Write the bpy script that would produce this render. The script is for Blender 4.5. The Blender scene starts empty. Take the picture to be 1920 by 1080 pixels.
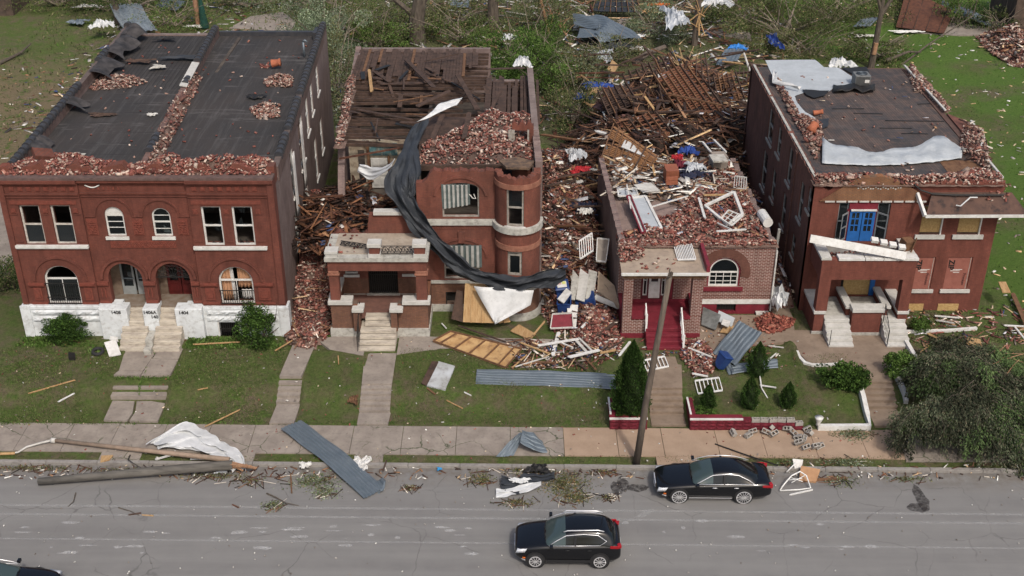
import bpy, math, random
import numpy as np
from mathutils import Vector, Matrix, Euler
R = math.radians
random.seed(7)
rng = np.random.default_rng(11)
scn = bpy.context.scene
C = scn.collection
CAM_H, TILT, FPX = 34.0, R(29.0), 2240.0
cam = bpy.data.objects.new('camera', bpy.data.cameras.new('camera'))
C.objects.link(cam); scn.camera = cam
cam.location = (0, 0, CAM_H); cam.rotation_euler = (R(90) - TILT, 0, 0)
cam.data.sensor_width = 36; cam.data.lens = 36 * FPX / 1920
cam.data.clip_start = 1; cam.data.clip_end = 6000
SUN_EL, SUN_AZ = R(50), R(158)
w = bpy.data.worlds.new('World'); scn.world = w; w.use_nodes = True
nt = w.node_tree; bg = nt.nodes['Background']
sky = nt.nodes.new('ShaderNodeTexSky'); sky.sky_type = 'NISHITA'; sky.sun_disc = False
sky.sun_elevation = SUN_EL; sky.sun_rotation = SUN_AZ; sky.air_density = 1.0; sky.dust_density = 5.0; sky.ozone_density = 0.6
nt.links.new(sky.outputs[0], bg.inputs[0]); bg.inputs[1].default_value = 0.13
sun = bpy.data.lights.new('sun', 'SUN'); sun.energy = 1.75; sun.angle = R(3.5); sun.color = (1.0, 0.95, 0.88)
so = bpy.data.objects.new('sun', sun); C.objects.link(so)
sd = Vector((math.sin(SUN_AZ) * math.cos(SUN_EL), math.cos(SUN_AZ) * math.cos(SUN_EL), math.sin(SUN_EL)))
so.rotation_euler = sd.to_track_quat('Z', 'Y').to_euler(); so.location = sd * 200
scn.view_settings.view_transform = 'Standard'; scn.view_settings.look = 'None'
scn.view_settings.exposure = 0.28; scn.view_settings.gamma = 1; scn.view_settings.use_curve_mapping = False
scn.render.engine = 'CYCLES'
scn.cycles.max_bounces = 6; scn.cycles.transparent_max_bounces = 12
def s2l(r, g, b):
 f = lambda u: ((u / 255 + .055) / 1.055) ** 2.4 if u > 10 else u / 255 / 12.92
 return (f(r), f(g), f(b))
def tag(o, label=None, cat=None, group=None, kind=None):
 if label: o['label'] = label
 if cat: o['category'] = cat
 if group: o['group'] = group
 if kind or cat: o['kind'] = kind or 'thing'
 return o
def empty(name, loc, rz=0, label=None, cat=None, group=None):
 o = bpy.data.objects.new(name, None); C.objects.link(o)
 o.location = loc; o.rotation_euler = (0, 0, rz); o.empty_display_size = .3
 return tag(o, label, cat, group)
def wloc(o):
 v = Vector((0, 0, 0))
 while o: v += o.location; o = o.parent
 return v
def mesh_obj(name, v, f, mats, fm=None, cols=None, parent=None, smooth=False, loc=None):
 """v: (n,3) world coordinates; f: faces; origin at the base of the thing (or the parent's origin)."""
 v = np.asarray(v, dtype=float).reshape(-1, 3)
 if parent is not None: org = wloc(parent)
 elif loc is not None: org = Vector(loc)
 else:
  mn, mx = v.min(0), v.max(0); org = Vector(((mn[0] + mx[0]) / 2, (mn[1] + mx[1]) / 2, mn[2]))
 v = v - np.array(org)
 me = bpy.data.meshes.new(name)
 if isinstance(f, np.ndarray):
  n, k = f.shape
  me.vertices.add(len(v)); me.vertices.foreach_set('co', v.ravel())
  me.loops.add(n * k); me.loops.foreach_set('vertex_index', f.ravel().astype(np.int32))
  me.polygons.add(n); me.polygons.foreach_set('loop_start', np.arange(0, n * k, k, dtype=np.int32))
 else:
  me.from_pydata([tuple(p) for p in v], [], f)
 me.update(calc_edges=True)
 for m in (mats if isinstance(mats, (list, tuple)) else [mats]): me.materials.append(m)
 if fm is not None: me.polygons.foreach_set('material_index', np.asarray(fm, dtype=np.int32))
 if cols is not None:
  a = me.color_attributes.new('Col', 'FLOAT_COLOR', 'POINT')
  c4 = np.ones((len(v), 4)); c4[:, :3] = cols; a.data.foreach_set('color', c4.ravel())
 if smooth: me.polygons.foreach_set('use_smooth', np.ones(len(me.polygons), dtype=bool))
 me.validate()
 o = bpy.data.objects.new(name, me); C.objects.link(o)
 if parent is not None: o.parent = parent
 else: o.location = org
 return o
def copy_tree(o, parent=None):
 c = o.copy(); C.objects.link(c); c.parent = parent
 for ch in list(o.children): copy_tree(ch, c)
 return c
class MB:
 def __init__(s): s.v = []; s.f = []; s.m = []
 def face(s, pts, m=0):
  k = len(s.v); s.v += [tuple(p) for p in pts]; s.f.append(tuple(range(k, k + len(pts)))); s.m.append(m); return s
 def hexa(s, b, t, m=0):
  """b, t: four bottom and four top points, counter-clockwise from above"""
  k = len(s.v); s.v += [tuple(p) for p in b] + [tuple(p) for p in t]
  for q in ((3, 2, 1, 0), (4, 5, 6, 7), (0, 1, 5, 4), (1, 2, 6, 5), (2, 3, 7, 6), (3, 0, 4, 7)):
   s.f.append(tuple(k + i for i in q)); s.m.append(m)
  return s
 def box(s, x0, x1, y0, y1, z0, z1, m=0):
  return s.hexa([(x0, y0, z0), (x1, y0, z0), (x1, y1, z0), (x0, y1, z0)], [(x0, y0, z1), (x1, y0, z1), (x1, y1, z1), (x0, y1, z1)], m)
 def obb(s, c, size, rot=(0, 0, 0), m=0):
  M_ = Euler(rot).to_matrix() if not isinstance(rot, Matrix) else rot
  c = Vector(c); hx, hy, hz = size[0] / 2, size[1] / 2, size[2] / 2
  P_ = lambda x, y, z: c + M_ @ Vector((x * hx, y * hy, z * hz))
  return s.hexa([P_(-1, -1, -1), P_(1, -1, -1), P_(1, 1, -1), P_(-1, 1, -1)], [P_(-1, -1, 1), P_(1, -1, 1), P_(1, 1, 1), P_(-1, 1, 1)], m)
 def bar(s, a, b, wd, th, m=0, roll=0):
  a, b = Vector(a), Vector(b); d = b - a; L = d.length
  if L < 1e-6: return s
  q = d.to_track_quat('X', 'Z').to_matrix() @ Matrix.Rotation(roll, 3, 'X')
  return s.obb((a + b) / 2, (L, wd, th), q, m)
 def tube(s, pts, r, n=8, m=0, r1=None, cap=True):
  pts = [Vector(p) for p in pts]; k0 = len(s.v); N = len(pts)
  for i, p in enumerate(pts):
   d = (pts[min(i + 1, N - 1)] - pts[max(i - 1, 0)]).normalized()
   up = Vector((0, 0, 1)) if abs(d.z) < .95 else Vector((1, 0, 0))
   a = d.cross(up).normalized(); b = d.cross(a)
   rr = r if r1 is None else r + (r1 - r) * i / (N - 1)
   if isinstance(r, (list, tuple)): rr = r[i]
   for j in range(n):
    t = 2 * math.pi * j / n; s.v.append(tuple(p + a * (math.cos(t) * rr) + b * (math.sin(t) * rr)))
  for i in range(N - 1):
   for j in range(n):
    a0 = k0 + i * n + j; a1 = k0 + i * n + (j + 1) % n
    s.f.append((a0, a0 + n, a1 + n, a1)); s.m.append(m)
  if cap:
   s.f.append(tuple(range(k0, k0 + n))); s.m.append(m)
   s.f.append(tuple(reversed(range(k0 + (N - 1) * n, k0 + N * n)))); s.m.append(m)
  return s
 def prism(s, poly, z0, z1, m=0):
  """poly: xy points counter-clockwise; z0/z1 numbers or functions of (x, y)"""
  f0 = z0 if callable(z0) else (lambda x, y: z0); f1 = z1 if callable(z1) else (lambda x, y: z1)
  k = len(s.v); n = len(poly)
  s.v += [(x, y, f0(x, y)) for x, y in poly] + [(x, y, f1(x, y)) for x, y in poly]
  s.f.append(tuple(reversed(range(k, k + n)))); s.m.append(m); s.f.append(tuple(range(k + n, k + 2 * n))); s.m.append(m)
  for i in range(n):
   j = (i + 1) % n; s.f.append((k + i, k + j, k + n + j, k + n + i)); s.m.append(m)
  return s
 def strip(s, rows, m=0):
  """rows of equal point counts -> quads"""
  k = len(s.v); n = len(rows[0])
  for r_ in rows: s.v += [tuple(p) for p in r_]
  for i in range(len(rows) - 1):
   for j in range(n - 1):
    a = k + i * n + j; s.f.append((a, a + 1, a + n + 1, a + n)); s.m.append(m)
  return s
 def build(s, name, mats, parent=None, smooth=False, loc=None, bevel=0, solid=0):
  o = mesh_obj(name, s.v, s.f, mats, s.m, None, parent, smooth, loc)
  if solid:
   md = o.modifiers.new('solid', 'SOLIDIFY'); md.thickness = solid; md.offset = 0
  if bevel:
   md = o.modifiers.new('bevel', 'BEVEL'); md.width = bevel; md.segments = 2; md.limit_method = 'ANGLE'
  return o
def ray(px, py):
 c, s_ = math.cos(TILT), math.sin(TILT); a = (px - 960) / FPX; b = (540 - py) / FPX
 return a, c + b * s_, -s_ + b * c
def at(px, py, z=0.):
 d = ray(px, py); t = (z - CAM_H) / d[2]; return Vector((d[0] * t, d[1] * t, z))
def onY(px, py, Y):
 d = ray(px, py); t = Y / d[1]; return Vector((d[0] * t, Y, CAM_H + d[2] * t))
def ground_at(px, py, dz=0.):
 z = .5
 for _ in range(8):
  p = at(px, py, z); z = zg(p.x, p.y) + dz
 return at(px, py, z)
def nz(x, y, f=1., seed=0):
 x = np.asarray(x) * f; y = np.asarray(y) * f
 return (np.sin(x * 1.7 + seed + 1.3 * np.sin(y * 1.1 + seed * 2)) + np.sin(y * 2.1 - seed + 1.7 * np.sin(x * .9 + 2.3 * seed)) + .6 * np.sin(3.9 * x + 2.7 * y + seed * 5) + .5 * np.sin(-3.1 * x + 4.7 * y + seed)) / 3.1
def new_mat(name):
 m = bpy.data.materials.new(name); m.use_nodes = True
 n = m.node_tree; return m, n, n.nodes['Principled BSDF'], n.links.new
def ND(n, t, **kw):
 d = n.nodes.new(t)
 for k, v in kw.items(): setattr(d, k, v)
 return d
def mixc(n, L, fac, a, b, blend='MIX'):
 x = ND(n, 'ShaderNodeMix', data_type='RGBA', blend_type=blend)
 for s_, v in ((x.inputs[0], fac), (x.inputs[6], a), (x.inputs[7], b)):
  if hasattr(v, 'links') or isinstance(v, bpy.types.NodeSocket): L(v, s_)
  elif isinstance(v, (tuple, list)): s_.default_value = (*v[:3], 1)
  else: s_.default_value = v
 return x.outputs[2]
def noise_fac(n, L, co, scale, lo=.35, hi=.65, detail=4, rough=.6, stretch=None):
 if stretch:
  mp = ND(n, 'ShaderNodeMapping'); mp.inputs[3].default_value = stretch; L(co, mp.inputs[0]); co = mp.outputs[0]
 t = ND(n, 'ShaderNodeTexNoise'); t.inputs['Scale'].default_value = scale; t.inputs['Detail'].default_value = detail; t.inputs['Roughness'].default_value = rough
 L(co, t.inputs['Vector'])
 r_ = ND(n, 'ShaderNodeMapRange'); r_.inputs[1].default_value = lo; r_.inputs[2].default_value = hi; L(t.outputs[0], r_.inputs[0])
 return r_.outputs[0]
def wcoord(n):
 g = ND(n, 'ShaderNodeTexCoord'); return g.outputs['Object']
def pos(n):
 return ND(n, 'ShaderNodeNewGeometry').outputs['Position']
def bump(n, L, b, h, strength=.3, dist=.02):
 x = ND(n, 'ShaderNodeBump'); x.inputs['Strength'].default_value = strength; x.inputs['Distance'].default_value = dist
 L(h, x.inputs['Height']); L(x.outputs[0], b.inputs['Normal'])
def M(name, c1, c2=None, scale=3., rough=.85, spec=.3, metallic=0., stretch=None, lo=.35, hi=.65, bmp=.0, c3=None, scale3=18., amt3=.5):
 m, n, b, L = new_mat(name)
 b.inputs['Roughness'].default_value = rough; b.inputs['Metallic'].default_value = metallic; b.inputs['Specular IOR Level'].default_value = spec
 if c2 is None: c2 = tuple(u * .72 for u in c1)
 co = wcoord(n)
 f = noise_fac(n, L, co, scale, lo, hi, stretch=stretch)
 c = mixc(n, L, f, c1, c2)
 if c3 is not None:
  f3 = noise_fac(n, L, co, scale3, .5, .72, 5, .7, stretch=stretch)
  k = ND(n, 'ShaderNodeMath', operation='MULTIPLY'); L(f3, k.inputs[0]); k.inputs[1].default_value = amt3
  c = mixc(n, L, k.outputs[0], c, c3)
 L(c, b.inputs['Base Color'])
 if bmp: bump(n, L, b, f, bmp)
 return m
def MC(name, rough=.9, scale=8., amt=.35, spec=.25):
 """colour from the Col attribute (one colour per brick, board or leaf)"""
 m, n, b, L = new_mat(name); b.inputs['Roughness'].default_value = rough; b.inputs['Specular IOR Level'].default_value = spec
 a = ND(n, 'ShaderNodeAttribute', attribute_name='Col')
 f = noise_fac(n, L, wcoord(n), scale); k = ND(n, 'ShaderNodeMapRange'); L(f, k.inputs[0]); k.inputs[3].default_value = 1 - amt; k.inputs[4].default_value = 1 + amt * .4
 v = ND(n, 'ShaderNodeVectorMath', operation='SCALE'); L(a.outputs[0], v.inputs[0]); L(k.outputs[0], v.inputs['Scale'])
 L(v.outputs[0], b.inputs['Base Color'])
 return m
def wallco(n, L):
 """u along the wall, v up, for any vertical face"""
 g = ND(n, 'ShaderNodeNewGeometry')
 cr = ND(n, 'ShaderNodeVectorMath', operation='CROSS_PRODUCT'); L(g.outputs['True Normal'], cr.inputs[0]); cr.inputs[1].default_value = (0, 0, 1)
 nm = ND(n, 'ShaderNodeVectorMath', operation='NORMALIZE'); L(cr.outputs[0], nm.inputs[0])
 d = ND(n, 'ShaderNodeVectorMath', operation='DOT_PRODUCT'); L(nm.outputs[0], d.inputs[0]); L(g.outputs['Position'], d.inputs[1])
 s_ = ND(n, 'ShaderNodeSeparateXYZ'); L(g.outputs['Position'], s_.inputs[0])
 c = ND(n, 'ShaderNodeCombineXYZ'); L(d.outputs['Value'], c.inputs[0]); L(s_.outputs[2], c.inputs[1])
 return c.outputs[0], g.outputs['Position'], s_.outputs[2]
def brick_mat(name, c1, c2, mortar, bw=.21, bh=.072, ms=.012, stain=None, stain_amt=.5, rough=.9, msmooth=.1):
 m, n, b, L = new_mat(name); b.inputs['Roughness'].default_value = rough; b.inputs['Specular IOR Level'].default_value = .2
 uv, p, z = wallco(n, L)
 t = ND(n, 'ShaderNodeTexBrick'); L(uv, t.inputs['Vector'])
 t.inputs['Scale'].default_value = 1; t.inputs['Brick Width'].default_value = bw; t.inputs['Row Height'].default_value = bh; t.inputs['Mortar Size'].default_value = ms; t.inputs['Mortar Smooth'].default_value = msmooth
 t.inputs['Color1'].default_value = (*c1, 1); t.inputs['Color2'].default_value = (*c2, 1); t.inputs['Mortar'].default_value = (*mortar, 1)
 f = noise_fac(n, L, p, .55, .4, .7, 6, .65)
 f2 = noise_fac(n, L, p, 2.4, .3, .75, 5, .7, stretch=(1, 1, .35))
 k = ND(n, 'ShaderNodeMath', operation='MULTIPLY'); L(f, k.inputs[0]); k.inputs[1].default_value = stain_amt
 c = mixc(n, L, k.outputs[0], t.outputs['Color'], stain or tuple(u * .55 for u in c1))
 k2 = ND(n, 'ShaderNodeMapRange'); L(f2, k2.inputs[0]); k2.inputs[3].default_value = .66; k2.inputs[4].default_value = 1.12
 v = ND(n, 'ShaderNodeVectorMath', operation='SCALE'); L(c, v.inputs[0]); L(k2.outputs[0], v.inputs['Scale'])
 L(v.outputs[0], b.inputs['Base Color'])
 bump(n, L, b, t.outputs['Fac'], .25, -.01)
 return m
MATS = {}
m_white = M('white_paint', (.62, .62, .60), (.5, .49, .46), 2.5, .6, c3=(.3, .27, .22), scale3=7., amt3=.4)
m_white_block = M('painted_stone', (.62, .65, .66), (.50, .52, .53), 1.2, .75, c3=(.24, .22, .19), scale3=4., amt3=.6, bmp=.3)
m_stone = M('limestone', (.42, .41, .37), (.3, .29, .26), 2.5, .9, c3=(.13, .12, .11), scale3=5., amt3=.55)
m_stone_light = M('pale_stone', (.5, .49, .46), (.4, .39, .36), 2., .85, c3=(.2, .19, .17), scale3=6., amt3=.35)
m_sandstone = M('sandstone', (.27, .12, .08), (.18, .075, .05), 2., .9, c3=(.36, .2, .14), scale3=9., amt3=.5)
m_conc = M('concrete', (.27, .235, .20), (.205, .175, .15), 1.4, .92, c3=(.12, .105, .09), scale3=4., amt3=.55)
m_conc_tan = M('tan_concrete', (.335, .245, .175), (.28, .20, .14), 1.2, .92, c3=(.2, .14, .1), scale3=40., amt3=.5)
m_step = M('worn_steps', (.5, .45, .37), (.33, .29, .24), 2.2, .9, stretch=(.6, 2, 2), c3=(.1, .09, .085), scale3=5., amt3=.6)
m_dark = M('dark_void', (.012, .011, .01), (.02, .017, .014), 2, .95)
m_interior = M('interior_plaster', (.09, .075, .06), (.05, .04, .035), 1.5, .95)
m_black_iron = M('black_iron', (.012, .012, .013), (.02, .018, .016), 8, .55)
m_tan_wood = M('new_plywood', (.42, .28, .14), (.33, .2, .09), 2.5, .8, stretch=(4, .6, 1), c3=(.14, .07, .03), scale3=6, amt3=.5)
m_osb = M('osb_board', (.46, .32, .14), (.33, .21, .085), 9., .85, c3=(.2, .12, .05), scale3=16., amt3=.6)
m_oldwood = M('old_dark_wood', (.078, .048, .036), (.036, .024, .019), 4., .85, stretch=(.6, .6, .6), c3=(.12, .07, .045), scale3=12., amt3=.5)
m_brownwood = M('brown_wood', (.16, .085, .045), (.09, .045, .025), 4., .85, c3=(.25, .15, .08), scale3=12., amt3=.5)
m_rust = M('rust_board', (.12, .05, .028), (.07, .03, .02), 3., .85)
m_tarp_dark = M('dark_membrane', (.036, .041, .048), (.024, .027, .032), 1.5, .65, spec=.3)
m_membrane = M('white_membrane', (.6, .61, .61), (.48, .49, .49), 1.3, .55, c3=(.3, .3, .29), scale3=6., amt3=.35)
m_greymem = M('pale_grey_membrane', (.4, .43, .45), (.33, .355, .37), 1.1, .55, c3=(.55, .57, .58), scale3=5., amt3=.4)
m_cols = MC('debris_colours'); m_brickc = MC('loose_brick', amt=.4, scale=14); m_leaf = MC('leaf', rough=.85, scale=3, amt=.25, spec=.12)
m_bark = M('bark', (.11, .09, .07), (.055, .045, .036), 6., .95, stretch=(1, 1, .3), bmp=.5)
m_pole = M('weathered_pole', (.12, .095, .075), (.07, .055, .045), 5., .9, stretch=(1, 1, .15), c3=(.2, .17, .14), scale3=9, amt3=.5)
m_rail_white = M('white_rail', (.68, .68, .66), (.6, .6, .58), 4, .5)
m_grime = M('asphalt_grime', (.03, .03, .031), (.02, .02, .02), 3, .95)
def metal_mat():
 m, n, b, L = new_mat('corrugated_steel'); b.inputs['Metallic'].default_value = .35; b.inputs['Roughness'].default_value = .5
 f = noise_fac(n, L, wcoord(n), 1.6, .3, .7, 6, .7)
 L(mixc(n, L, f, (.105, .135, .16), (.16, .19, .215)), b.inputs['Base Color']); return m
m_steel = metal_mat()
def glass_mat(name, tint=(.5, .55, .56), alpha=.35):
 m, n, b, L = new_mat(name)
 b.inputs['Base Color'].default_value = (.02, .025, .028, 1); b.inputs['Roughness'].default_value = .08; b.inputs['Specular IOR Level'].default_value = .6
 tr = ND(n, 'ShaderNodeBsdfTransparent'); tr.inputs[0].default_value = (*tint, 1)
 mx = ND(n, 'ShaderNodeMixShader'); mx.inputs[0].default_value = alpha
 L(tr.outputs[0], mx.inputs[1]); L(b.outputs[0], mx.inputs[2]); L(mx.outputs[0], n.nodes['Material Output'].inputs[0]); return m
m_glass = glass_mat('window_glass')
m_dustglass = glass_mat('dusty_glass', (.4, .42, .42), .7)
def plain(name, c, rough=.6, metallic=0., spec=.4, coat=0.):
 m, n, b, L = new_mat(name); b.inputs['Base Color'].default_value = (*c, 1); b.inputs['Roughness'].default_value = rough
 b.inputs['Metallic'].default_value = metallic; b.inputs['Specular IOR Level'].default_value = spec; b.inputs['Coat Weight'].default_value = coat
 b.inputs['Coat Roughness'].default_value = .04
 return m
m_brick1 = brick_mat('red_painted_brick', (.175, .056, .039), (.145, .047, .034), (.13, .05, .038), stain=(.085, .035, .028), stain_amt=.6)
m_brick2 = brick_mat('red_pressed_brick', (.205, .068, .045), (.165, .054, .038), (.15, .065, .05), stain=(.09, .045, .035), stain_amt=.65)
m_brick2b = brick_mat('brown_common_brick', (.23, .105, .06), (.17, .07, .045), (.13, .09, .07), stain=(.1, .06, .045), stain_amt=.5)
m_brick3 = brick_mat('white_jointed_brick', (.165, .055, .04), (.13, .045, .033), (.46, .38, .34), bw=.235, bh=.092, ms=.0125, stain=(.15, .07, .055), stain_amt=.45)
m_brick4 = brick_mat('orange_red_brick', (.19, .062, .044), (.155, .052, .038), (.14, .055, .042), stain=(.12, .042, .031), stain_amt=.55)
m_brick4s = brick_mat('old_side_brick', (.19, .08, .06), (.15, .065, .05), (.13, .08, .066), stain=(.085, .048, .04), stain_amt=.65)
m_brickside = brick_mat('grey_rendered_side_brick', (.23, .165, .15), (.18, .125, .115), (.22, .175, .16), stain=(.12, .085, .078), stain_amt=.6)
m_maroon = M('maroon_paint', (.17, .018, .03), (.12, .014, .022), 2.5, .6, c3=(.24, .05, .06), scale3=9, amt3=.4)
# == GROUND
def sm(t): t = np.clip(t, 0, 1); return t * t * (3 - 2 * t)
def zg(x, y):
 """terrain height: street 0, pavement .15, front lawns climb to about 1 m at the houses"""
 x = np.asarray(x, float); y = np.asarray(y, float); ys = y + .0145 * x
 z = .14 + 0 * x
 flat = .17 + .07 * sm((ys - 47.3) / 1.0) + .60 * sm((ys - 48.1) / 1.7) + .16 * sm((ys - 49.8) / 2.8)
 w3 = sm((x - 8.6) / .25) * (1 - sm((x - 14.3) / .6)); g3 = .17 + .5 * sm((y - 47.4) / .25) + .33 * sm((y - 47.9) / 4)
 g4 = .17 + .06 * sm((y - 47.0) / .3) + .77 * sm((y - 47.0) / 4.5)
 w4 = sm((x - 14.3) / .6)
 front = flat * (1 - w3) * (1 - w4) + g3 * w3 + g4 * w4
 wp = sm((x - 4.6) / .1) * (1 - sm((x - 6.5) / .1)); gp = .17 + .38 * sm((y - 47.3) / .2) + .45 * sm((y - 49.2) / 1.5)
 front = front * (1 - wp) + gp * wp
 front = front
 z = np.where(ys > 47.25, front, z)
 z = np.where(y > 53.6, 1.0, z)
 z = np.where(ys < 44.3, -.03, z)
 yard = .10 * nz(x, y, .35, 3) * sm((y - 80) / 6)
 z = z + np.where(ys > 47.6, yard, 0)
 return z if z.ndim else float(z)
lin = lambda y0, z0, y1, z1: (lambda y: z0 + (z1 - z0) * np.clip((y - y0) / (y1 - y0), 0, 1))
CUTS = [(-20.1, -17.1, 47.5, 53.2, lin(49.2, .24, 50.4, .95)), (-11.75, -10.5, 47.4, 53.6, lin(49, .26, 50.4, 1.0)), (-7.55, -5.95, 47.2, 52.7, lin(48.3, .24, 49.8, .93)), (-10.3, -3.8, 53.0, 54.2, lin(0, 1.02, 1, 1.02)), (-4, 2.2, 53.1, 53.9, lin(0, 1.02, 1, 1.02)),
  (6.7, 8.5, 47.2, 52.4, lin(48.2, .22, 49.4, .96)), (9.9, 14.3, 53.4, 56.5, lin(0, 1.03, 1, 1.03)), (17.45, 19.05, 47, 50.0, lin(48.5, .25, 49.9, .98)), (17.4, 19.3, 49.8, 52, lin(0, 1, 1, 1)), (15.0, 20.6, 51.6, 54.9, lin(0, 1, 1, 1)), (14.4, 15.4, 53.5, 60, lin(0, 1.02, 1, 1.02))]
def ground_sheet():
 xs = np.concatenate([[-3000, -600, -150], np.arange(-60, -28, 1.2), np.arange(-28, 28, .16), np.arange(28, 60, 1.2), [60, 150, 600, 3000]])
 ys = np.concatenate([[-200, 0, 20, 40, 43.2, 43.9], np.arange(44.6, 55.2, .14), np.arange(55.2, 135, 1.0), [160, 300, 900, 3000]])
 X_, Y_ = np.meshgrid(xs, ys); Z = zg(X_, Y_)
 for x0, x1, y0, y1, f_ in CUTS:
  k = (X_ > x0 + .04) & (X_ < x1 - .04) & (Y_ > y0) & (Y_ < y1); Z = np.where(k, np.minimum(Z, f_(Y_) - .14), Z)
 Z = np.where(Y_ < 46.6, np.minimum(Z, .1), Z)
 Z = np.where(Y_ < 44.7, -.06, Z)
 v = np.stack([X_, Y_, Z], -1).reshape(-1, 3); nx = len(xs); i = np.arange(len(ys) - 1)[:, None] * nx + np.arange(nx - 1)[None]
 f = np.stack([i, i + 1, i + nx + 1, i + nx], -1).reshape(-1, 4)
 m, n, b, L = new_mat('lawn_and_yard'); b.inputs['Roughness'].default_value = .95; b.inputs['Specular IOR Level'].default_value = .15
 p = pos(n); s_ = ND(n, 'ShaderNodeSeparateXYZ'); L(p, s_.inputs[0])
 fine = noise_fac(n, L, p, 5., .36, .64, 9, .88); mid = noise_fac(n, L, p, 1.1, .40, .64, 8, .72); big = noise_fac(n, L, p, .28, .37, .57, 5, .6); big2 = noise_fac(n, L, p, .16, .45, .6, 3, .5)
 g = mixc(n, L, fine, (.045, .082, .015), (.135, .19, .05))
 dry = mixc(n, L, fine, (.085, .09, .034), (.165, .155, .072))
 k = ND(n, 'ShaderNodeMath', operation='MULTIPLY'); L(mid, k.inputs[0]); k.inputs[1].default_value = .72
 c = mixc(n, L, k.outputs[0], g, dry)
 soil = mixc(n, L, fine, (.115, .09, .06), (.2, .155, .11))
 k2 = ND(n, 'ShaderNodeMath', operation='MULTIPLY'); L(big, k2.inputs[0]); L(mid, k2.inputs[1])
 c = mixc(n, L, k2.outputs[0], c, soil)
 def rng_(sock, a, b2):
  r_ = ND(n, 'ShaderNodeMapRange'); L(sock, r_.inputs[0]); r_.inputs[1].default_value = a; r_.inputs[2].default_value = b2; return r_.outputs[0]
 def mul(a, b2):
  q = ND(n, 'ShaderNodeMath', operation='MULTIPLY'); L(a, q.inputs[0])
  if isinstance(b2, float): q.inputs[1].default_value = b2
  else: L(b2, q.inputs[1])
  return q.outputs[0]
 lush = mixc(n, L, fine, (.055, .115, .016), (.125, .215, .042))
 fr = mul(rng_(s_.outputs[0], 24., 27.), rng_(s_.outputs[1], 54., 58.))
 c = mixc(n, L, mul(fr, mul(rng_(big2, 1., .2), .85)), c, lush)
 fl = mul(rng_(s_.outputs[0], -29., -33.), mul(rng_(s_.outputs[1], 68., 76.), rng_(s_.outputs[1], 103., 93.)))
 bare = mixc(n, L, fine, (.16, .12, .07), (.27, .21, .13))
 c = mixc(n, L, mul(fl, mul(rng_(mid, .0, .35), .9)), c, bare)
 fb = mul(rng_(s_.outputs[1], 80., 84.), rng_(s_.outputs[0], 24., 16.)); fb = mul(fb, rng_(s_.outputs[0], -20., -8.))
 dull = mixc(n, L, fine, (.06, .075, .03), (.17, .16, .09))
 c = mixc(n, L, mul(fb, .8), c, dull)
 L(c, b.inputs['Base Color']); bump(n, L, b, fine, .9, .08)
 o = mesh_obj('ground', v, f, m, smooth=True, loc=(0, 0, 0)); tag(o, kind='structure')
ground_sheet()
def yr(y, x): return y - .0145 * x
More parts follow.
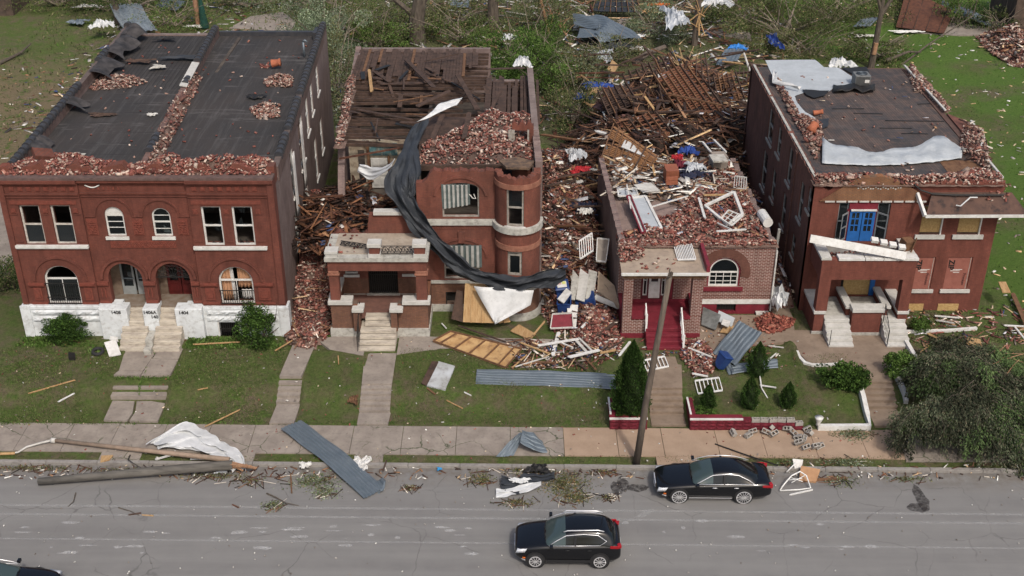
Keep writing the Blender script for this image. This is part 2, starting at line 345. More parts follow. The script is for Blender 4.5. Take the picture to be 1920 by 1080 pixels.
def road():
 m, n, b, L = new_mat('asphalt'); b.inputs['Roughness'].default_value = .9; b.inputs['Specular IOR Level'].default_value = .25
 p = pos(n); s_ = ND(n, 'ShaderNodeSeparateXYZ'); L(p, s_.inputs[0])
 fine = noise_fac(n, L, p, 22., .2, .8, 6, .8); mid = noise_fac(n, L, p, .9, .35, .7, 6, .65); lane = noise_fac(n, L, p, .6, .35, .65, 4, .6, stretch=(.12, 2.2, 1))
 c = mixc(n, L, fine, (.145, .142, .136), (.22, .216, .208)); c = mixc(n, L, lane, c, (.15, .146, .142));
 km = ND(n, 'ShaderNodeMath', operation='MULTIPLY'); L(mid, km.inputs[0]); km.inputs[1].default_value = .35
 c = mixc(n, L, km.outputs[0], c, (.215, .208, .198))
 e = ND(n, 'ShaderNodeMath', operation='MULTIPLY_ADD'); L(s_.outputs[0], e.inputs[0]); e.inputs[1].default_value = .0145; L(s_.outputs[1], e.inputs[2])
 r_ = ND(n, 'ShaderNodeMapRange'); L(e.outputs[0], r_.inputs[0]); r_.inputs[1].default_value = 42.6; r_.inputs[2].default_value = 44.0
 kd = ND(n, 'ShaderNodeMath', operation='MULTIPLY'); L(r_.outputs[0], kd.inputs[0]); L(noise_fac(n, L, p, 2.2, .35, .7, 5, .7), kd.inputs[1])
 c = mixc(n, L, kd.outputs[0], c, (.12, .1, .08))
 v = ND(n, 'ShaderNodeTexVoronoi', feature='DISTANCE_TO_EDGE'); v.inputs['Scale'].default_value = .33
 wn = ND(n, 'ShaderNodeTexNoise'); wn.inputs['Scale'].default_value = 1.3; wn.inputs['Detail'].default_value = 5; L(p, wn.inputs['Vector'])
 a = mixc(n, L, .22, p, wn.outputs['Color'], 'LINEAR_LIGHT'); L(a, v.inputs['Vector'])
 r2 = ND(n, 'ShaderNodeMapRange'); L(v.outputs['Distance'], r2.inputs[0]); r2.inputs[1].default_value = .009; r2.inputs[2].default_value = .002
 k3 = ND(n, 'ShaderNodeMath', operation='MULTIPLY'); L(r2.outputs[0], k3.inputs[0]); L(noise_fac(n, L, p, .35, .45, .6), k3.inputs[1])
 k4 = ND(n, 'ShaderNodeMath', operation='MULTIPLY'); L(k3.outputs[0], k4.inputs[0]); k4.inputs[1].default_value = .6
 c = mixc(n, L, k4.outputs[0], c, (.07, .067, .063))
 L(c, b.inputs['Base Color']); bump(n, L, b, fine, .3, .01)
 q = MB(); q.face([(-150, yr(28, -150), 0), (150, yr(28, 150), 0), (150, yr(44.12, 150), 0), (-150, yr(44.12, -150), 0)])
 tag(q.build('road', m, loc=(0, 0, 0)), kind='structure')
 mm, n, b, L = new_mat('worn_line_paint'); b.inputs['Roughness'].default_value = .85
 tr = ND(n, 'ShaderNodeBsdfTransparent'); mx = ND(n, 'ShaderNodeMixShader'); b.inputs['Base Color'].default_value = (.36, .36, .35, 1)
 f = noise_fac(n, L, pos(n), 2.2, .38, .62, 7, .8); g = noise_fac(n, L, pos(n), 18., .3, .6, 3, .8); k = ND(n, 'ShaderNodeMath', operation='MULTIPLY'); L(f, k.inputs[0]); L(g, k.inputs[1])
 k_ = ND(n, 'ShaderNodeMath', operation='MULTIPLY_ADD'); L(k.outputs[0], k_.inputs[0]); k_.inputs[1].default_value = .5; k_.inputs[2].default_value = .22
 L(k_.outputs[0], mx.inputs[0]); L(tr.outputs[0], mx.inputs[1]); L(b.outputs[0], mx.inputs[2]); L(mx.outputs[0], n.nodes['Material Output'].inputs[0])
 q = MB()
 for y0, wd in ((41.22, .14), (40.62, .14), (39.02, .10)):
  q.face([(-60, yr(y0 - wd / 2, -60), .004), (60, yr(y0 - wd / 2, 60), .004), (60, yr(y0 + wd / 2, 60), .004), (-60, yr(y0 + wd / 2, -60), .004)])
 q.face([(5.35, 40.7, .0045), (5.75, 40.7, .0045), (6.35, 41.25, .0045), (5.95, 41.25, .0045)])
 tag(q.build('road_markings', mm, loc=(0, 0, 0)), kind='structure')
 def blob(cx, cy, rx, ry, seed, n_=26):
  return [(cx + rx * math.cos(t) * (1 + .35 * float(nz(math.cos(t) * 2, math.sin(t) * 2, 1, seed))), cy + ry * math.sin(t) * (1 + .35 * float(nz(math.sin(t) * 2, math.cos(t) * 2, 1, seed + 1)))) for t in np.linspace(0, 2 * math.pi, n_, endpoint=False)]
 def stainmat(nm, col, a):
  m2, n, b, L = new_mat(nm); b.inputs['Base Color'].default_value = (*col, 1); b.inputs['Roughness'].default_value = .7
  tr = ND(n, 'ShaderNodeBsdfTransparent'); mx = ND(n, 'ShaderNodeMixShader'); f = noise_fac(n, L, pos(n), 5., .3, .6, 5, .7)
  k = ND(n, 'ShaderNodeMath', operation='MULTIPLY'); L(f, k.inputs[0]); k.inputs[1].default_value = a
  L(k.outputs[0], mx.inputs[0]); L(tr.outputs[0], mx.inputs[1]); L(b.outputs[0], mx.inputs[2]); L(mx.outputs[0], n.nodes['Material Output'].inputs[0]); return m2
 q = MB()
 for px, py, rx, ry, sd_ in ((1156, 915, .3, .55, 1), (1168, 908, .25, .5, 4), (1195, 915, .45, .3, 6), (1727, 935, .3, .8, 9), (1722, 952, .42, .35, 12), (1290, 880, .6, .2, 15)):
  p_ = at(px, py); q.face([(x, y, .006 + sd_ * .0003) for x, y in blob(p_.x, p_.y, rx, ry, sd_)])
 tag(q.build('road_oil_stains', stainmat('oil_stain', (.035, .03, .028), .75), loc=(0, 0, 0)), kind='structure')
 q = MB(); i = 0
 rr = random.Random(5)
 for _ in range(52):
  px = rr.uniform(0, 900) if _ < 40 else rr.uniform(1100, 1900); py = rr.choice([982, 995, 1000, 1028, 1030]) + rr.uniform(-8, 10); p_ = at(px, py); i += 1
  q.face([(x, y, .009 + i * .0002) for x, y in blob(p_.x, p_.y, rr.uniform(.05, .45), rr.uniform(.03, .12), i, 14)])
 tag(q.build('road_chalk_scuffs', stainmat('chalk', (.55, .55, .54), .45), loc=(0, 0, 0)), kind='structure')
 q = MB(); x = -60; rr = random.Random(3)
 while x < 60:
  l_ = 2.4; a, b_ = x + .008, x + l_ - .008; dz = rr.uniform(-.008, .008)
  q.hexa([(a, yr(44.12, a), -.05), (b_, yr(44.12, b_), -.05), (b_, yr(44.34, b_), -.05), (a, yr(44.34, a), -.05)], [(a, yr(44.13, a), .145 + dz), (b_, yr(44.13, b_), .145 + dz), (b_, yr(44.34, b_), .15 + dz), (a, yr(44.34, a), .15 + dz)])
  x += l_
 tag(q.build('kerb', M('kerb_concrete', (.25, .235, .215), (.2, .185, .17), 1.5, .9, c3=(.1, .09, .08), scale3=6, amt3=.5), loc=(0, 0, 0), bevel=.015), kind='structure')
 q = MB(); rr = random.Random(8); x = -33.
 while x < 18.0:
  l_ = rr.uniform(2.1, 2.6); tan_ = 1 if x > 2.1 else 0
  if x + l_ > 18.3: l_ = 18.3 - x
  a, b_ = x + .012, x + l_ - .012; ya, yb = 44.98, 47.2; t1, t2 = rr.uniform(-.014, .014), rr.uniform(-.014, .014)
  q.hexa([(a, yr(ya, a), .02), (b_, yr(ya, b_), .02), (b_, yr(yb, b_), .02), (a, yr(yb, a), .02)], [(a, yr(ya, a), .158 + t1), (b_, yr(ya, b_), .158 + t2), (b_, yr(yb, b_), .165 - t1), (a, yr(yb, a), .165 + t1)], tan_)
  x += l_
 for (xa, xb, t_) in ((-19.2, -17.3, 0), (-13.3, -12.0, 0), (-7.3, -6.0, 0), (6.7, 8.6, 1)):
  q.hexa([(xa, yr(44.36, xa), .02), (xb, yr(44.36, xb), .02), (xb, yr(44.97, xb), .02), (xa, yr(44.97, xa), .02)], [(xa, yr(44.36, xa), .15), (xb, yr(44.36, xb), .15), (xb, yr(44.97, xb), .155), (xa, yr(44.97, xa), .155)], t_)
 q.box(18.3, 60, 44.6, 46.6, .02, .15, 0)
 def crackmat(base_mat):
  m = base_mat.copy(); n = m.node_tree; L = n.links.new; b = n.nodes['Principled BSDF']; src = b.inputs['Base Color'].links[0].from_socket; p = pos(n)
  v = ND(n, 'ShaderNodeTexVoronoi', feature='DISTANCE_TO_EDGE'); v.inputs['Scale'].default_value = .55
  wn = ND(n, 'ShaderNodeTexNoise'); wn.inputs['Scale'].default_value = 2.; wn.inputs['Detail'].default_value = 4; L(p, wn.inputs['Vector'])
  a = mixc(n, L, .2, p, wn.outputs['Color'], 'LINEAR_LIGHT'); L(a, v.inputs['Vector'])
  r2 = ND(n, 'ShaderNodeMapRange'); L(v.outputs['Distance'], r2.inputs[0]); r2.inputs[1].default_value = .016; r2.inputs[2].default_value = .004
  k3 = ND(n, 'ShaderNodeMath', operation='MULTIPLY'); L(r2.outputs[0], k3.inputs[0]); L(noise_fac(n, L, p, .3, .47, .55), k3.inputs[1])
  k5 = ND(n, 'ShaderNodeMath', operation='MULTIPLY'); L(k3.outputs[0], k5.inputs[0]); k5.inputs[1].default_value = .8
  L(mixc(n, L, k5.outputs[0], src, (.035, .05, .02)), b.inputs['Base Color']); return m
 tag(q.build('pavement', [crackmat(m_conc), m_conc_tan], loc=(0, 0, 0)), kind='structure')
road()
def slab(q, pts, zt=None, th=.12, m=0, lift=.045):
 top = []
 for x, y in pts: top.append((x, y, (zt if zt is not None else float(zg(x, y)) + lift)))
 k = len(pts); q.v_ = None; kk = len(q.v)
 q.v += [(x, y, z - th) for x, y, z in top] + top
 q.f.append(tuple(reversed(range(kk, kk + k)))); q.m.append(m); q.f.append(tuple(range(kk + k, kk + 2 * k))); q.m.append(m)
 for i in range(k):
  j = (i + 1) % k; q.f.append((kk + i, kk + j, kk + k + j, kk + k + i)); q.m.append(m)
def front_walks():
 q = MB()
 for pts in ([(-19.85, 47.68), (-18.7, 47.62), (-18.62, 48.3), (-18.8, 49.3), (-19.9, 49.35)], [(-18.58, 47.62), (-17.2, 47.6), (-17.2, 49.1), (-18.0, 49.3), (-18.68, 49.28), (-18.5, 48.4)]): slab(q, pts, .24)
 for k, (y0, z) in enumerate(((49.42, .45), (49.9, .63))): q.box(-20.0, -17.2, y0, y0 + .42, z - .35, z)
 for pts in ([(-20.1, 50.6), (-18.75, 50.55), (-18.72, 50.95), (-19.95, 51.0)], [(-18.7, 50.55), (-17.25, 50.6), (-17.2, 52.0), (-18.6, 52.1)], [(-19.95, 51.03), (-18.72, 51.0), (-18.5, 53.1), (-20.2, 53.1)], [(-18.55, 52.15), (-17.2, 52.05), (-17.2, 53.1), (-18.4, 53.1)]): slab(q, pts, .95, .3)
 slab(q, [(-11.75, 47.4), (-10.55, 47.4), (-10.5, 49.0), (-11.65, 49.0)], .26)
 for k in range(4): q.box(-11.7, -10.55, 49.05 + k * .33, 49.42 + k * .33, .0, .36 + .15 * k)
 slab(q, [(-11.7, 50.4), (-10.6, 50.4), (-10.3, 53.6), (-11.5, 53.6)], 1.0, .3)
 slab(q, [(-7.5, 47.35), (-6.0, 47.35), (-5.95, 48.3), (-7.5, 48.3)], .24)
 for k in range(5): q.box(-7.5, -6.0, 48.33 + k * .29, 48.66 + k * .29, .0, .36 + .125 * k)
 slab(q, [(-7.5, 49.82), (-6.0, 49.82), (-6.0, 52.7), (-7.65, 52.7)], .93, .3)
 slab(q, [(-10.3, 53.9), (-9.5, 52.9), (-7.68, 52.3), (-7.68, 54.2), (-9.4, 54.2)], 1.03, .3); slab(q, [(-5.97, 52.4), (-3.7, 53.0), (2.2, 53.1), (2.2, 53.9), (-5.0, 54.2), (-5.97, 54.2)], 1.03, .3)
 tag(q.build('front_walk', m_conc, loc=(0, 0, 0)), kind='structure')
 q = MB()
 slab(q, [(6.75, 47.3), (8.42, 47.3), (8.42, 48.2), (6.75, 48.2)], .22)
 for k in range(4): q.box(6.75, 8.42, 48.2 + k * .3, 48.55 + k * .3, .0, .37 + .155 * k)
 slab(q, [(6.75, 49.4), (8.45, 49.4), (8.75, 52.3), (6.95, 52.3)], .96, .4)
 slab(q, [(9.7, 52.6), (14.3, 53.6), (14.3, 56.4), (9.95, 56.4)], 1.06, .3)
 slab(q, [(17.5, 47.2), (19.0, 47.2), (19.0, 48.6), (17.5, 48.6)], .25, .2)
 for k in range(4): q.box(17.5, 19.0, 48.6 + k * .32, 48.97 + k * .32, .0, .4 + .15 * k)
 slab(q, [(17.5, 49.9), (19.0, 49.9), (19.2, 51.3), (20.5, 52.0), (20.6, 54.7), (14.9, 54.9), (14.9, 52.6), (15.2, 51.5), (16.9, 51.4)], 1.0, .35)
 slab(q, [(14.3, 53.7), (14.88, 53.3), (15.3, 56), (15.3, 60), (14.3, 60)], 1.04, .3)
 tag(q.build('tan_front_walk', M('brown_concrete', (.235, .18, .135), (.18, .135, .1), 1.1, .9, c3=(.1, .08, .062), scale3=3, amt3=.5), loc=(0, 0, 0)), kind='structure')
 q = MB()
 for poly, z in (([(430, 52), (470, 30), (530, 22), (555, 40), (545, 58)], .0), ([(1700, 60), (1720, 44), (1900, 40), (1960, 45), (1960, 60), (1800, 66)], .0), ([(1130, 45), (1190, 30), (1200, 78), (1150, 80)], 0), ([(1320, 60), (1350, 32), (1400, 40), (1410, 75)], 0), ([(-60, 520), (-60, 370), (8, 370), (26, 485), (-5, 520)], 0)):
  pts = [ground_at(px, py, .1) for px, py in poly]; q.prism([(p.x, p.y) for p in pts], lambda x, y: float(zg(x, y)) - .1, lambda x, y: float(zg(x, y)) + .09)
 tag(q.build('concrete_pads', m_conc, loc=(0, 0, 0)), kind='structure')
front_walks()
# == BUILDING KIT
def front_map(Y): return lambda u, d, z: (u, Y + d, z)
def side_map(xa, ya, xb, yb):
 """u runs from (xa, ya) to (xb, yb); d goes to the left of that direction"""
 L_ = math.hypot(xb - xa, yb - ya); ux, uy = (xb - xa) / L_, (yb - ya) / L_
 return lambda u, d, z: (xa + ux * u - uy * d, ya + uy * u + ux * d, z)
def wall(q, mp, u0, u1, z0, z1, th, ops=(), m=0, top=None):
 """wall with real openings: ops = (ua, ub, za, zb, rise); rise > 0 arches the head. top(u) gives a ragged upper edge"""
 us = sorted({u0, u1, *[o[0] for o in ops], *[o[1] for o in ops]}); zs = sorted({z0, z1, *[o[2] for o in ops], *[o[3] for o in ops]})
 if top:
  us = sorted(set(us) | {u0 + (u1 - u0) * i / 40 for i in range(41)})
 inside = lambda u, z: any(o[0] < u < o[1] and o[2] < z < o[3] for o in ops)
 F = lambda u, d, z: mp(u, d, z)
 nu, nz_ = len(us) - 1, len(zs) - 1
 solid = [[not inside((us[i] + us[i + 1]) / 2, (zs[j] + zs[j + 1]) / 2) for j in range(nz_)] for i in range(nu)]
 for i in range(nu):
  for j in range(nz_):
   if not solid[i][j]: continue
   a, b, c, d = us[i], us[i + 1], zs[j], zs[j + 1]
   dl, dr = d, d
   if top and j == nz_ - 1: dl, dr = max(c, top(a)), max(c, top(b))
   q.face([F(a, 0, c), F(b, 0, c), F(b, 0, dr), F(a, 0, dl)], m); q.face([F(b, th, c), F(a, th, c), F(a, th, dl), F(b, th, dr)], m)
   if i == 0 or not solid[i - 1][j]: q.face([F(a, th, c), F(a, 0, c), F(a, 0, dl), F(a, th, dl)], m)
   if i == nu - 1 or not solid[i + 1][j]: q.face([F(b, 0, c), F(b, th, c), F(b, th, dr), F(b, 0, dr)], m)
   if j == nz_ - 1 or not solid[i][j + 1]: q.face([F(a, 0, dl), F(b, 0, dr), F(b, th, dr), F(a, th, dl)], m)
   if j == 0 or not solid[i][j - 1]: q.face([F(a, th, c), F(b, th, c), F(b, 0, c), F(a, 0, c)], m)
 for (a, b, c, d, r_) in ops:
  if r_ <= 0: continue
  N = 14; cx, rx = (a + b) / 2, (b - a) / 2; zs_ = d - r_
  P_ = [(cx - rx * math.cos(math.pi * k / N), zs_ + r_ * math.sin(math.pi * k / N)) for k in range(N + 1)]
  for k in range(N):
   (x1_, y1_), (x2_, y2_) = P_[k], P_[k + 1]
   q.face([F(x1_, 0, y1_), F(x2_, 0, y2_), F(x2_, 0, d), F(x1_, 0, d)], m); q.face([F(x2_, th, y2_), F(x1_, th, y1_), F(x1_, th, d), F(x2_, th, d)], m)
   q.face([F(x1_, th, y1_), F(x2_, th, y2_), F(x2_, 0, y2_), F(x1_, 0, y1_)], m)
def bx(q, mp, u0, u1, d0, d1, z0, z1, m=0):
 q.hexa([mp(u0, d0, z0), mp(u1, d0, z0), mp(u1, d1, z0), mp(u0, d1, z0)], [mp(u0, d0, z1), mp(u1, d0, z1), mp(u1, d1, z1), mp(u0, d1, z1)], m)
def arch_ring(q, mp, cx, zs_, rx, rz, wd, d0, d1, m=0, N=18, t0=0, t1=math.pi):
 for k in range(N):
  a, b = t0 + (t1 - t0) * k / N, t0 + (t1 - t0) * (k + 1) / N
  pi = lambda t, e: (cx - (rx + e) * math.cos(t), zs_ + (rz + e) * math.sin(t))
  A, B, C_, D = pi(a, 0), pi(b, 0), pi(b, wd), pi(a, wd)
  q.hexa([mp(A[0], d0, A[1]), mp(B[0], d0, B[1]), mp(C_[0], d0, C_[1]), mp(D[0], d0, D[1])], [mp(A[0], d1, A[1]), mp(B[0], d1, B[1]), mp(C_[0], d1, C_[1]), mp(D[0], d1, D[1])], m)
def window(parent, mp, u0, u1, z0, z1, d=.12, rise=0, fr=.07, mat=None, rails=(.5,), cols=0, glass='both', sill=None, glassmat=None, rails2=(), label=None, fd=.09):
 """a window part: its frame is the part's mesh, the panes and the sill are its sub-parts. mp d grows inwards"""
 mat = mat or m_white; q = MB(); zt = z1 - rise
 bx(q, mp, u0, u0 + fr, d, d + fd, z0, zt); bx(q, mp, u1 - fr, u1, d, d + fd, z0, zt); bx(q, mp, u0 + fr, u1 - fr, d, d + fd, z0, z0 + fr)
 if rise: arch_ring(q, mp, (u0 + u1) / 2, zt, (u1 - u0) / 2 - fr, rise - fr, fr, d, d + fd)
 else: bx(q, mp, u0 + fr, u1 - fr, d, d + fd, z1 - fr, z1)
 for r_ in rails:
  z = z0 + (z1 - z0) * r_; bx(q, mp, u0 + fr, u1 - fr, d - .01, d + fd - .02, z - fr * .45, z + fr * .45)
 for r_ in rails2:
  z = z0 + (z1 - z0) * r_; bx(q, mp, u0 + fr, u1 - fr, d + .02, d + fd - .03, z - .016, z + .016)
 for k in range(1, cols):
  u = u0 + (u1 - u0) * k / cols; bx(q, mp, u - .018, u + .018, d + .015, d + fd - .025, z0 + fr, (z0 + (z1 - z0) * rails[0] if rails else z1 - fr))
 w_ = q.build('window', mat, parent)
 if label: w_['label'] = label
 zr = z0 + (z1 - z0) * (rails[0] if rails else 1)
 def pane(za, zb, ra=0):
  g = MB(); dd = d + fd * .55; a, b = u0 + fr * .5, u1 - fr * .5
  if ra:
   N = 10; pts = [mp(a, dd, za), mp(b, dd, za)] + [mp((a + b) / 2 + (b - a) / 2 * math.cos(math.pi * k / N), dd, (zb - ra) + ra * math.sin(math.pi * k / N)) for k in range(N + 1)]
   g.face(pts)
  else: g.face([mp(a, dd, za), mp(b, dd, za), mp(b, dd, zb), mp(a, dd, zb)])
  g.build('pane', glassmat or m_glass, w_)
 if glass in ('both', 'lower'): pane(z0 + fr * .5, zr)
 if glass in ('both', 'upper') and rails: pane(zr, z1 - fr * .5, max(0, rise - fr * .5) if rise and rise < z1 - zr else 0)
 if glass == 'shards':
  g = MB(); dd = d + fd * .55; rr = random.Random(int(u0 * 91))
  for zc, s_ in ((z0 + fr, 1), (zr, 1), (zr, -1), (z1 - fr, -1)):
   for k in range(3):
    ua = rr.uniform(u0 + fr, u1 - fr - .1); ub = min(u1 - fr, ua + rr.uniform(.15, .4)); um = rr.uniform(ua, ub); g.face([mp(ua, dd, zc), mp(ub, dd, zc), mp(um, dd, zc + s_ * rr.uniform(.12, .5))])
  g.build('broken_pane', glassmat or m_glass, w_)
 if sill:
  s_ = MB(); bx(s_, mp, u0 - sill[0], u1 + sill[0], -.08, d, z0 - sill[1], z0 - .002); s_.build('sill', sill[2] if len(sill) > 2 else mat, w_)
 return w_
def curtain(parent, mp, u0, u1, z0, z1, d, mat, folds=7, name='curtain', sway=.0, amp=.05):
 rows = []
 for j in range(7):
  t = j / 6; row = []
  for i in range(folds * 4 + 1):
   f = i / (folds * 4); row.append(mp(u0 + (u1 - u0) * f + sway * (1 - t), d + amp * math.sin(f * folds * 2 * math.pi) * (1 - .3 * t), z0 + (z1 - z0) * t))
  rows.append(row)
 q = MB(); q.strip(rows); return q.build(name, mat, parent, smooth=True, solid=.006)
def text_mesh(name, txt, size, loc, mat, parent, rot=(R(90), 0, 0), thick=.008):
 cu = bpy.data.curves.new('t', 'FONT'); cu.body = txt; cu.size = size; cu.extrude = .004; cu.offset = thick
 o = bpy.data.objects.new('t', cu); C.objects.link(o); dg = bpy.context.evaluated_depsgraph_get(); me = bpy.data.meshes.new_from_object(o.evaluated_get(dg))
 bpy.data.objects.remove(o); me.materials.clear(); me.materials.append(mat); o = bpy.data.objects.new(name, me); C.objects.link(o)
 if parent: o.parent = parent
 o.location = Vector(loc) - (wloc(parent) if parent else Vector((0, 0, 0))); o.rotation_euler = rot; return o
def rand_rot(n, tilt=.5):
 """n random rotation matrices: any yaw, limited tilt"""
 yaw = rng.uniform(0, 2 * np.pi, n); a = rng.normal(0, tilt, n); b = rng.normal(0, tilt, n)
 cy, sy, ca, sa, cb, sb = np.cos(yaw), np.sin(yaw), np.cos(a), np.sin(a), np.cos(b), np.sin(b)
 Z = np.zeros((n, 3, 3)); Z[:, 0, 0] = cy; Z[:, 0, 1] = -sy; Z[:, 1, 0] = sy; Z[:, 1, 1] = cy; Z[:, 2, 2] = 1
 A = np.zeros((n, 3, 3)); A[:, 0, 0] = 1; A[:, 1, 1] = ca; A[:, 1, 2] = -sa; A[:, 2, 1] = sa; A[:, 2, 2] = ca
 B = np.zeros((n, 3, 3)); B[:, 1, 1] = 1; B[:, 0, 0] = cb; B[:, 0, 2] = sb; B[:, 2, 0] = -sb; B[:, 2, 2] = cb
 return Z @ A @ B
BV = np.array([(-1, -1, -1), (1, -1, -1), (1, 1, -1), (-1, 1, -1), (-1, -1, 1), (1, -1, 1), (1, 1, 1), (-1, 1, 1)]) * .5
BF = np.array([(3, 2, 1, 0), (4, 5, 6, 7), (0, 1, 5, 4), (1, 2, 6, 5), (2, 3, 7, 6), (3, 0, 4, 7)])
def boxes_arr(c, size, rot, cols):
 v = (BV[None] * size[:, None, :]) @ np.transpose(rot, (0, 2, 1)) + c[:, None, :]
 n = len(c); f = (BF[None] + (np.arange(n) * 8)[:, None, None]).reshape(-1, 4)
 return v.reshape(-1, 3), f, np.repeat(cols, 8, 0)
class Soup:
 """many loose pieces gathered into ONE mesh of uncountable stuff"""
 def __init__(s): s.v = []; s.f = []; s.c = []; s.n = 0
 def add(s, v, f, c):
  s.v.append(v); s.f.append(f + s.n); s.c.append(c); s.n += len(v); return s
 def boxes(s, c, size, rot, cols): return s.add(*boxes_arr(np.asarray(c, float), np.asarray(size, float), rot, np.asarray(cols, float)))
 def build(s, name, mat, parent=None, loc=None): return mesh_obj(name, np.concatenate(s.v), np.concatenate(s.f), mat, None, np.concatenate(s.c), parent, False, loc)
PAL_RED = [s2l(*c) for c in ((132, 74, 62), (118, 64, 54), (142, 86, 72), (106, 58, 50), (150, 100, 84), (126, 80, 70), (165, 132, 116), (150, 124, 110), (98, 56, 50), (128, 72, 60), (112, 66, 58), (186, 166, 150))]
PAL_PALE = [s2l(*c) for c in ((150, 118, 102), (168, 146, 130), (132, 88, 74), (140, 98, 84), (186, 170, 156), (118, 76, 66), (148, 130, 118), (108, 74, 66), (126, 92, 80))]
PAL_DARK = [s2l(*c) for c in ((112, 68, 58), (96, 56, 50), (124, 86, 76), (84, 56, 52), (146, 122, 108), (130, 98, 86), (100, 68, 60))]
PAL_WOOD = [s2l(*c) for c in ((92, 62, 48), (70, 48, 40), (120, 84, 60), (150, 112, 80), (58, 44, 38), (190, 160, 120), (84, 70, 62), (200, 190, 175), (100, 60, 42))]
PAL_BURNT = [s2l(*c) for c in ((70, 46, 36), (52, 38, 32), (86, 58, 44), (44, 34, 30), (100, 68, 50), (120, 84, 60))]
PAL_MIX = [s2l(*c) for c in ((210, 208, 200), (170, 165, 158), (120, 110, 100), (90, 70, 58), (150, 120, 90), (200, 180, 150), (70, 64, 60), (185, 185, 190), (60, 74, 110), (150, 110, 76))]
def pick(pal, n):
 c = np.array(pal)[rng.integers(0, len(pal), n)] * rng.uniform(.8, 1.4, (n, 1)); return c * .86 + c.mean(1, keepdims=True) * .14 if len(pal) > 6 else c
def in_poly(x, y, poly):
 r_ = np.zeros(len(x), bool); j = len(poly) - 1
 for i in range(len(poly)):
  xi, yi = poly[i]; xj, yj = poly[j]
  c = ((yi > y) != (yj > y)) & (x < (xj - xi) * (y - yi) / (yj - yi + 1e-12) + xi); r_ ^= c; j = i
 return r_
def edge_dist(x, y, poly):
 d = np.full(np.shape(x), 1e9)
 for i in range(len(poly)):
  a = np.array(poly[i]); b = np.array(poly[(i + 1) % len(poly)]); ab = b - a; t = np.clip(((x - a[0]) * ab[0] + (y - a[1]) * ab[1]) / (ab @ ab), 0, 1)
  d = np.minimum(d, np.hypot(x - a[0] - t * ab[0], y - a[1] - t * ab[1]))
 return d
def heap(name, poly, zb, h, n, pal=PAL_RED, fall=1.0, size=(.185, .088, .056), sv=.25, tilt=.45, seed=1, mound=None, parent=None, extra=None, hf=None, rough=.35):
 """rubble: a lumpy mound under a crust of loose pieces. zb: number or function; h: crest height"""
 poly = [tuple(p[:2]) for p in poly]; xs = [p[0] for p in poly]; ys = [p[1] for p in poly]
 zb_ = zb if callable(zb) else (lambda x, y: np.full(np.shape(x), float(zb)))
 def hh(x, y):
  e = sm(edge_dist(x, y, poly) / fall) * in_poly(x, y, poly)
  q_ = h * e * (1 - rough + rough * nz(x, y, 1.1, seed) * 1.2)
  if hf is not None: q_ = q_ * hf(x, y)
  return np.maximum(q_, 0)
 S = Soup()
 if h > .12:
  st = .22; gx = np.arange(min(xs) - .1, max(xs) + .3, st); gy = np.arange(min(ys) - .1, max(ys) + .3, st); X_, Y_ = np.meshgrid(gx, gy)
  H_ = hh(X_.ravel(), Y_.ravel()).reshape(X_.shape); Zs = zb_(X_, Y_) + H_ - .05 + .04 * nz(X_, Y_, 5, seed)
  v = np.stack([X_, Y_, Zs], -1).reshape(-1, 3); nx = len(gx); i = np.arange(len(gy) - 1)[:, None] * nx + np.arange(nx - 1)[None]
  f = np.stack([i, i + 1, i + nx + 1, i + nx], -1).reshape(-1, 4); keep = (H_.ravel()[f] > .04).any(1); f = f[keep]
  S.add(v, f, np.array(mound or (.19, .125, .10)) * (.75 + .35 * nz(v[:, 0], v[:, 1], 2.3, seed))[:, None].clip(.35, 1.3))
 x = rng.uniform(min(xs), max(xs), n * 4); y = rng.uniform(min(ys), max(ys), n * 4); k = in_poly(x, y, poly); x, y = x[k][:n], y[k][:n]
 if len(x):
  z = zb_(x, y) + hh(x, y) + rng.uniform(0, .10 if h > .12 else .03, len(x)) + size[2] * .4
  sz = np.array(size)[None] * rng.uniform(1 - sv, 1 + sv, (len(x), 3)); half = rng.random(len(x)) < .5; sz[half, 0] *= rng.uniform(.3, .7, half.sum()); big_ = rng.random(len(x)) < .035 * (h > .12); sz[big_] *= rng.uniform(1.4, 2.6, (big_.sum(), 1)); tiny = rng.random(len(x)) < .25; sz[tiny] *= .55
  S.boxes(np.stack([x, y, z], -1), sz, rand_rot(len(x), tilt), pick(pal, len(x)))
 if extra:
  for cnt, p2, (l0, l1), (w2, t2) in extra:
   x = rng.uniform(min(xs), max(xs), cnt * 4); y = rng.uniform(min(ys), max(ys), cnt * 4); k = in_poly(x, y, poly); x, y = x[k][:cnt], y[k][:cnt]; m_ = len(x)
   if not m_: continue
   z = zb_(x, y) + hh(x, y) + rng.uniform(.03, .18, m_); sz = np.stack([rng.uniform(l0, l1, m_), w2 * rng.uniform(.5, 1.4, m_), np.full(m_, t2)], -1)
   S.boxes(np.stack([x, y, z], -1), sz, rand_rot(m_, .22), pick(p2, m_))
 o = S.build(name, m_brickc, parent, loc=None)
 return o
def rubble(label, poly, zb, h, n, **kw):
 o = heap('brick_rubble', poly, zb, h, n, **kw); tag(o, label, 'rubble', kind='stuff'); return o
def wpoly(pts, z): return [tuple(at(px, py, z)[:2]) for px, py in pts]
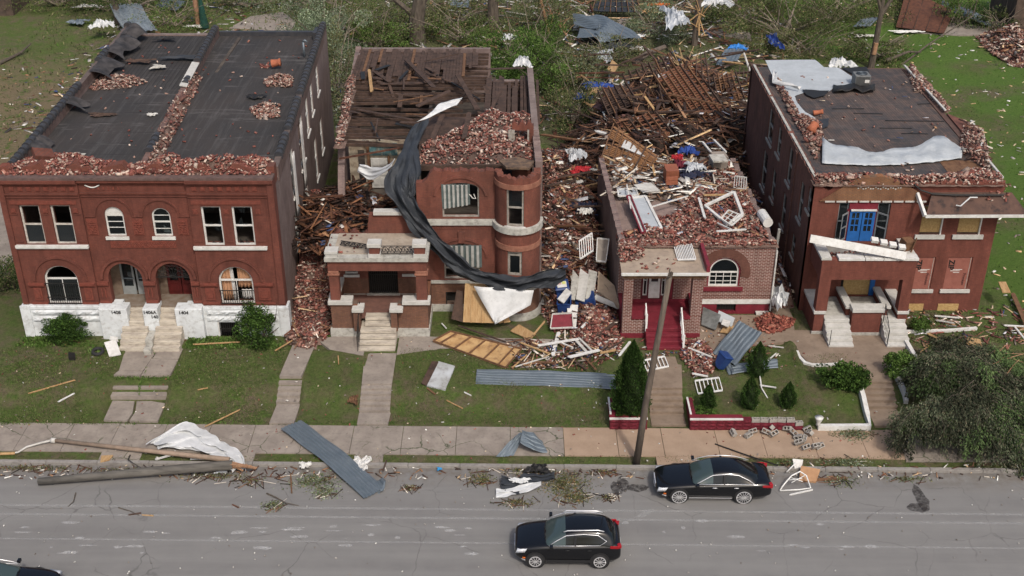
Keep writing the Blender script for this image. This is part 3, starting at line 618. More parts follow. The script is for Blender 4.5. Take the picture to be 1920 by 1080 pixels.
# == FIRST HOUSE: wide double house, red facade on a white base
def house_one():
 T_ = empty('double_brick_house', (-18.7, 54.6, 1.0), label='wide red double house with white painted base, twin arched entrances and a black flat roof', cat='house')
 F = front_map(54.6); xl, xr = -25.62, -11.87
 gar = [(-24.28, -22.54, 2.87, 5.12, .85), (-15.25, -13.46, 2.87, 5.06, .88)]
 ent = [(-20.99, -19.24, 2.75, 5.18, .87), (-18.54, -16.76, 2.75, 5.18, .88)]
 up = [(-24.79, -23.77, 6.36, 8.55, 0), (-23.23, -22.21, 6.36, 8.55, 0), (-15.67, -14.66, 6.28, 8.49, 0), (-14.12, -13.08, 6.28, 8.49, 0)]
 au = [(-20.6, -19.65, 6.75, 8.40, .47), (-18.23, -17.28, 6.75, 8.34, .47)]
 q = MB();
 wall(q, F, -21.65, -16.25, 2.75, 9.95, .4, ent + au);
 G_ = front_map(54.45)
 wall(q, G_, xl, -21.65, 2.85, 9.95, .55, [gar[0]] + up[:2]); wall(q, G_, -16.25, xr, 2.75, 9.95, .55, [gar[1]] + up[2:])
 for mp, a, b in ((G_, xl, -21.65), (F, -21.648, -16.252), (G_, -16.25, xr)):
  bx(q, mp, a + .02, b - .02, -.05, .0, 9.08, 9.16); bx(q, mp, a + .02, b - .02, -.09, .0, 9.16, 9.22); bx(q, mp, a + .02, b - .02, -.06, .0, 8.98, 9.03)
  bx(q, mp, a + .01, b - .01, -.12, .0, 9.72, 9.8); bx(q, mp, a + .01, b - .01, -.2, .0, 9.8, 9.95)
 for a, b in ((-25.4, -24.9), (-23.66, -23.34), (-22.1, -21.72), (-16.15, -15.78), (-14.55, -14.2), (-12.98, -12.55)):
  bx(q, G_, a, b, -.04, 0, 6.5, 6.58); bx(q, G_, a, b, -.04, 0, 8.05, 8.1)
 for a, b in ((xl + .01, -25.32), (-12.2, xr - .01)): bx(q, G_, a, b, -.1, 0, 2.9, 9.7)
 for cx, rx, zs_, mp in ((-23.41, .87, 4.27, G_), (-14.355, .895, 4.18, G_)): arch_ring(q, mp, cx, zs_, rx + .42, rx + .42, .12, -.07, 0)
 for cx in (-20.115, -17.65): arch_ring(q, F, cx, 4.31, 1.12, 1.12, .14, -.12, 0)
 for cx, zt in ((-20.125, 7.93), (-17.755, 7.87)): arch_ring(q, F, cx, zt, .9, .9, .08, -.06, 0);
 for a, b in ((-21.6, -21.05), (-19.2, -18.68), (-16.85, -16.3)): bx(q, F, a, b, -.05, 0, 7.85, 7.92)
 q.build('facade', m_brick1, T_)
 t = MB()
 for a, b in ((-25.2, -21.85), (-16.1, -12.6)): bx(t, G_, a, b, -.045, 0, 8.62, 8.82)
 for k in range(8):
  for a in (-25.05, -15.95): u = a + k * .43; bx(t, G_, u, u + .22, -.055, 0, 9.36, 9.58); bx(t, G_, u + .06, u + .16, -.08, -.055, 9.42, 9.52)
 for u, z in ((-25.2, 8.15), (-23.6, 8.15), (-22.08, 8.15), (-16.05, 8.1), (-14.5, 8.1), (-12.9, 8.1)): bx(t, G_, u, u + .24, -.05, 0, z, z + .24); bx(t, G_, u + .06, u + .18, -.08, -.05, z + .06, z + .18)
 for u in (-21.3, -18.98, -16.72):
  bx(t, F, u - .27, u + .27, -.03, 0, 6.82, 7.75)
  for k in range(6): bx(t, F, u - .2 + .03 * (k % 2), u + .2 - .03 * (k % 2), -.07, -.03, 6.9 + k * .13, 6.98 + k * .13)
  for k in range(5): bx(t, F, u - .12 + .06 * (k % 3), u - .03 + .06 * (k % 3), -.1, -.07, 6.95 + k * .15, 7.03 + k * .15)
 bx(t, F, -20.55, -17.2, -.03, 0, 6.1, 6.5)
 for r_ in range(4):
  for k in range(26): bx(t, F, -20.5 + k * .127 + (r_ % 2) * .06, -20.44 + k * .127 + (r_ % 2) * .06, -.055, -.03, 6.13 + r_ * .09, 6.18 + r_ * .09)
 for a, b in ((-25.15, -24.32), (-22.5, -21.68), (-16.2, -15.3), (-13.42, -12.4)):
  bx(t, G_, a, b, -.1, 0, 3.95, 4.12); bx(t, G_, a + .02, b - .02, -.14, 0, 4.02, 4.08)
  bx(t, G_, a + .2, b - .2, -.05, 0, 3.1, 3.85); bx(t, G_, a + .3, b - .3, -.09, -.05, 3.25, 3.7)
  bx(t, G_, a, b, -.06, 0, 2.86, 2.98)
 for a, b in ((-21.62, -21.02), (-19.2, -18.58), (-16.72, -16.28)):
  bx(t, F, a, b, -.13, 0, 3.95, 4.12); bx(t, F, a, b, -.09, 0, 2.86, 3.0)
  for s_ in (.3, .6): u = a + (b - a) * s_; bx(t, F, u - .03, u + .03, -.06, 0, 3.2, 3.75)
 for k in range(7): bx(t, F, -21.2 + .25 * k, -21.12 + .25 * k, -.04, 0, 9.35, 9.5)
 t.build('terracotta_trim', m_sandstone if False else M('dark_red_terracotta', (.17, .045, .03), (.12, .035, .025), 5, .85, c3=(.25, .1, .07), scale3=9, amt3=.3), T_)
 g = MB(); g.tube([F(-21.3 + .09 * k, -.04, 9.62 - .13 * math.sin(math.pi * k / 8)) for k in range(9)], .035, 5); g.build('garland', m_white, T_)
 b = MB(); B_ = front_map(54.28)
 wall(b, B_, xl - .1, -20.5, .9, 2.86, .7); wall(b, B_, -17.25 + .1, xr + .12, .9, 2.76, .7, [(-15.5, -14.15, 1.0, 1.85, 0)])
 bx(b, B_, xl - .13, -20.7, -.04, .0, 2.66, 2.8); bx(b, B_, -16.1, xr + .15, -.04, 0, 2.56, 2.7); bx(b, B_, xl - .16, xl + .35, -.07, 0, .9, 2.86); bx(b, B_, xr - .35, xr + .16, -.07, 0, .9, 2.74)
 rr = random.Random(2)
 for a, e in ((xl + .4, -22.9), (-22.88, -20.75), (-16.05, -14.2), (-14.15, -12.25)):
  for z in (1.9, 2.28):
   rows = []
   for j in range(4):
    rows.append([B_(a + (e - a) * i / 12, -.02 - (rr.uniform(.01, .09) if 0 < j < 3 and 0 < i < 12 else 0), z + j * .11) for i in range(13)])
   b.strip(rows)
 b.build('stone_base', m_white_block, T_)
 for a in ((-21.6, -20.12, 53.95, 54.7, .9, 2.84), (-19.3, -18.52, 53.95, 54.9, .9, 2.84), (-17.62, -16.2, 53.95, 54.7, .9, 2.82)): MB().box(*a).build('cheek_block', m_white_block, T_, bevel=.03)
 s = MB(); s.box(-21.5, -16.3, 54.62, 56.4, 2.3, 2.62); s.build('porch_floor', M('porch_boards', (.15, .11, .08), (.2, .17, .14), 3, .9), T_)
 for xa, xb, xc, xd in ((-20.45, -19.1, -20.11, -19.31), (-18.7, -17.3, -18.51, -17.63)):
  s = MB()
  for k in range(4): s.box(xa, xb, 52.8 + .3 * k, 54.1 if k < 3 else 53.94, .75 if k == 0 else .95 + .22 * k, .95 + .22 * (k + 1) - .003 * (3 - k))
  for k in range(3): s.box(xc, xd, 53.95 + .25 * k, 54.75, 1.8, 2.08 + .24 * k)
  s.build('entrance_steps', m_step, T_, bevel=.02)
 MB().box(-19.09, -18.71, 53.0, 53.94, .8, 1.55).box(-19.09, -18.71, 52.5, 53.0, .8, 1.22).build('step_curb', m_stone, T_, bevel=.02)
 for txt, x, y, z in (('1408', -20.95, 53.94, 2.55), ('1406A', -19.27, 53.94, 2.55), ('140', -18.9, 53.94, 2.28), ('1404', -17.42, 53.94, 2.53)):
  text_mesh('house_number', txt, .26, (x, y, z), m_black_iron, T_)
 D_ = front_map(55.95); d = MB(); wall(d, D_, -21.6, -16.25, 2.55, 5.6, .12, [(-20.85, -19.35, 2.62, 5.0, 0), (-18.4, -16.9, 2.62, 5.0, 0)]); d.box(-21.6, -21.45, 55.0, 55.95, 2.6, 5.6); d.box(-18.98, -18.8, 55.0, 55.95, 2.6, 5.6); d.box(-16.4, -16.26, 55.0, 55.95, 2.6, 5.6)
 d.build('vestibule_walls', M('vestibule_wall', (.2, .15, .11), (.12, .08, .06), 2.5, .9), T_)
 dm = M('grey_storm_door', (.26, .28, .28), (.2, .21, .21), 2, .6)
 for k, (a, b_) in enumerate(((-20.83, -20.12), (-20.02, -19.37))):
  q = MB(); wall(q, D_, a, b_, 2.62, 4.98, .06, [(a + .1, b_ - .1, 3.1 if k == 0 else 3.4, 4.85, 0)]); o = q.build('door', dm, T_)
  g = MB(); g.face([D_(a + .1, .04, 3.1), D_(b_ - .1, .04, 3.1), D_(b_ - .1, .04, 4.85), D_(a + .1, .04, 4.85)]); g.build('pane', m_dustglass, o)
  bb = MB(); bx(bb, D_, a + .06, b_ - .06, -.02, 0, 3.55, 3.62); bb.build('handle', m_steel, o)
 rm = M('dark_red_door', (.11, .015, .014), (.07, .01, .01), 3, .45)
 for a, b_ in ((-18.38, -17.67), (-17.63, -16.92)):
  q = MB(); wall(q, D_, a, b_, 2.62, 4.45, .06, [(a + .14, b_ - .14, 3.45, 4.25, 0)]); bx(q, D_, a + .12, b_ - .12, -.03, 0, 2.8, 3.25); o = q.build('door', rm, T_)
  g = MB(); g.face([D_(a + .14, .04, 3.45), D_(b_ - .14, .04, 3.45), D_(b_ - .14, .04, 4.25), D_(a + .14, .04, 4.25)]); g.build('pane', m_glass, o)
 g = MB(); cx, zs_ = -17.65, 4.31
 bx(g, F, -18.52, -16.78, .1, .13, 4.3, 4.35)
 for k in range(9):
  t_ = math.pi * (k + .5) / 9; g.tube([F(cx + .1 * math.cos(t_), .11, zs_ + .1 * math.sin(t_)), F(cx + .82 * math.cos(t_), .11, zs_ + .82 * math.sin(t_))], .012, 4)
  c2 = (cx + .6 * math.cos(t_), zs_ + .6 * math.sin(t_)); g.tube([F(c2[0] + .12 * math.cos(a), .11, c2[1] + .12 * math.sin(a)) for a in np.linspace(0, 5.4, 10)], .012, 4)
 g.build('iron_scroll_grille', m_black_iron, T_)
 gm = M('peeling_white_frame', (.52, .5, .46), (.34, .3, .26), 5, .75)
 window(T_, front_map(54.45), *up[0][:4], glass='lower', mat=gm, fr=.085, glassmat=m_dustglass); window(T_, front_map(54.45), *up[1][:4], glass='lower', mat=gm, fr=.085, glassmat=m_dustglass)
 window(T_, front_map(54.45), *up[2][:4], glass='shards', fr=.09); window(T_, front_map(54.45), *up[3][:4], glass='shards', fr=.09)
 w1 = window(T_, F, *au[0][:4], d=.08, rise=.47, rails=(.7,), rails2=(.48, .28), fr=.08, sill=(.12, .17), label='arched sash window with a solid white head')
 h = MB(); N = 10; h.face([F(-20.55, .1, 7.9), F(-19.7, .1, 7.9)] + [F(-20.125 + .42 * math.cos(math.pi * k / N), .1, 7.92 + .42 * math.sin(math.pi * k / N)) for k in range(N + 1)]); h.build('head_panel', m_white, w1)
 w2 = window(T_, F, *au[1][:4], d=.08, rise=.47, rails=(.5,), rails2=(.25, .72), fr=.08, sill=(.12, .17)); h = MB(); h.face([F(-17.8, .3, 6.85), F(-17.4, .25, 6.85), F(-17.75, .2, 7.3)]); h.build('torn_paper', m_white, w2)
 G2 = G_
 for a, b_, z in ((-25.35, -21.62, 6.2), (-16.27, -12.5, 6.12)): sl = MB(); bx(sl, G2, a, b_, -.13, .0, z, z + .15); bx(sl, G2, a + .02, b_ - .02, -.1, 0, z - .05, z); sl.build('sill_band', m_white, T_)
 for k, (a, b_, z0, z1, r_) in enumerate(gar):
  zt = z1 - r_; w_ = window(T_, G_, a, b_, z0, z1, rise=r_, rails=((zt + .05 - z0) / (z1 - z0),), cols=2, fr=.09, glass='lower' if k == 0 else 'none', glassmat=m_dustglass)
  g = MB();
  for i in range(int((b_ - a) / .115)): u = a + .06 + i * .115; bx(g, G_, u, u + .022, -.09, -.065, z0 + .02, zt - .12 if k == 0 else z0 + .85)
  for z in (z0 + .05, z0 + .42, zt - .16) if k == 0 else (z0 + .05, z0 + .82): bx(g, G_, a, b_, -.1, -.06, z, z + .035)
  g.build('iron_guard', m_black_iron, w_)
 cm = M('peach_curtain', (.42, .23, .13), (.34, .18, .1), 3, .9); wm = M('white_curtain', (.55, .54, .52), (.4, .38, .36), 3, .9)
 curtain(T_, G_, -15.15, -14.65, 2.95, 4.9, .3, cm, 3); curtain(T_, G_, -14.3, -13.55, 3.7, 4.95, .32, cm, 4); curtain(T_, G_, -14.68, -14.5, 2.95, 4.95, .27, wm, 2, sway=.06); curtain(T_, G_, -14.2, -13.6, 2.95, 3.5, .45, wm, 3)
 g = MB(); B2 = B_; bx(g, B2, -15.5, -14.15, .4, .45, 1.0, 1.85, 1)
 for i in range(9): bx(g, B2, -15.42 + i * .11, -15.39 + i * .11, .05, .08, 1.0, 1.82)
 bx(g, B2, -15.5, -14.4, .04, .09, 1.4, 1.44); bx(g, B2, -14.45, -14.3, -.02, .2, 1.0, 1.85, 2); bx(g, B2, -15.55, -15.48, -.03, .1, .95, 1.88, 2); g.build('cellar_window', [m_black_iron, m_dark, m_white], T_)
 g = MB(); bx(g, B2, xl + 1.6, xl + 2.5, -.02, .0, 1.0, 1.75, 0); g.build('cellar_opening', m_dark, T_)
 bl, br, yb = (-26.55, 81.), (-12.85, 81.), 81.
 sops = []
 smap = side_map(xr, 54.6, br[0], br[1]); KL = math.hypot(br[0] - xr, br[1] - 54.6)
 for (ya, yb_, za, zb_) in ((73.6, 74.8, 7.4, 9.4), (70.3, 71.4, 7.3, 9.4), (67.6, 68.9, 7.0, 9.3), (64.0, 66.0, 6.3, 9.2), (60.2, 61.4, 6.3, 8.9), (59.8, 61.0, 3.3, 5.4), (64.6, 65.9, 3.2, 5.7), (70., 71.2, 3.0, 5.6), (73.5, 74.7, 3.4, 5.6)): sops.append((ya - 54.6, yb_ - 54.6, za, zb_, 0))
 q = MB(); wall(q, smap, .4, KL, .9, 9.5, .35, sops); q.build('side_wall', m_brickside, T_)
 for k, o_ in enumerate(sops[:9]):
  w_ = window(T_, smap, *o_[:4], d=.05, rails=(.5,), fr=.1, glass='lower' if k > 4 else 'shards', sill=(.08, .12))
 for k in (3, 4): o_ = sops[k]; curtain(T_, smap, o_[0] + .1, o_[0] + .8, o_[2] - 1.2, o_[3] - .1, -.12, wm, 3)
 q = MB(); wall(q, side_map(bl[0], bl[1], xl, 54.6), 0, KL - .4, .9, 9.5, .35); q.build('side_wall', m_brickside, T_); q = MB(); wall(q, side_map(br[0], br[1], bl[0], bl[1]), .36, 13.34, .9, 9.3, .35); q.build('rear_wall', m_brickside, T_)
 q = MB(); q.prism([(xl + .36, 55.2), (xr - .36, 55.2), (br[0] - .36, 80.6), (bl[0] + .36, 80.6)], 5.6, 5.75); q.prism([(xl + .36, 56.2), (xr - .36, 56.2), (br[0] - .36, 80.6), (bl[0] + .36, 80.6)], 2.3, 2.45)
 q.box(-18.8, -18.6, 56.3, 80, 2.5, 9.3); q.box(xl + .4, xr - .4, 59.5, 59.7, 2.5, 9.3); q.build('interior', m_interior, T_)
 m, n, b, L = new_mat('old_asphalt_roof'); b.inputs['Roughness'].default_value = .85; b.inputs['Specular IOR Level'].default_value = .3
 p = pos(n); big = noise_fac(n, L, p, .35, .4, .65, 6, .65, stretch=(1, .5, 1)); st = noise_fac(n, L, p, 1.5, .5, .78, 6, .75, stretch=(2.2, .12, 1)); fine = noise_fac(n, L, p, 14, .2, .8, 5, .8)
 c = mixc(n, L, fine, (.021, .0198, .0195), (.044, .041, .040)); k = ND(n, 'ShaderNodeMath', operation='MULTIPLY'); L(big, k.inputs[0]); k.inputs[1].default_value = .7
 c = mixc(n, L, k.outputs[0], c, (.048, .040, .036)); k2 = ND(n, 'ShaderNodeMath', operation='MULTIPLY'); L(st, k2.inputs[0]); k2.inputs[1].default_value = .55; c = mixc(n, L, k2.outputs[0], c, (.115, .11, .108))
 st2 = noise_fac(n, L, p, .8, .56, .74, 7, .8, stretch=(.35, 1.6, 1)); k3 = ND(n, 'ShaderNodeMath', operation='MULTIPLY'); L(st2, k3.inputs[0]); k3.inputs[1].default_value = .75; c = mixc(n, L, k3.outputs[0], c, (.16, .15, .145)); L(c, b.inputs['Base Color']); bump(n, L, b, fine, .3, .02)
 q = MB(); zr = lambda x, y: 9.5 - .012 * (y - 56)
 q.prism([(xl + .3, 56.1), (-18.9, 56.1), (-20.4, 80.9), (bl[0] + .3, 80.9)], lambda x, y: zr(x, y) - .15, zr); q.build('left_roof', m, T_)
 q = MB(); q.prism([(-18.9, 56.1), (xr - .3, 56.1), (br[0] - .3, 80.9), (-20.4, 80.9)], lambda x, y: zr(x, y) - .15, zr); q.build('right_roof', m, T_)
 q = MB()
 for i in range(22): x = -26.1 + i * .27; q.face([(x, 69.5 + .6 * math.sin(i * 3), 9.372), (x + .035, 69.5 + .6 * math.sin(i * 3), 9.372), (x - .28, 80.8, 9.22), (x - .315, 80.8, 9.22)])
 for i in range(7): y = 68.5 - i * 1.6; x0 = rng.uniform(-25, -22); q.face([(x0, y, zr(0, y) + .005), (x0 + 4 * rng.random() + 1, y - .05, zr(0, y) + .005), (x0 + 3, y + .03, zr(0, y) + .005)])
 q.build('roof_seams', m_grime, T_)
 q = MB(); q.prism([(xl, 54.35), (xr, 54.35), (xr, 55.0), (xl, 55.0)], 9.952, 10.08); q.build('cornice_ledge', M('dark_cornice', (.13, .085, .075), (.08, .055, .05), 3, .85), T_)
 q = MB(); ragg = lambda u: 10.35 + .22 * math.sin(u * 3.1) + .12 * math.sin(u * 7.7 + 1); wall(q, front_map(55.0), xl, xr, 9.5, 10.6, .55, top=ragg); q.build('front_parapet', m_brick2, T_)
 q = MB(); pm = brick_mat('parapet_brick', (.2, .13, .11), (.15, .09, .08), (.14, .11, .1), stain=(.07, .05, .045))
 def para(xa, ya, xb, yb_, zt, th=.32):
  mp = side_map(xa, ya, xb, yb_); LL = math.hypot(xb - xa, yb_ - ya); wall(q, mp, 0, LL, 9.2, zt, th)
  return mp, LL
 mpl, LL = para(xl + .32, 56, bl[0] + .32, 80.9, 10.0); mpr, _ = para(xr, 56.0, br[0], 80.9, 10.0); mpc, _ = para(-18.75, 55.7, -20.25, 80.9, 9.85, .3)
 q.build('parapets', pm, T_)
 tm = M('dark_coping_tile', (.03, .032, .038), (.05, .048, .05), 3, .5)
 rr = random.Random(4)
 for mp, LL_, skip in ((mpl, LL, lambda u: 12 < u < 16.5 or 19 < u < 24 or rr.random() < .06), (mpr, LL, lambda u: 4.3 < u < 4.8 or 9.5 < u < 10.4 or u < 1.2), (mpc, LL, lambda u: u < 2.4 or 4.5 < u < 12.5 or 14 < u < 17)):
  u = .1
  while u < LL_ - .6:
   if not skip(u):
    for k in range(1):
     a = Vector(mp(u, .16, 10.02 if mp is not mpc else 9.87)); e = Vector(mp(u + .52, .16, 10.02 if mp is not mpc else 9.87)); t = MB(); t.tube([a, a + (e - a) * .15, a + (e - a) * .151, e], [.25, .25, .21, .2], 10); t.build('coping_tile', tm, T_)
   u += .62
 s = MB(); a = mpc(12.6, .15, 9.95); e = mpc(17, .15, 9.95); s.bar(a, e, .45, .06, 0, .2); s.build('bent_coping_flashing', m_stone_light, T_)
 s = MB(); s.box(-13.6, -13.05, 79.6, 80.9, 9.25, 9.75); s.prism([(-20.2, 80.6), (-12.9, 80.6), (-12.9, 80.95), (-20.2, 80.95)], 9.2, 9.5); s.build('roof_edge', tm, T_)
 for k, (y, l_, hgt) in enumerate(((58.5, 1.6, .5), (65, 1.2, .35), (70.5, 3.0, .5), (74.5, 3.4, .9), (78., 2.4, 1.2))):
  rows = []; x0 = xl - .034 * (y - 55) + .2
  for j in range(7):
   tt = j / 6; rows.append([(x0 + tt * (1.1 + .3 * math.sin(i + k)) + .1 * math.sin(3 * i), y + l_ * i / 6 + .1 * math.sin(4 * tt), 10.12 + hgt * .45 * math.sin(tt * 2.2) * (.2 + .7 * math.sin(i * 2.3 + k) ** 2) - tt * .62) for i in range(7)])
  f_ = MB(); f_.strip(rows); f_.build('torn_flashing', M('flashing', (.06, .055, .055), (.022, .021, .022), 2, .75) if k == 0 else bpy.data.materials['flashing'], T_, solid=.015)
 s = MB(); s.tube([(-13.6, 75.8, 9.2), (-13.6, 75.8, 10.3)], .07, 8); s.tube([(-13.6, 75.8, 10.3), (-13.5, 75.8, 10.42), (-13.35, 75.8, 10.3)], .07, 8); s.build('vent_pipe', m_steel, T_, smooth=True)
 s = MB(); s.box(-24.6, -22.6, 57.9, 58.9, 9.5, 9.53); s.build('roof_patch', m_stone, T_)
 return T_
house_one()
def roof_one(x, y): return 9.5 - .012 * (np.asarray(y) - 56)
rubble('long windrow of fallen red brick along the front edge of the double house roof', [(-25.5, 54.75), (-11.95, 54.75), (-12.1, 57.6), (-14, 57.2), (-17.5, 56.9), (-20, 56.8), (-22, 58.2), (-24.5, 58.9), (-25.8, 58)], lambda x, y: np.where(y < 55.7, 10.05, roof_one(x, y)), .65, 5200, fall=.7, seed=2, hf=lambda x, y: .65 + .5 * (x > -18))
rubble('oval patch of pale broken bricks on the left half of the black roof', wpoly([(170, 160), (190, 140), (245, 140), (278, 152), (240, 165), (172, 170)], 9.4), lambda x, y: roof_one(x, y), .16, 330, pal=PAL_PALE, fall=.5, seed=3)
rubble('pile of pale bricks by the upper right parapet of the black roof', wpoly([(494, 150), (520, 138), (548, 140), (548, 163), (500, 162)], 9.4), lambda x, y: roof_one(x, y), .25, 300, pal=PAL_PALE, fall=.5, seed=5)
rubble('lower pile of pale bricks by the right parapet of the black roof', wpoly([(468, 205), (490, 196), (524, 196), (524, 222), (480, 224)], 9.4), lambda x, y: roof_one(x, y), .25, 280, pal=PAL_PALE, fall=.5, seed=6)
rubble('bricks spilled along the middle party wall of the black roof', [(-18.9, 57.3), (-18.2, 57), (-19.3, 71.5), (-20.2, 71.5), (-19.6, 62)], lambda x, y: roof_one(x, y) + .2 * (np.abs(x + 18.9 + .06 * (y - 56)) < .3), .3, 620, pal=PAL_DARK + PAL_PALE, fall=.4, seed=7)
rubble('loose bricks dotted over the black roof and its corners', [(-25.8, 57), (-12.3, 57), (-13, 80.5), (-26.6, 80.5)], lambda x, y: roof_one(x, y), .02, 110, pal=PAL_RED, seed=8)
# == SECOND HOUSE: burnt and unroofed, with a round turret and a stone-capped porch
def cyl_map(cx, cy, r):
 return lambda u, d, z: (cx + (r - d) * math.sin(u / r), cy - (r - d) * math.cos(u / r), z)
def ribbon(name, path, mat, parent=None, n=5, folds=3, amp=.18, w_dir=None, seed=1, mats=None, smooth=True, solid=.012):
 """draped sheet: path = [(point, half width vector, depth amplitude)], resampled"""
 P_ = [Vector(p) for p, wv in path]; W_ = [Vector(wv) for p, wv in path]; rows = []; rr = random.Random(seed); ph = [rr.uniform(0, 6) for _ in range(8)]
 cr = lambda a, b, c, d, t: .5 * ((2 * b) + (c - a) * t + (2 * a - 5 * b + 4 * c - d) * t * t + (3 * b - a - 3 * c + d) * t ** 3)
 for i in range(len(P_) - 1):
  for k in range(n):
   t = k / n; g = lambda A: cr(A[max(i - 1, 0)], A[i], A[i + 1], A[min(i + 2, len(A) - 1)], t)
   p, wv = g(P_), g(W_); s_ = i + t; row = []; nd = Vector((0, -1, .25))
   for j in range(17):
    u = j / 8 - 1; tri = lambda q_: abs((q_ / math.pi) % 2 - 1) * 2 - 1; a = amp * 1.15 * (tri(u * folds * 2 + ph[0] + s_ * .8) + .7 * tri(u * folds * 3.1 + ph[1] - s_ * 2.3) + .7 * tri(s_ * 3.3 + u * 3 + ph[2]) + .3 * tri(s_ * 7 - u * 6 + ph[4]))
    e = (1 + (.22 * tri(s_ * 3.1 + ph[3] * (1 if u > 0 else 2)) + .07 * tri(s_ * 9 + ph[5] * (1 if u > 0 else 3))) * abs(u)); row.append(p + wv * u * e + nd * a)
   rows.append(row)
 q = MB(); q.strip(rows); return q.build(name, mats or mat, parent, smooth=smooth, solid=solid)
def house_two():
 T_ = empty('burnt_turret_house', (-4.1, 57.0, 1.0), label='burnt roofless red brick house with a round turret, open rafters and a stone capped porch', cat='house')
 F = front_map(57.0)
 w1 = (-3.66, -1.72, 6.66, 8.66, .35); w2 = (-3.66, -1.72, 2.96, 5.1, .3); cw = (-3.6, -2.9, 1.45, 2.15, 0)
 top = lambda u: 9.32 + .05 * math.sin(u * 9) + .04 * math.sin(u * 23) - (max(0, -4.2 - u) * 1.7)
 q = MB(); wall(q, F, -5.0, -.8, 2.9, 9.45, .42, [w1, w2], top=top); arch_ring(q, F, -2.69, 7.75, 1.3, 1.18, .14, -.07, 0, t0=.15, t1=math.pi - .15); arch_ring(q, F, -2.69, 4.3, 1.28, 1.05, .13, -.07, 0, t0=.0, t1=math.pi)
 bx(q, F, -2.86, -2.52, -.12, 0, 5.2, 5.85)
 for k in range(30): bx(q, F, -4.75 + k * .13, -4.69 + k * .13, -.04, 0, 5.98, 6.08)
 q.build('facade', m_brick2, T_)
 q = MB(); wall(q, F, -5.0, -.8, 1.4, 2.74, .42, [cw]); q.build('lower_facade', m_brick2b, T_)
 q = MB(); wall(q, F, -9.65, -5.0, 3.0, 6.85, .42, [(-7.8, -6.2, 3.0, 4.6, 0), (-9.05, -8.35, 3.25, 4.4, 0)], top=lambda u: 6.8 if u > -7.6 else 5.7 + .15 * math.sin(u * 8)); q.build('porch_back_wall', m_brick2, T_)
 q = MB(); wall(q, F, -9.65, -5.0, 1.4, 3.0, .42, [(-7.8, -6.2, 2.1, 3.0, 0)]); q.build('porch_back_lower_wall', m_brick2b, T_)
 s = MB(); bx(s, F, -7.3, -5.2, -.15, .3, 6.86, 7.05); s.build('broken_sill', m_stone_light, T_)
 cx, cy, r_ = .3, 57.1, 1.19; Tm = cyl_map(cx, cy, r_); hf = math.pi * r_ * .56
 t1 = (-.55 * r_, .28 * r_, 6.62, 8.72, 0); t2 = (-.5 * r_, .2 * r_, 3.72, 5.15, 0)
 q = MB(); wall(q, Tm, -hf, hf, 2.9, 9.6, .35, [t1, t2], top=lambda u: 9.35 + .06 * math.sin(u * 7) + .05 * math.sin(u * 17)); q.build('turret_wall', m_brick2, T_)
 def ring(z0, z1, out, mat, nm, rr=r_):
  q = MB(); N = 26
  for k in range(N):
   a, b = -hf + 2 * hf * k / N, -hf + 2 * hf * (k + 1) / N; bx(q, Tm, a, b, -out, 0, z0, z1)
  q.build(nm, mat, T_)
 ring(8.72, 9.0, .05, m_sandstone, 'turret_band'); ring(6.22, 6.56, .16, m_stone, 'turret_belt'); ring(5.2, 5.5, .05, m_sandstone, 'turret_band')
 q = MB(); wall(q, Tm, -hf, hf, 1.4, 2.72, .35, top=lambda u: 2.72); q.build('turret_lower_wall', m_brick2b, T_)
 q = MB(); wall(q, cyl_map(cx, cy, r_ + .12), -hf, hf, .9, 1.42, .4, top=lambda u: 1.42); q.build('turret_base', m_stone, T_)
 ring(2.72, 2.92, .08, m_stone, 'turret_sill_course')
 s = MB(); bx(s, F, -4.72, -.86, -.12, .1, 6.25, 6.5); bx(s, F, -4.72, -.86, -.08, .1, 6.5, 6.58); s.build('stone_belt', m_stone, T_)
 s = MB(); bx(s, F, -4.95, -.86, -.1, .1, 2.74, 2.9); s.build('stone_sill_course', m_stone, T_)
 s = MB(); wall(s, front_map(56.88), -4.95, -.8, .9, 1.4, .5); s.build('stone_base', m_stone, T_)
 fm = M('weathered_frame', (.33, .31, .28), (.2, .18, .15), 5, .8)
 a = window(T_, F, *w1[:4], d=.1, rise=.35, rails=(), glass='none', mat=fm, fr=.08)
 b_ = window(T_, F, *w2[:4], d=.1, rise=.3, rails=(.3,), cols=0, glass='none', mat=fm, fr=.08)
 sg = M('blind_green', (.12, .15, .145), (.075, .1, .1), 4, .9); sw = M('blind_white', (.42, .42, .4), (.3, .3, .28), 4, .9)
 def blind(u0, u1, z0l, z0r, z1, d, par):
  q = MB(); n = 13
  for i in range(n):
   ua, ub = u0 + (u1 - u0) * i / n, u0 + (u1 - u0) * (i + 1) / n; za, zb = z0l + (z0r - z0l) * i / n, z0l + (z0r - z0l) * (i + 1) / n; dd = d - (.07 if i % 2 else 0)
   for k in range(3): q.face([F(ua, dd - .05 * k, za + (z1 - za) * k / 3), F(ub, dd - .05 * k, zb + (z1 - zb) * k / 3), F(ub, dd - .05 * (k + 1), zb + (z1 - zb) * (k + 1) / 3), F(ua, dd - .05 * (k + 1), za + (z1 - za) * (k + 1) / 3)], i % 2)
  q.build('striped_awning', [sg, sw], par, solid=.01)
 blind(-3.68, -2.2, 7.15, 7.4, 8.62, .05, a); blind(-3.45, -1.62, 3.95, 3.7, 5.12, -.03, b_)
 g = MB(); g.tube([F(-2.55, .1, 8.5), F(-2.3, 0, 8.1), F(-2.05, -.05, 7.8), F(-1.9, 0, 7.75), F(-2.0, .05, 8.0)], .03, 5); g.build('torn_trim', m_white, a); g = MB(); g.face([F(-1.75, .05, 4.9), F(-1.55, 0, 4.3), F(-1.85, 0, 3.75)]); g.build('torn_trim', m_white, a)
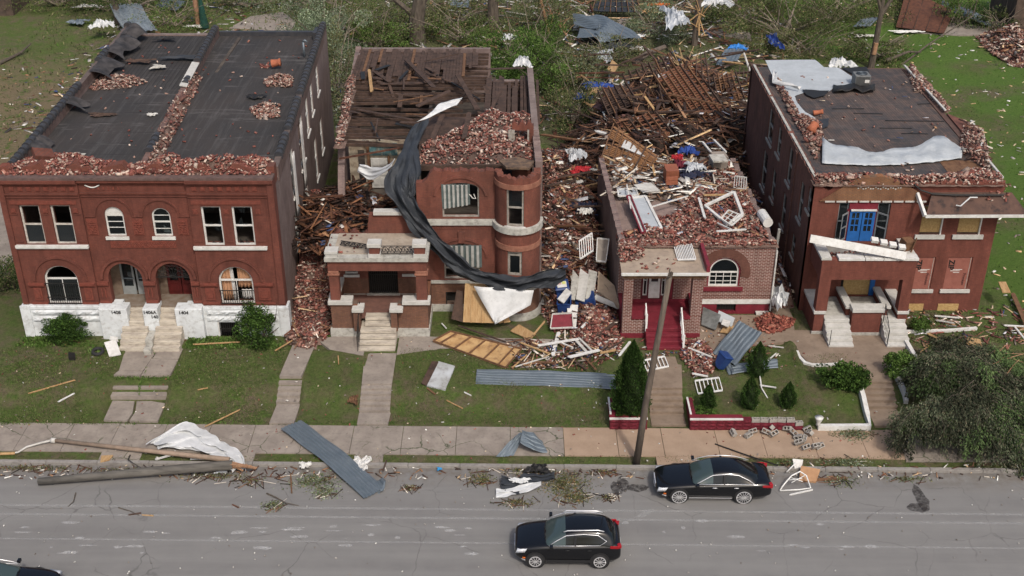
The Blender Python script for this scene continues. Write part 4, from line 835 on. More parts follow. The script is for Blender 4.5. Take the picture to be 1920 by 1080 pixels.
 window(T_, Tm, *t1[:4], d=.1, rails=(.5,), glass='upper', mat=fm, fr=.09); window(T_, Tm, *t2[:4], d=.1, rails=(.85,), glass='lower', mat=fm, fr=.12)
 s = MB(); N = 6
 for k in range(N): a0 = t1[0] - .06 + (t1[1] - t1[0] + .12) * k / N; a1 = t1[0] - .06 + (t1[1] - t1[0] + .12) * (k + 1) / N; bx(s, Tm, a0, a1, -.1, .08, 6.56, 6.63)
 s.build('turret_sill', m_stone_light, T_)
 g = MB(); bx(g, F, -3.6, -2.9, .3, .34, 1.45, 2.15); bx(g, F, -3.62, -3.56, -.02, .1, 1.4, 2.15); g.build('cellar_window', m_dark, T_)
 P_ = front_map(54.3)
 s = MB(); s.box(-9.6, -8.03, 54.18, 56.9, .9, 1.48); s.build('porch_base', m_stone, T_); s = MB(); s.box(-6.07, -4.35, 54.18, 56.9, .9, 1.48); s.build('porch_base', m_stone, T_)
 s = MB(); s.box(-9.5, -8.1, 54.3, 54.7, 1.48, 2.95); s.box(-9.5, -9.2, 54.7, 57, 1.48, 2.9); s.build('porch_low_wall', m_brick2b, T_)
 s = MB(); s.box(-6.0, -4.4, 54.3, 54.7, 1.48, 2.95); s.box(-4.75, -4.4, 54.7, 57, 1.48, 2.9); s.build('porch_low_wall', m_brick2b, T_)
 for a in ((-9.62, -8.35, 54.15, 54.85, 2.95, 3.17), (-5.75, -4.28, 54.15, 54.85, 2.95, 3.17), (-9.66, -9.1, 54.85, 57, 2.9, 3.1), (-8.36, -7.75, 53.85, 54.6, 2.66, 2.85), (-6.4, -5.7, 53.85, 54.6, 2.66, 2.85)): MB().box(*a).build('capstone', m_stone_light, T_, bevel=.02)
 s = MB(); s.box(-8.3, -7.95, 53.95, 54.3, 1.48, 2.66); s.build('stair_pier', m_brick2b, T_); s = MB(); s.box(-6.35, -6.02, 53.95, 54.3, 1.48, 2.66); s.build('stair_pier', m_brick2b, T_)
 s = MB(); s.box(-9.15, -4.8, 54.5, 56.98, 1.95, 2.05); s.build('porch_floor', M('red_porch_floor', (.17, .085, .065), (.12, .062, .05), 2.5, .85), T_)
 for xa, xb in ((-9.47, -8.98), (-4.98, -4.42)):
  q = MB(); q.box(xa, xb, 54.32, 54.82, 3.17, 4.62)
  q.build('porch_column', m_brick2, T_)
  q = MB(); q.box(xa - .07, xb + .07, 54.26, 54.9, 4.62, 4.75); q.box(xa - .03, xb + .03, 54.29, 54.86, 4.75, 4.9); q.build('column_capital', m_sandstone, T_, bevel=.03)
 q = MB(); q.box(-9.5, -4.4, 54.3, 54.8, 4.9, 5.5); q.box(-9.5, -9.1, 54.8, 57, 4.9, 5.5); q.box(-4.8, -4.4, 54.8, 57, 4.9, 5.5); q.build('porch_beam', m_brick2, T_)
 q = MB(); q.box(-9.62, -4.3, 54.15, 56.98, 5.5, 5.72); q.build('porch_roof_slab', m_stone, T_)
 q = MB(); q.box(-9.2, -4.6, 54.6, 56.95, 5.722, 5.76); q.build('porch_deck', M('sandy_deck', (.36, .31, .25), (.28, .23, .18), 1.5, .95, c3=(.12, .1, .09), scale3=5), T_)
 for xa, xb in ((-9.55, -8.95), (-7.35, -6.72), (-5.05, -4.4)):
  q = MB(); q.box(xa, xb, 54.2, 54.75, 5.72, 5.92); q.build('pier_base', m_stone_light, T_);
  if xa > -9: q = MB(); q.box(xa + .05, xb - .05, 54.24, 54.7, 5.92, 6.3); q.build('roof_pier', m_brick2, T_)
  q = MB(); q.box(xa - .04, xb + .04, 54.16, 54.8, 6.3 if xa > -9 else 5.92, 6.52 if xa > -9 else 6.08); q.build('pier_cap', m_stone_light, T_, bevel=.02)
 def grille(mp, L_, h):
  g = MB(); r0 = .02
  for z in (0, h): g.tube([mp(0, z), mp(L_, z)], .025, 5)
  n = 5
  for k in range(n):
   c_ = (L_ * (k + .5) / n, h * .5); g.tube([mp(c_[0] + (.19 - .012 * j) * math.cos(j * .55), c_[1] + (.19 - .012 * j) * math.sin(j * .55)) for j in range(15)], r0, 4)
   g.tube([mp(L_ * k / n, h * .1), mp(L_ * (k + .5) / n, h * .9), mp(L_ * (k + 1) / n, h * .1)], r0, 4)
  return g
 grille(lambda u, z: (-6.7 + u, 54.45, 5.85 + z), 1.65, .42).build('iron_roof_grille', m_black_iron, T_)
 fg = grille(lambda u, z: (-8.95 + u * .93, 54.95 + z * .9 + (1.4 - u) * .35, 5.85 + .04 * u), 1.55, .5); fo = fg.build('fallen_iron_grille', m_black_iron); tag(fo, 'black iron scroll grille lying flat on the porch roof of the burnt house', 'grille')
 g = MB(); bx(g, F, -7.8, -6.2, .2, .26, 2.1, 4.6); g.build('dark_doorway', m_dark, T_); g = MB()
 for k in range(15): bx(g, F, -7.76 + k * .11, -7.735 + k * .11, .05, .08, 2.1, 4.6)
 for z in (2.15, 3.2): bx(g, F, -7.8, -6.2, .04, .09, z, z + .05)
 g.build('security_door', m_black_iron, T_)
 g = MB(); bx(g, F, -7.9, -6.1, -.2, .2, 1.85, 2.1); bx(g, F, -9.2, -7.92, -.1, 0, 1.9, 2.06); bx(g, F, -6.08, -4.9, -.1, 0, 1.9, 2.06); g.build('door_sill', m_stone, T_)
 window(T_, F, -9.05, -8.35, 3.25, 4.4, d=.1, rails=(.5,), fr=.1, mat=m_stone_light, sill=(.08, .14)); g = MB(); bx(g, F, -5.95, -5.0, -.08, 0, 3.15, 3.28); g.build('sill', m_stone_light, T_)
 s = MB()
 for k in range(6): s.box(-7.96 if k < 4 else -7.75, -6.08 if k < 4 else -6.4, 52.75 + .3 * k if k < 4 else 52.85 + .3 * k, 54.9, .85 if k == 0 else 1.0 + .19 * k - .02, 1.0 + .19 * (k + 1) - .06)
 s.build('porch_steps', m_step, T_, bevel=.015)
 s = MB()
 for y in np.linspace(52.7, 54.5, 8): s.tube([(-8.02, y, 1.0 + (y - 52.7) * .55), (-8.02, y, 1.85 + (y - 52.7) * .55)], .016, 5)
 s.tube([(-8.02, 52.7, 1.85), (-8.02, 54.6, 2.9)], .025, 5); s.build('iron_handrail', m_black_iron, T_)
 lm = side_map(-9.9 - .95, 81, -9.65, 57.42); LL = math.hypot(1.2, 23.58)
 q = MB(); wall(q, lm, 0, LL, .9, 8.5, .38, top=lambda u: 8.3 + .1 * math.sin(u * 5) + .25 * math.sin(u * 13) * math.sin(u * 2) if u < 17 else max(3.2, 8.3 - (u - 17) * 1.2 + .3 * math.sin(u * 6))); q.build('side_wall', m_brickside, T_)
 rm = side_map(1.6, 57.6, 1.35, 74.5); q = MB(); wall(q, rm, 0, 16.9, .9, 9.8, .38, [(3.0, 4.3, 6.4, 9.0, 0), (3, 4.3, 2.5, 5, 0), (9, 10.2, 6.2, 8.2, 0)], top=lambda u: 9.6 - .1 * u + .15 * math.sin(u * 6) if u < 6 else 8.0 + .35 * math.sin(u * 7) * math.sin(u * 1.3) - .06 * u); q.build('side_wall', m_brickside, T_)
 q = MB(); wall(q, front_map(62.2), .0, 1.2, 2, 10.1, .38, [(.15, .85, 7.2, 9.5, 0)], top=lambda u: 9.9 + .12 * math.sin(u * 15)); q.build('cross_wall', m_brick2, T_)
 q = MB(); bx(q, front_map(62.0), -.2, .15, 0, .1, 7.2, 9.6); bx(q, front_map(62), .85, .95, 0, .1, 7.2, 9.6); q.build('broken_window_jamb', fm, T_)
 q = MB(); wall(q, front_map(80.6), -10.4, -1.5, .9, 8.3, .35); q.build('rear_wall', m_brickside, T_); q = MB(); wall(q, front_map(74.2), -1.5, 1.3, .9, 8.2, .35); q.build('rear_wall', m_brickside, T_)
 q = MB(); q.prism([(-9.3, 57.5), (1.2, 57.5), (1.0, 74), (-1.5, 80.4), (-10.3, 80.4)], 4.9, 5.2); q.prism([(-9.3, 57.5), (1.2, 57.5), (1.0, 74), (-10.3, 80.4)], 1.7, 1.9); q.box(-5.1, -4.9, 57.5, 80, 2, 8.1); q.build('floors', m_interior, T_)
 q = MB(); wall(q, front_map(64.0), -9.4, -5.1, 5.2, 8.2, .15, [(-8.9, -8.5, 5.4, 7.6, 0)]); q.build('inner_wall', M('cream_plaster', (.36, .32, .25), (.22, .17, .12), 2.2, .9, c3=(.08, .05, .035), scale3=4, amt3=.7), T_)
 q = MB(); q.box(-8.2, -6.6, 63.93, 63.99, 7.3, 8.05); q.build('teal_plaster', M('teal_plaster', (.08, .17, .18), (.05, .115, .125), 2, .9, c3=(.4, .36, .28), scale3=3.5, amt3=.85), T_)
 q = MB(); q.box(-8.15, -7.2, 63.86, 63.94, 5.3, 7.15);
 for z in (5.5, 6.1, 6.7): q.box(-8.05, -7.72, 63.82, 63.86, z, z + .42); q.box(-7.63, -7.3, 63.82, 63.86, z, z + .42)
 q.build('panelled_door', m_stone_light, T_); q = MB(); q.box(-8.35, -8.2, 63.8, 64, 5.2, 8.2); q.box(-7.15, -7.05, 63.8, 64, 5.2, 7.3); q.build('door_casing', m_brownwood, T_)
 rr = random.Random(3)
 for k in range(34):
  y = 63.3 + k * .52;
  if rr.random() < .22: continue
  xa = -9.75 - (y - 57) * .045; xb = rr.choice([1.2, 1.2, -.9, -3]) if y < 74 else -1.6
  if y < 66.5: xb = -4.6 + rr.uniform(-.6, .5)
  b = MB(); sag = rr.uniform(-.12, .05); b.bar((xa, y, 8.22 + rr.uniform(-.05, .05)), (xb, y + rr.uniform(-.15, .15), 8.22 + sag - rr.choice([0, 0, .3])), .10, .17); b.build('ceiling_joist', m_oldwood, T_)
 for k in range(40):
  x = -10.35 + k * .205
  y1 = 80.3; y0 = 73.2 + rr.choice([0, 0, 0, .6, 1.4]) - (0 if x < -3 else -3);
  if rr.random() < .14: y0 += rr.uniform(2, 4.5)
  if x > -2: continue
  b = MB(); b.bar((x, y0, 8.38 + rr.uniform(0, .04)), (x - .05, y1 - rr.choice([0, 0, .4, 1]), 8.4), .19, .03); b.build('sheathing_board', m_oldwood if rr.random() < .88 else m_brownwood, T_)
 for k in range(16):
  x = -1.6 + k * .2 * rr.uniform(.9, 1.1); b = MB(); b.bar((x, 66.5 + rr.uniform(-1, .5), 8.5), (x + .05, 74.0 + rr.uniform(-2, .8), 8.45), .18, .03); b.build('sheathing_board', m_oldwood, T_)
 for k in range(46):
  x = rr.uniform(-9.8, -1.5); y = rr.uniform(63.5, 76); a_ = rr.gauss(0, .9); l_ = rr.uniform(.8, 3.2); b = MB(); b.bar((x, y, 8.45 + rr.uniform(0, .2)), (x + l_ * math.cos(a_), y + l_ * math.sin(a_), 8.4 + rr.uniform(-.5, .5)), rr.choice([.1, .18, .28]), .04); b.build('charred_board', rr.choice([m_oldwood, m_oldwood, m_oldwood, m_black_iron, m_brownwood]), T_)
 q = MB(); q.prism([(-5.1, 59.0), (1.1, 59.0), (1.1, 66.4), (-5.3, 66.4)], 8.55, 8.72); q.build('ceiling_deck', m_oldwood, T_)
 q = MB(); q.bar((-4.9, 58.9, 8.7), (1.0, 58.9, 8.75), .16, .3); q.build('header_beam', m_oldwood, T_)
 q = MB(); q.prism([(-.3, 57.3), (.9, 57.2), (1.2, 58.1), (.2, 58.7), (-.7, 58.2)], 9.3, 9.42); q.build('turret_lid', M('charred_board', (.17, .11, .07), (.07, .05, .04), 4), T_)
 return T_
house_two()
rubble('pale brick rubble heaped on the open ceiling deck behind the turret', [(-5.0, 59.1), (1.1, 59.1), (1.15, 61.9), (1.2, 66.3), (-1.5, 67.2), (-3.0, 64.2), (-5.0, 62)], 8.73, .55, 2100, pal=PAL_PALE + PAL_RED, fall=.6, seed=12, mound=(.12, .08, .065))
rubble('broken brick edge of the gutted turret house side wall', [(-9.95, 62.5), (-9.5, 62.5), (-10.1, 74), (-10.6, 74)], 8.4, .25, 330, pal=PAL_PALE, fall=.15, seed=13)
rubble('red brick chips on the stone porch roof and deck of the burnt house', [(-9.55, 54.3), (-8.3, 54.3), (-7.0, 56.5), (-9.5, 56.8)], 5.77, .03, 14, seed=14)
def plank(a, b, wd, th, mat, label, cat='board', name='broken_board', group=None, roll=0., jag=True):
 a, b = Vector(a), Vector(b); q = MB(); d = b - a; L_ = d.length; mt = d.to_track_quat('X', 'Z').to_matrix() @ Matrix.Rotation(roll, 3, 'X')
 h = wd / 2; rr = random.Random(int(abs(a.x * 71 + a.y * 37)) + int(abs(b.x * 13))); j = lambda: rr.uniform(0, min(.25, L_ * .08)) if jag else 0
 pts = [(-L_ / 2 + j(), -h), (L_ / 2 - j(), -h), (L_ / 2 - j() * .2, -h * .1), (L_ / 2 - j(), h), (-L_ / 2 + j(), h), (-L_ / 2 + j() * .2, h * .2)]
 c = (a + b) / 2; tp = [c + mt @ Vector((x, y, th / 2)) for x, y in pts]; bt = [c + mt @ Vector((x, y, -th / 2)) for x, y in pts]
 k = 6; q.face(list(reversed(bt))); q.face(tp)
 for i in range(6): q.face([bt[i], bt[(i + 1) % 6], tp[(i + 1) % 6], tp[i]])
 o = q.build(name, mat); return tag(o, label, cat, group)
for (pa, za), (pb, zb), wd, mat, lab in (
  (((760, 110), 8.7), ((815, 165), 9.0), .3, m_oldwood, 'dark splintered beam lying slantwise on the boards of the burnt roof'),
  (((858, 140), 9.1), ((895, 205), 9.0), .32, m_oldwood, 'wide dark plank tipped over the open joists beside the white tarp end'),
  (((916, 215), 8.8), ((940, 168), 9.2), .2, m_oldwood, 'narrow dark plank propped between the last joists of the burnt roof'),
  (((780, 200), 8.8), ((845, 170), 9.3), .35, m_oldwood, 'charred plank crossing the joists behind the white tarp end'),
  (((668, 205), 8.5), ((775, 225), 8.6), .22, m_oldwood, 'long dark rafter dropped over the front left joists'),
  (((635, 298), 7.6), ((750, 277), 8.3), .16, m_rust, 'rusty brown beam sticking out left past the teal wall'),
  (((692, 130), 8.6), ((697, 172), 8.6), .2, m_tan_wood, 'pale tan board standing out on the dark burnt roof boards'),
  (((870, 260), 9.3), ((880, 210), 9.4), .28, m_oldwood, 'grey brown board leaning on the pale brick rubble'),
  (((810, 262), 9.2), ((830, 215), 9.4), .3, m_oldwood, 'dark board at the left edge of the pale brick rubble'),
  (((795, 115), 8.6), ((862, 100), 9.0), .12, m_oldwood, 'thin dark batten lying across the burnt roof boards')):
 plank(at(*pa, za), at(*pb, zb), wd, .06, mat, lab)
o = heap('timber_debris', [(-11.6, 57.8), (-9.6, 57.5), (-5.3, 57.5), (-5.3, 60.5), (-7.2, 63.6), (-9.4, 64.5), (-11.9, 64)], 4.3, 1.6, 500, pal=PAL_DARK, fall=1.2, seed=21, mound=(.035, .024, .02),
  extra=[(620, PAL_BURNT, (.5, 2.4), (.14, .04)), (160, PAL_WOOD, (.3, 1.2), (.09, .02)), (60, PAL_MIX, (.3, .8), (.3, .02))])
tag(o, 'tangle of burnt timber and plaster above the porch roof of the burnt house', 'debris', kind='stuff')
rubble('steep slope of fallen brick in the gap between the double house and the burnt house', [(-11.85, 53.6), (-10.6, 52.9), (-9.75, 54.0), (-9.7, 64), (-12.1, 66), (-11.9, 56)], lambda x, y: 1.0 + np.clip((np.asarray(y) - 55) * .42, 0, 3.1), .6, 3400, fall=.35, seed=22, extra=[(70, PAL_WOOD, (.3, 1.6), (.08, .03))], pal=PAL_RED + PAL_DARK)
tp = [(at(862, 190, 9.7), (.15, .5, .05)), (at(822, 203, 9.75), (.12, .7, .1)), (at(793, 222, 9.6), (.45, .4, .1))]
ribbon('white_membrane_end', tp, m_membrane, n=6, amp=.04, seed=4); o = bpy.data.objects['white_membrane_end']; tag(o, 'white end of torn roof membrane draped over the burnt rafters', 'tarp')
dp = [(at(790, 228, 9.5), (.5, .3, .1)), (onY(775, 262, 61.5), (.5, .1, .0)), (onY(762, 300, 59.0), (.75, .1, .0)), (onY(748, 345, 57.4), (.85, 0, .25)), (onY(766, 392, 56.6), (.55, 0, .38)), (onY(800, 437, 56.2), (.42, 0, .45)), (onY(838, 478, 55.9), (.36, 0, .5)),
  (onY(878, 510, 55.6), (.2, 0, .55)), (onY(920, 526, 55.3), (.1, 0, .55)), (onY(965, 533, 55.1), (.0, 0, .5)), (onY(1005, 527, 55.1), (-.05, 0, .55)), (onY(1040, 520, 55.4), (-.05, .1, .5)), (onY(1062, 512, 55.9), (0, .1, .35))]
o = ribbon('dark_tarp', [(p_, Vector(w_) * .8) for p_, w_ in dp], m_tarp_dark, n=9, folds=2.6, amp=.15, seed=9, smooth=False); tag(o, 'long twisted strip of dark grey roof membrane hanging across the turret house facade', 'tarp')
o = ribbon('dark_tarp', [(onY(772, 285, 60.0), (.3, 0, .1)), (onY(778, 330, 57.6), (.32, 0, .05)), (onY(768, 372, 56.9), (.22, 0, .05))], m_tarp_dark, n=8, amp=.07, seed=5, smooth=False); tag(o, 'short dark fold of membrane hanging beside the left edge of the turret house facade', 'tarp')
o = ribbon('white_membrane', [(onY(672, 315, 61.0), (.1, 0, .25)), (onY(695, 325, 60.5), (.1, .1, .3)), (onY(722, 318, 59.5), (.2, 0, .3)), (onY(738, 305, 59), (.1, 0, .25))], m_membrane, n=6, amp=.05, seed=8); tag(o, 'crumpled white membrane below the teal wall left of the dark strip', 'tarp')
q = MB(); A_, B_, C_, D_ = onY(888, 536, 55.25), onY(1001, 545, 54.9), onY(995, 572, 54.8), onY(928, 607, 54.5); rows = []
for i in range(9):
 t = i / 8; l_ = A_.lerp(D_, t); r_ = B_.lerp(C_, min(1, t * 2)).lerp(D_, max(0, t * 2 - 1)); rows.append([l_.lerp(r_, k / 8) + Vector((0, -.06 * math.sin(k * 1.3 + t * 4), 0)) for k in range(9)])
q.strip(rows); tag(q.build('white_sheet', m_membrane, smooth=True, solid=.012), 'white triangular sheet hanging below the dark strip at the turret foot', 'tarp')
for a, b, c, d, mat, lab, th in ((onY(868, 604, 54.9), onY(928, 606, 54.7), onY(926, 534, 55.6), onY(872, 533, 55.8), m_tan_wood, 'tan plywood panel with battens leaning on the turret house wall', .05), (onY(846, 598, 55.2), onY(868, 604, 54.9), onY(868, 548, 56), onY(856, 545, 56.2), m_oldwood, 'dark burnt panel leaning beside the tan plywood', .05), (onY(930, 606, 54.9), onY(957, 604, 55.1), onY(940, 560, 55.6), onY(926, 540, 55.7), m_tan_wood, 'narrow tan board under the white hanging sheet', .05)):
 q = MB(); n_ = Vector((0, .06, .02)); q.hexa([a, b, b + n_, a + n_], [d, c, c + n_, d + n_]);
 if th and mat is m_tan_wood:
  for t in (.25, .6): q.bar(a.lerp(b, t) + Vector((0, -.04, 0)), d.lerp(c, t) + Vector((0, -.04, 0)), .06, .05)
 tag(q.build('leaning_panel', mat), lab, 'panel')
# == THIRD HOUSE: low, white-jointed brick, maroon trim
def house_three():
 T_ = empty('low_brick_house', (9.9, 56.7, 1.0), label='low one storey house of white jointed brick with maroon trim and a brick covered roof', cat='house')
 F = front_map(56.7); xl, xr = 5.75, 14.08
 win = (10.55, 12.32, 2.66, 4.42, .86)
 q = MB(); wall(q, F, xl, xr, 1.86, 5.35, .35, [win, (7.0, 8.75, 1.9, 4.05, 0)], top=lambda u: 5.25 + .05 * math.sin(u * 11) + (.08 if u < 8.3 else 0)); bx(q, F, 9.9, xr, -.03, 0, 2.12, 2.2); q.build('facade', m_brick3, T_)
 q = MB(); arch_ring(q, F, 11.435, 3.56, .9, .9, .5, -.03, .002, N=24, t0=-.28, t1=math.pi + .28); q.build('soldier_arch', brick_mat('brown_arch_brick', (.16, .07, .05), (.13, .055, .04), (.12, .06, .05)), T_)
 q = MB(); wall(q, F, xl, xr - .02, .9, 1.6, .33, [(11.2, 12.25, 1.1, 1.56, 0)]); q.build('maroon_base', m_maroon, T_)
 q = MB(); bx(q, F, 9.92, xr, -.05, .1, 1.6, 1.87); q.build('white_water_table', m_white, T_)
 q = MB(); bx(q, F, 5.75, 9.9, -.01, .1, 1.6, 1.9); bx(q, F, 10.35, 12.5, -.1, .12, 2.42, 2.64); q.build('maroon_sill', m_maroon, T_)
 q = MB();
 for k in range(7): bx(q, F, 11.27 + .14 * k, 11.29 + .14 * k, .03, .05, 1.1, 1.56)
 bx(q, F, 11.2, 12.25, .2, .24, 1.1, 1.56); q.build('cellar_grate', m_black_iron, T_)
 mf = MB(); arch_ring(mf, F, 11.435, 3.56, .8, .8, .08, .04, .2, N=20); bx(mf, F, 10.555, 10.63, .04, .2, 2.66, 3.56); bx(mf, F, 12.24, 12.315, .04, .2, 2.66, 3.56); mf.build('maroon_reveal', m_maroon, T_)
 window(T_, F, 10.63, 12.24, 2.66, 4.34, d=.1, rise=.8, rails=(.5,), rails2=(.17, .34), cols=4, fr=.09)
 q = MB(); q.tube([(xr + .05, 56.62, 1.2), (xr + .05, 56.62, 4.9)], .045, 6); q.build('white_downspout', m_white, T_); q = MB(); q.tube([(9.95, 56.6, 2.6), (9.97, 56.6, 4.9)], .03, 6); q.build('white_conduit', m_white, T_)
 q = MB(); wall(q, side_map(5.35, 68.5, xl, 56.72), 0, 11.7, .9, 5.4, .32, top=lambda u: 5.25 + .06 * math.sin(u * 7)); q.build('side_wall', m_brickside, T_)
 q = MB(); wall(q, side_map(xr, 57.05, 13.8, 68.5), 0, 11.4, .9, 5.4, .32, top=lambda u: 5.2 + .1 * math.sin(u * 5)); q.build('side_wall', m_brickside, T_)
 q = MB(); q.prism([(xl + .1, 57.05), (xr - .3, 57.05), (13.5, 68.5), (5.6, 68.5)], 4.75, 4.95); q.build('roof_deck', M('roof_mauve', (.26, .19, .165), (.18, .13, .115), 1.2, .9, c3=(.1, .08, .07), scale3=4), T_)
 q = MB(); q.prism([(xl + .1, 57.05), (xr - .3, 57.05), (13.5, 68.5), (5.6, 68.5)], 1.5, 1.7); q.build('floor', m_interior, T_)
 for a in ((5.8, 6.28), (9.35, 9.92)):
  q = MB(); q.box(a[0], a[1], 54.15, 54.65, 2.3, 4.62); q.build('porch_pier', m_brick3, T_)
 for a, b in ((5.8, 7.0), (8.95, 9.92)):
  q = MB(); q.box(a, b, 54.15, 54.6, 1.25, 2.15); q.build('porch_low_wall', m_brick3, T_); q = MB(); q.box(a - .06, b + .02, 54.07, 54.68, .9, 1.25); q.build('porch_base', m_maroon, T_)
  q = MB(); q.box(a + (.48 if a < 7 else -.05), b - (0 if a < 7 else .56), 54.07, 54.75, 2.15, 2.3); q.build('maroon_cap', m_maroon, T_)
  q = MB(); q.box(a + .01, b - .01, 54.16, 54.59, 2.15, 2.298); q.build('pier_course', m_brick3, T_)
 for x in (5.8, 9.62): q = MB(); q.box(x, x + .3, 54.65, 56.7, .9, 2.15); q.build('porch_side_wall', m_maroon if x < 7 else m_brick3, T_); q = MB(); q.box(x - .04, x + .34, 54.7, 56.68, 2.15, 2.28); q.build('maroon_cap', m_maroon, T_)
 q = MB(); q.box(6.1, 9.62, 54.2, 56.68, 1.55, 1.72); q.build('porch_floor', m_maroon, T_)
 q = MB()
 for k in range(4): q.box(7.02, 8.93, 52.85 + .33 * k, 54.25, .85 if k == 0 else .98 + .185 * k, .98 + .185 * (k + 1) - (.01 if k < 3 else .0))
 q.build('maroon_steps', m_maroon, T_, bevel=.02)
 q = MB(); q.box(5.72, 10.0, 54.0, 54.5, 4.62, 4.92); q.box(5.72, 6.0, 54.5, 56.68, 4.62, 4.92); q.box(9.75, 10.0, 54.5, 56.68, 4.62, 4.92); q.build('porch_beam', m_brownwood, T_)
 q = MB(); q.box(5.62, 10.1, 53.88, 56.68, 4.93, 5.0); q.build('porch_roof', M('sandy_roofing', (.36, .29, .22), (.28, .22, .17), 1.6, .95, c3=(.14, .12, .1), scale3=3.5, amt3=.6), T_)
 q = MB(); q.box(5.6, 10.12, 53.8, 53.88, 4.88, 5.02); q.build('white_gutter', m_white, T_); q = MB(); q.box(9.98, 10.16, 54.0, 56.6, 5.0, 5.35); q.build('maroon_fascia', m_maroon, T_)
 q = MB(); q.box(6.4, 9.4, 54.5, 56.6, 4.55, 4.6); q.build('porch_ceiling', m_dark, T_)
 fm = M('maroon_dark', (.09, .012, .018), (.06, .01, .012), 3, .6); q = MB(); wall(q, F, 7.0, 8.75, 1.9, 4.05, .2, [(7.1, 7.33, 2.1, 3.95, 0), (7.42, 8.02, 1.95, 3.95, 0), (8.1, 8.32, 2.1, 3.95, 0)]); q.build('door_frame', fm, T_)
 d = MB(); wall(d, F, 7.42, 8.02, 1.95, 3.95, .1, [(7.53, 7.91, 2.95, 3.85, 0)]); bx(d, F, 7.5, 7.94, -.02, .0, 2.05, 2.75); o = d.build('door', m_white, T_); g = MB(); g.face([F(7.53, .06, 2.95), F(7.91, .06, 2.95), F(7.91, .06, 3.85), F(7.53, .06, 3.85)]); g.build('pane', m_dustglass, o); g = MB(); g.tube([F(7.46, -.05, 2.85), F(7.46, -.05, 3.0)], .015, 5); g.build('handle', m_steel, o)
 for a, b in ((7.1, 7.33), (8.1, 8.32)): window(T_, F, a, b, 2.1, 3.95, d=.04, fr=.05, rails=(.5,))
 q = MB(); bx(q, F, 8.42, 8.7, -.03, .02, 1.95, 3.95); q.build('side_panel', m_maroon, T_)
 q = MB(); bx(q, F, 8.95, 9.25, -.14, 0, 3.5, 3.68); bx(q, F, 8.93, 9.27, -.16, 0, 3.68, 3.72); q.build('mailbox', m_white, T_)
 for x, xt, y0, y1, z0, z1 in ((7.05, 7.05, 53.9, 54.6, 1.55, 1.95), (8.9, 8.93, 52.8, 54.5, .95, 1.75)):
  s = MB(); n = 9 if x > 8 else 4
  s.bar((x, y0, z0 + .85), (xt, y1, z1 + .85), .06, .06); s.bar((x, y0, z0 + .12), (xt, y1, z1 + .12), .05, .05)
  for k in range(n): t = k / (n - 1); s.bar((x, y0 + (y1 - y0) * t, z0 + (z1 - z0) * t + .1), (x, y0 + (y1 - y0) * t + .001, z0 + (z1 - z0) * t + .86), .035, .035)
  s.box(x - .05, x + .05, y0 - .05, y0 + .05, z0, z0 + 1.0); s.build('step_railing', m_rail_white, T_)
house_three()
rubble('thick blanket of fallen red brick on the low house roof', [(5.7, 57.0), (14.0, 57.0), (13.9, 62.5), (13.6, 67.8), (10.9, 67.6), (10.4, 63.5), (8.9, 60.6), (7.3, 60.2), (6.6, 58.6), (5.7, 58.6)], 4.95, .52, 3300, fall=.45, seed=31, extra=[(60, PAL_MIX, (.2, .8), (.14, .02))])
rubble('bricks fallen on the left back corner of the low house porch roof', [(5.65, 55.0), (6.9, 55.4), (7.0, 56.65), (5.65, 56.65)], 5.0, .22, 150, fall=.35, seed=32)
rubble('few bricks scattered on the sandy porch roof of the low house', [(6.2, 54.0), (8.8, 54.0), (8.6, 56.3), (6.8, 56)], 5.0, .02, 16, seed=33)
rubble('ragged brick course along the top front edge of the low house', [(5.72, 56.66), (14.1, 56.66), (14.1, 57.15), (5.72, 57.15)], 5.15, .18, 520, fall=.12, seed=34, tilt=.15)
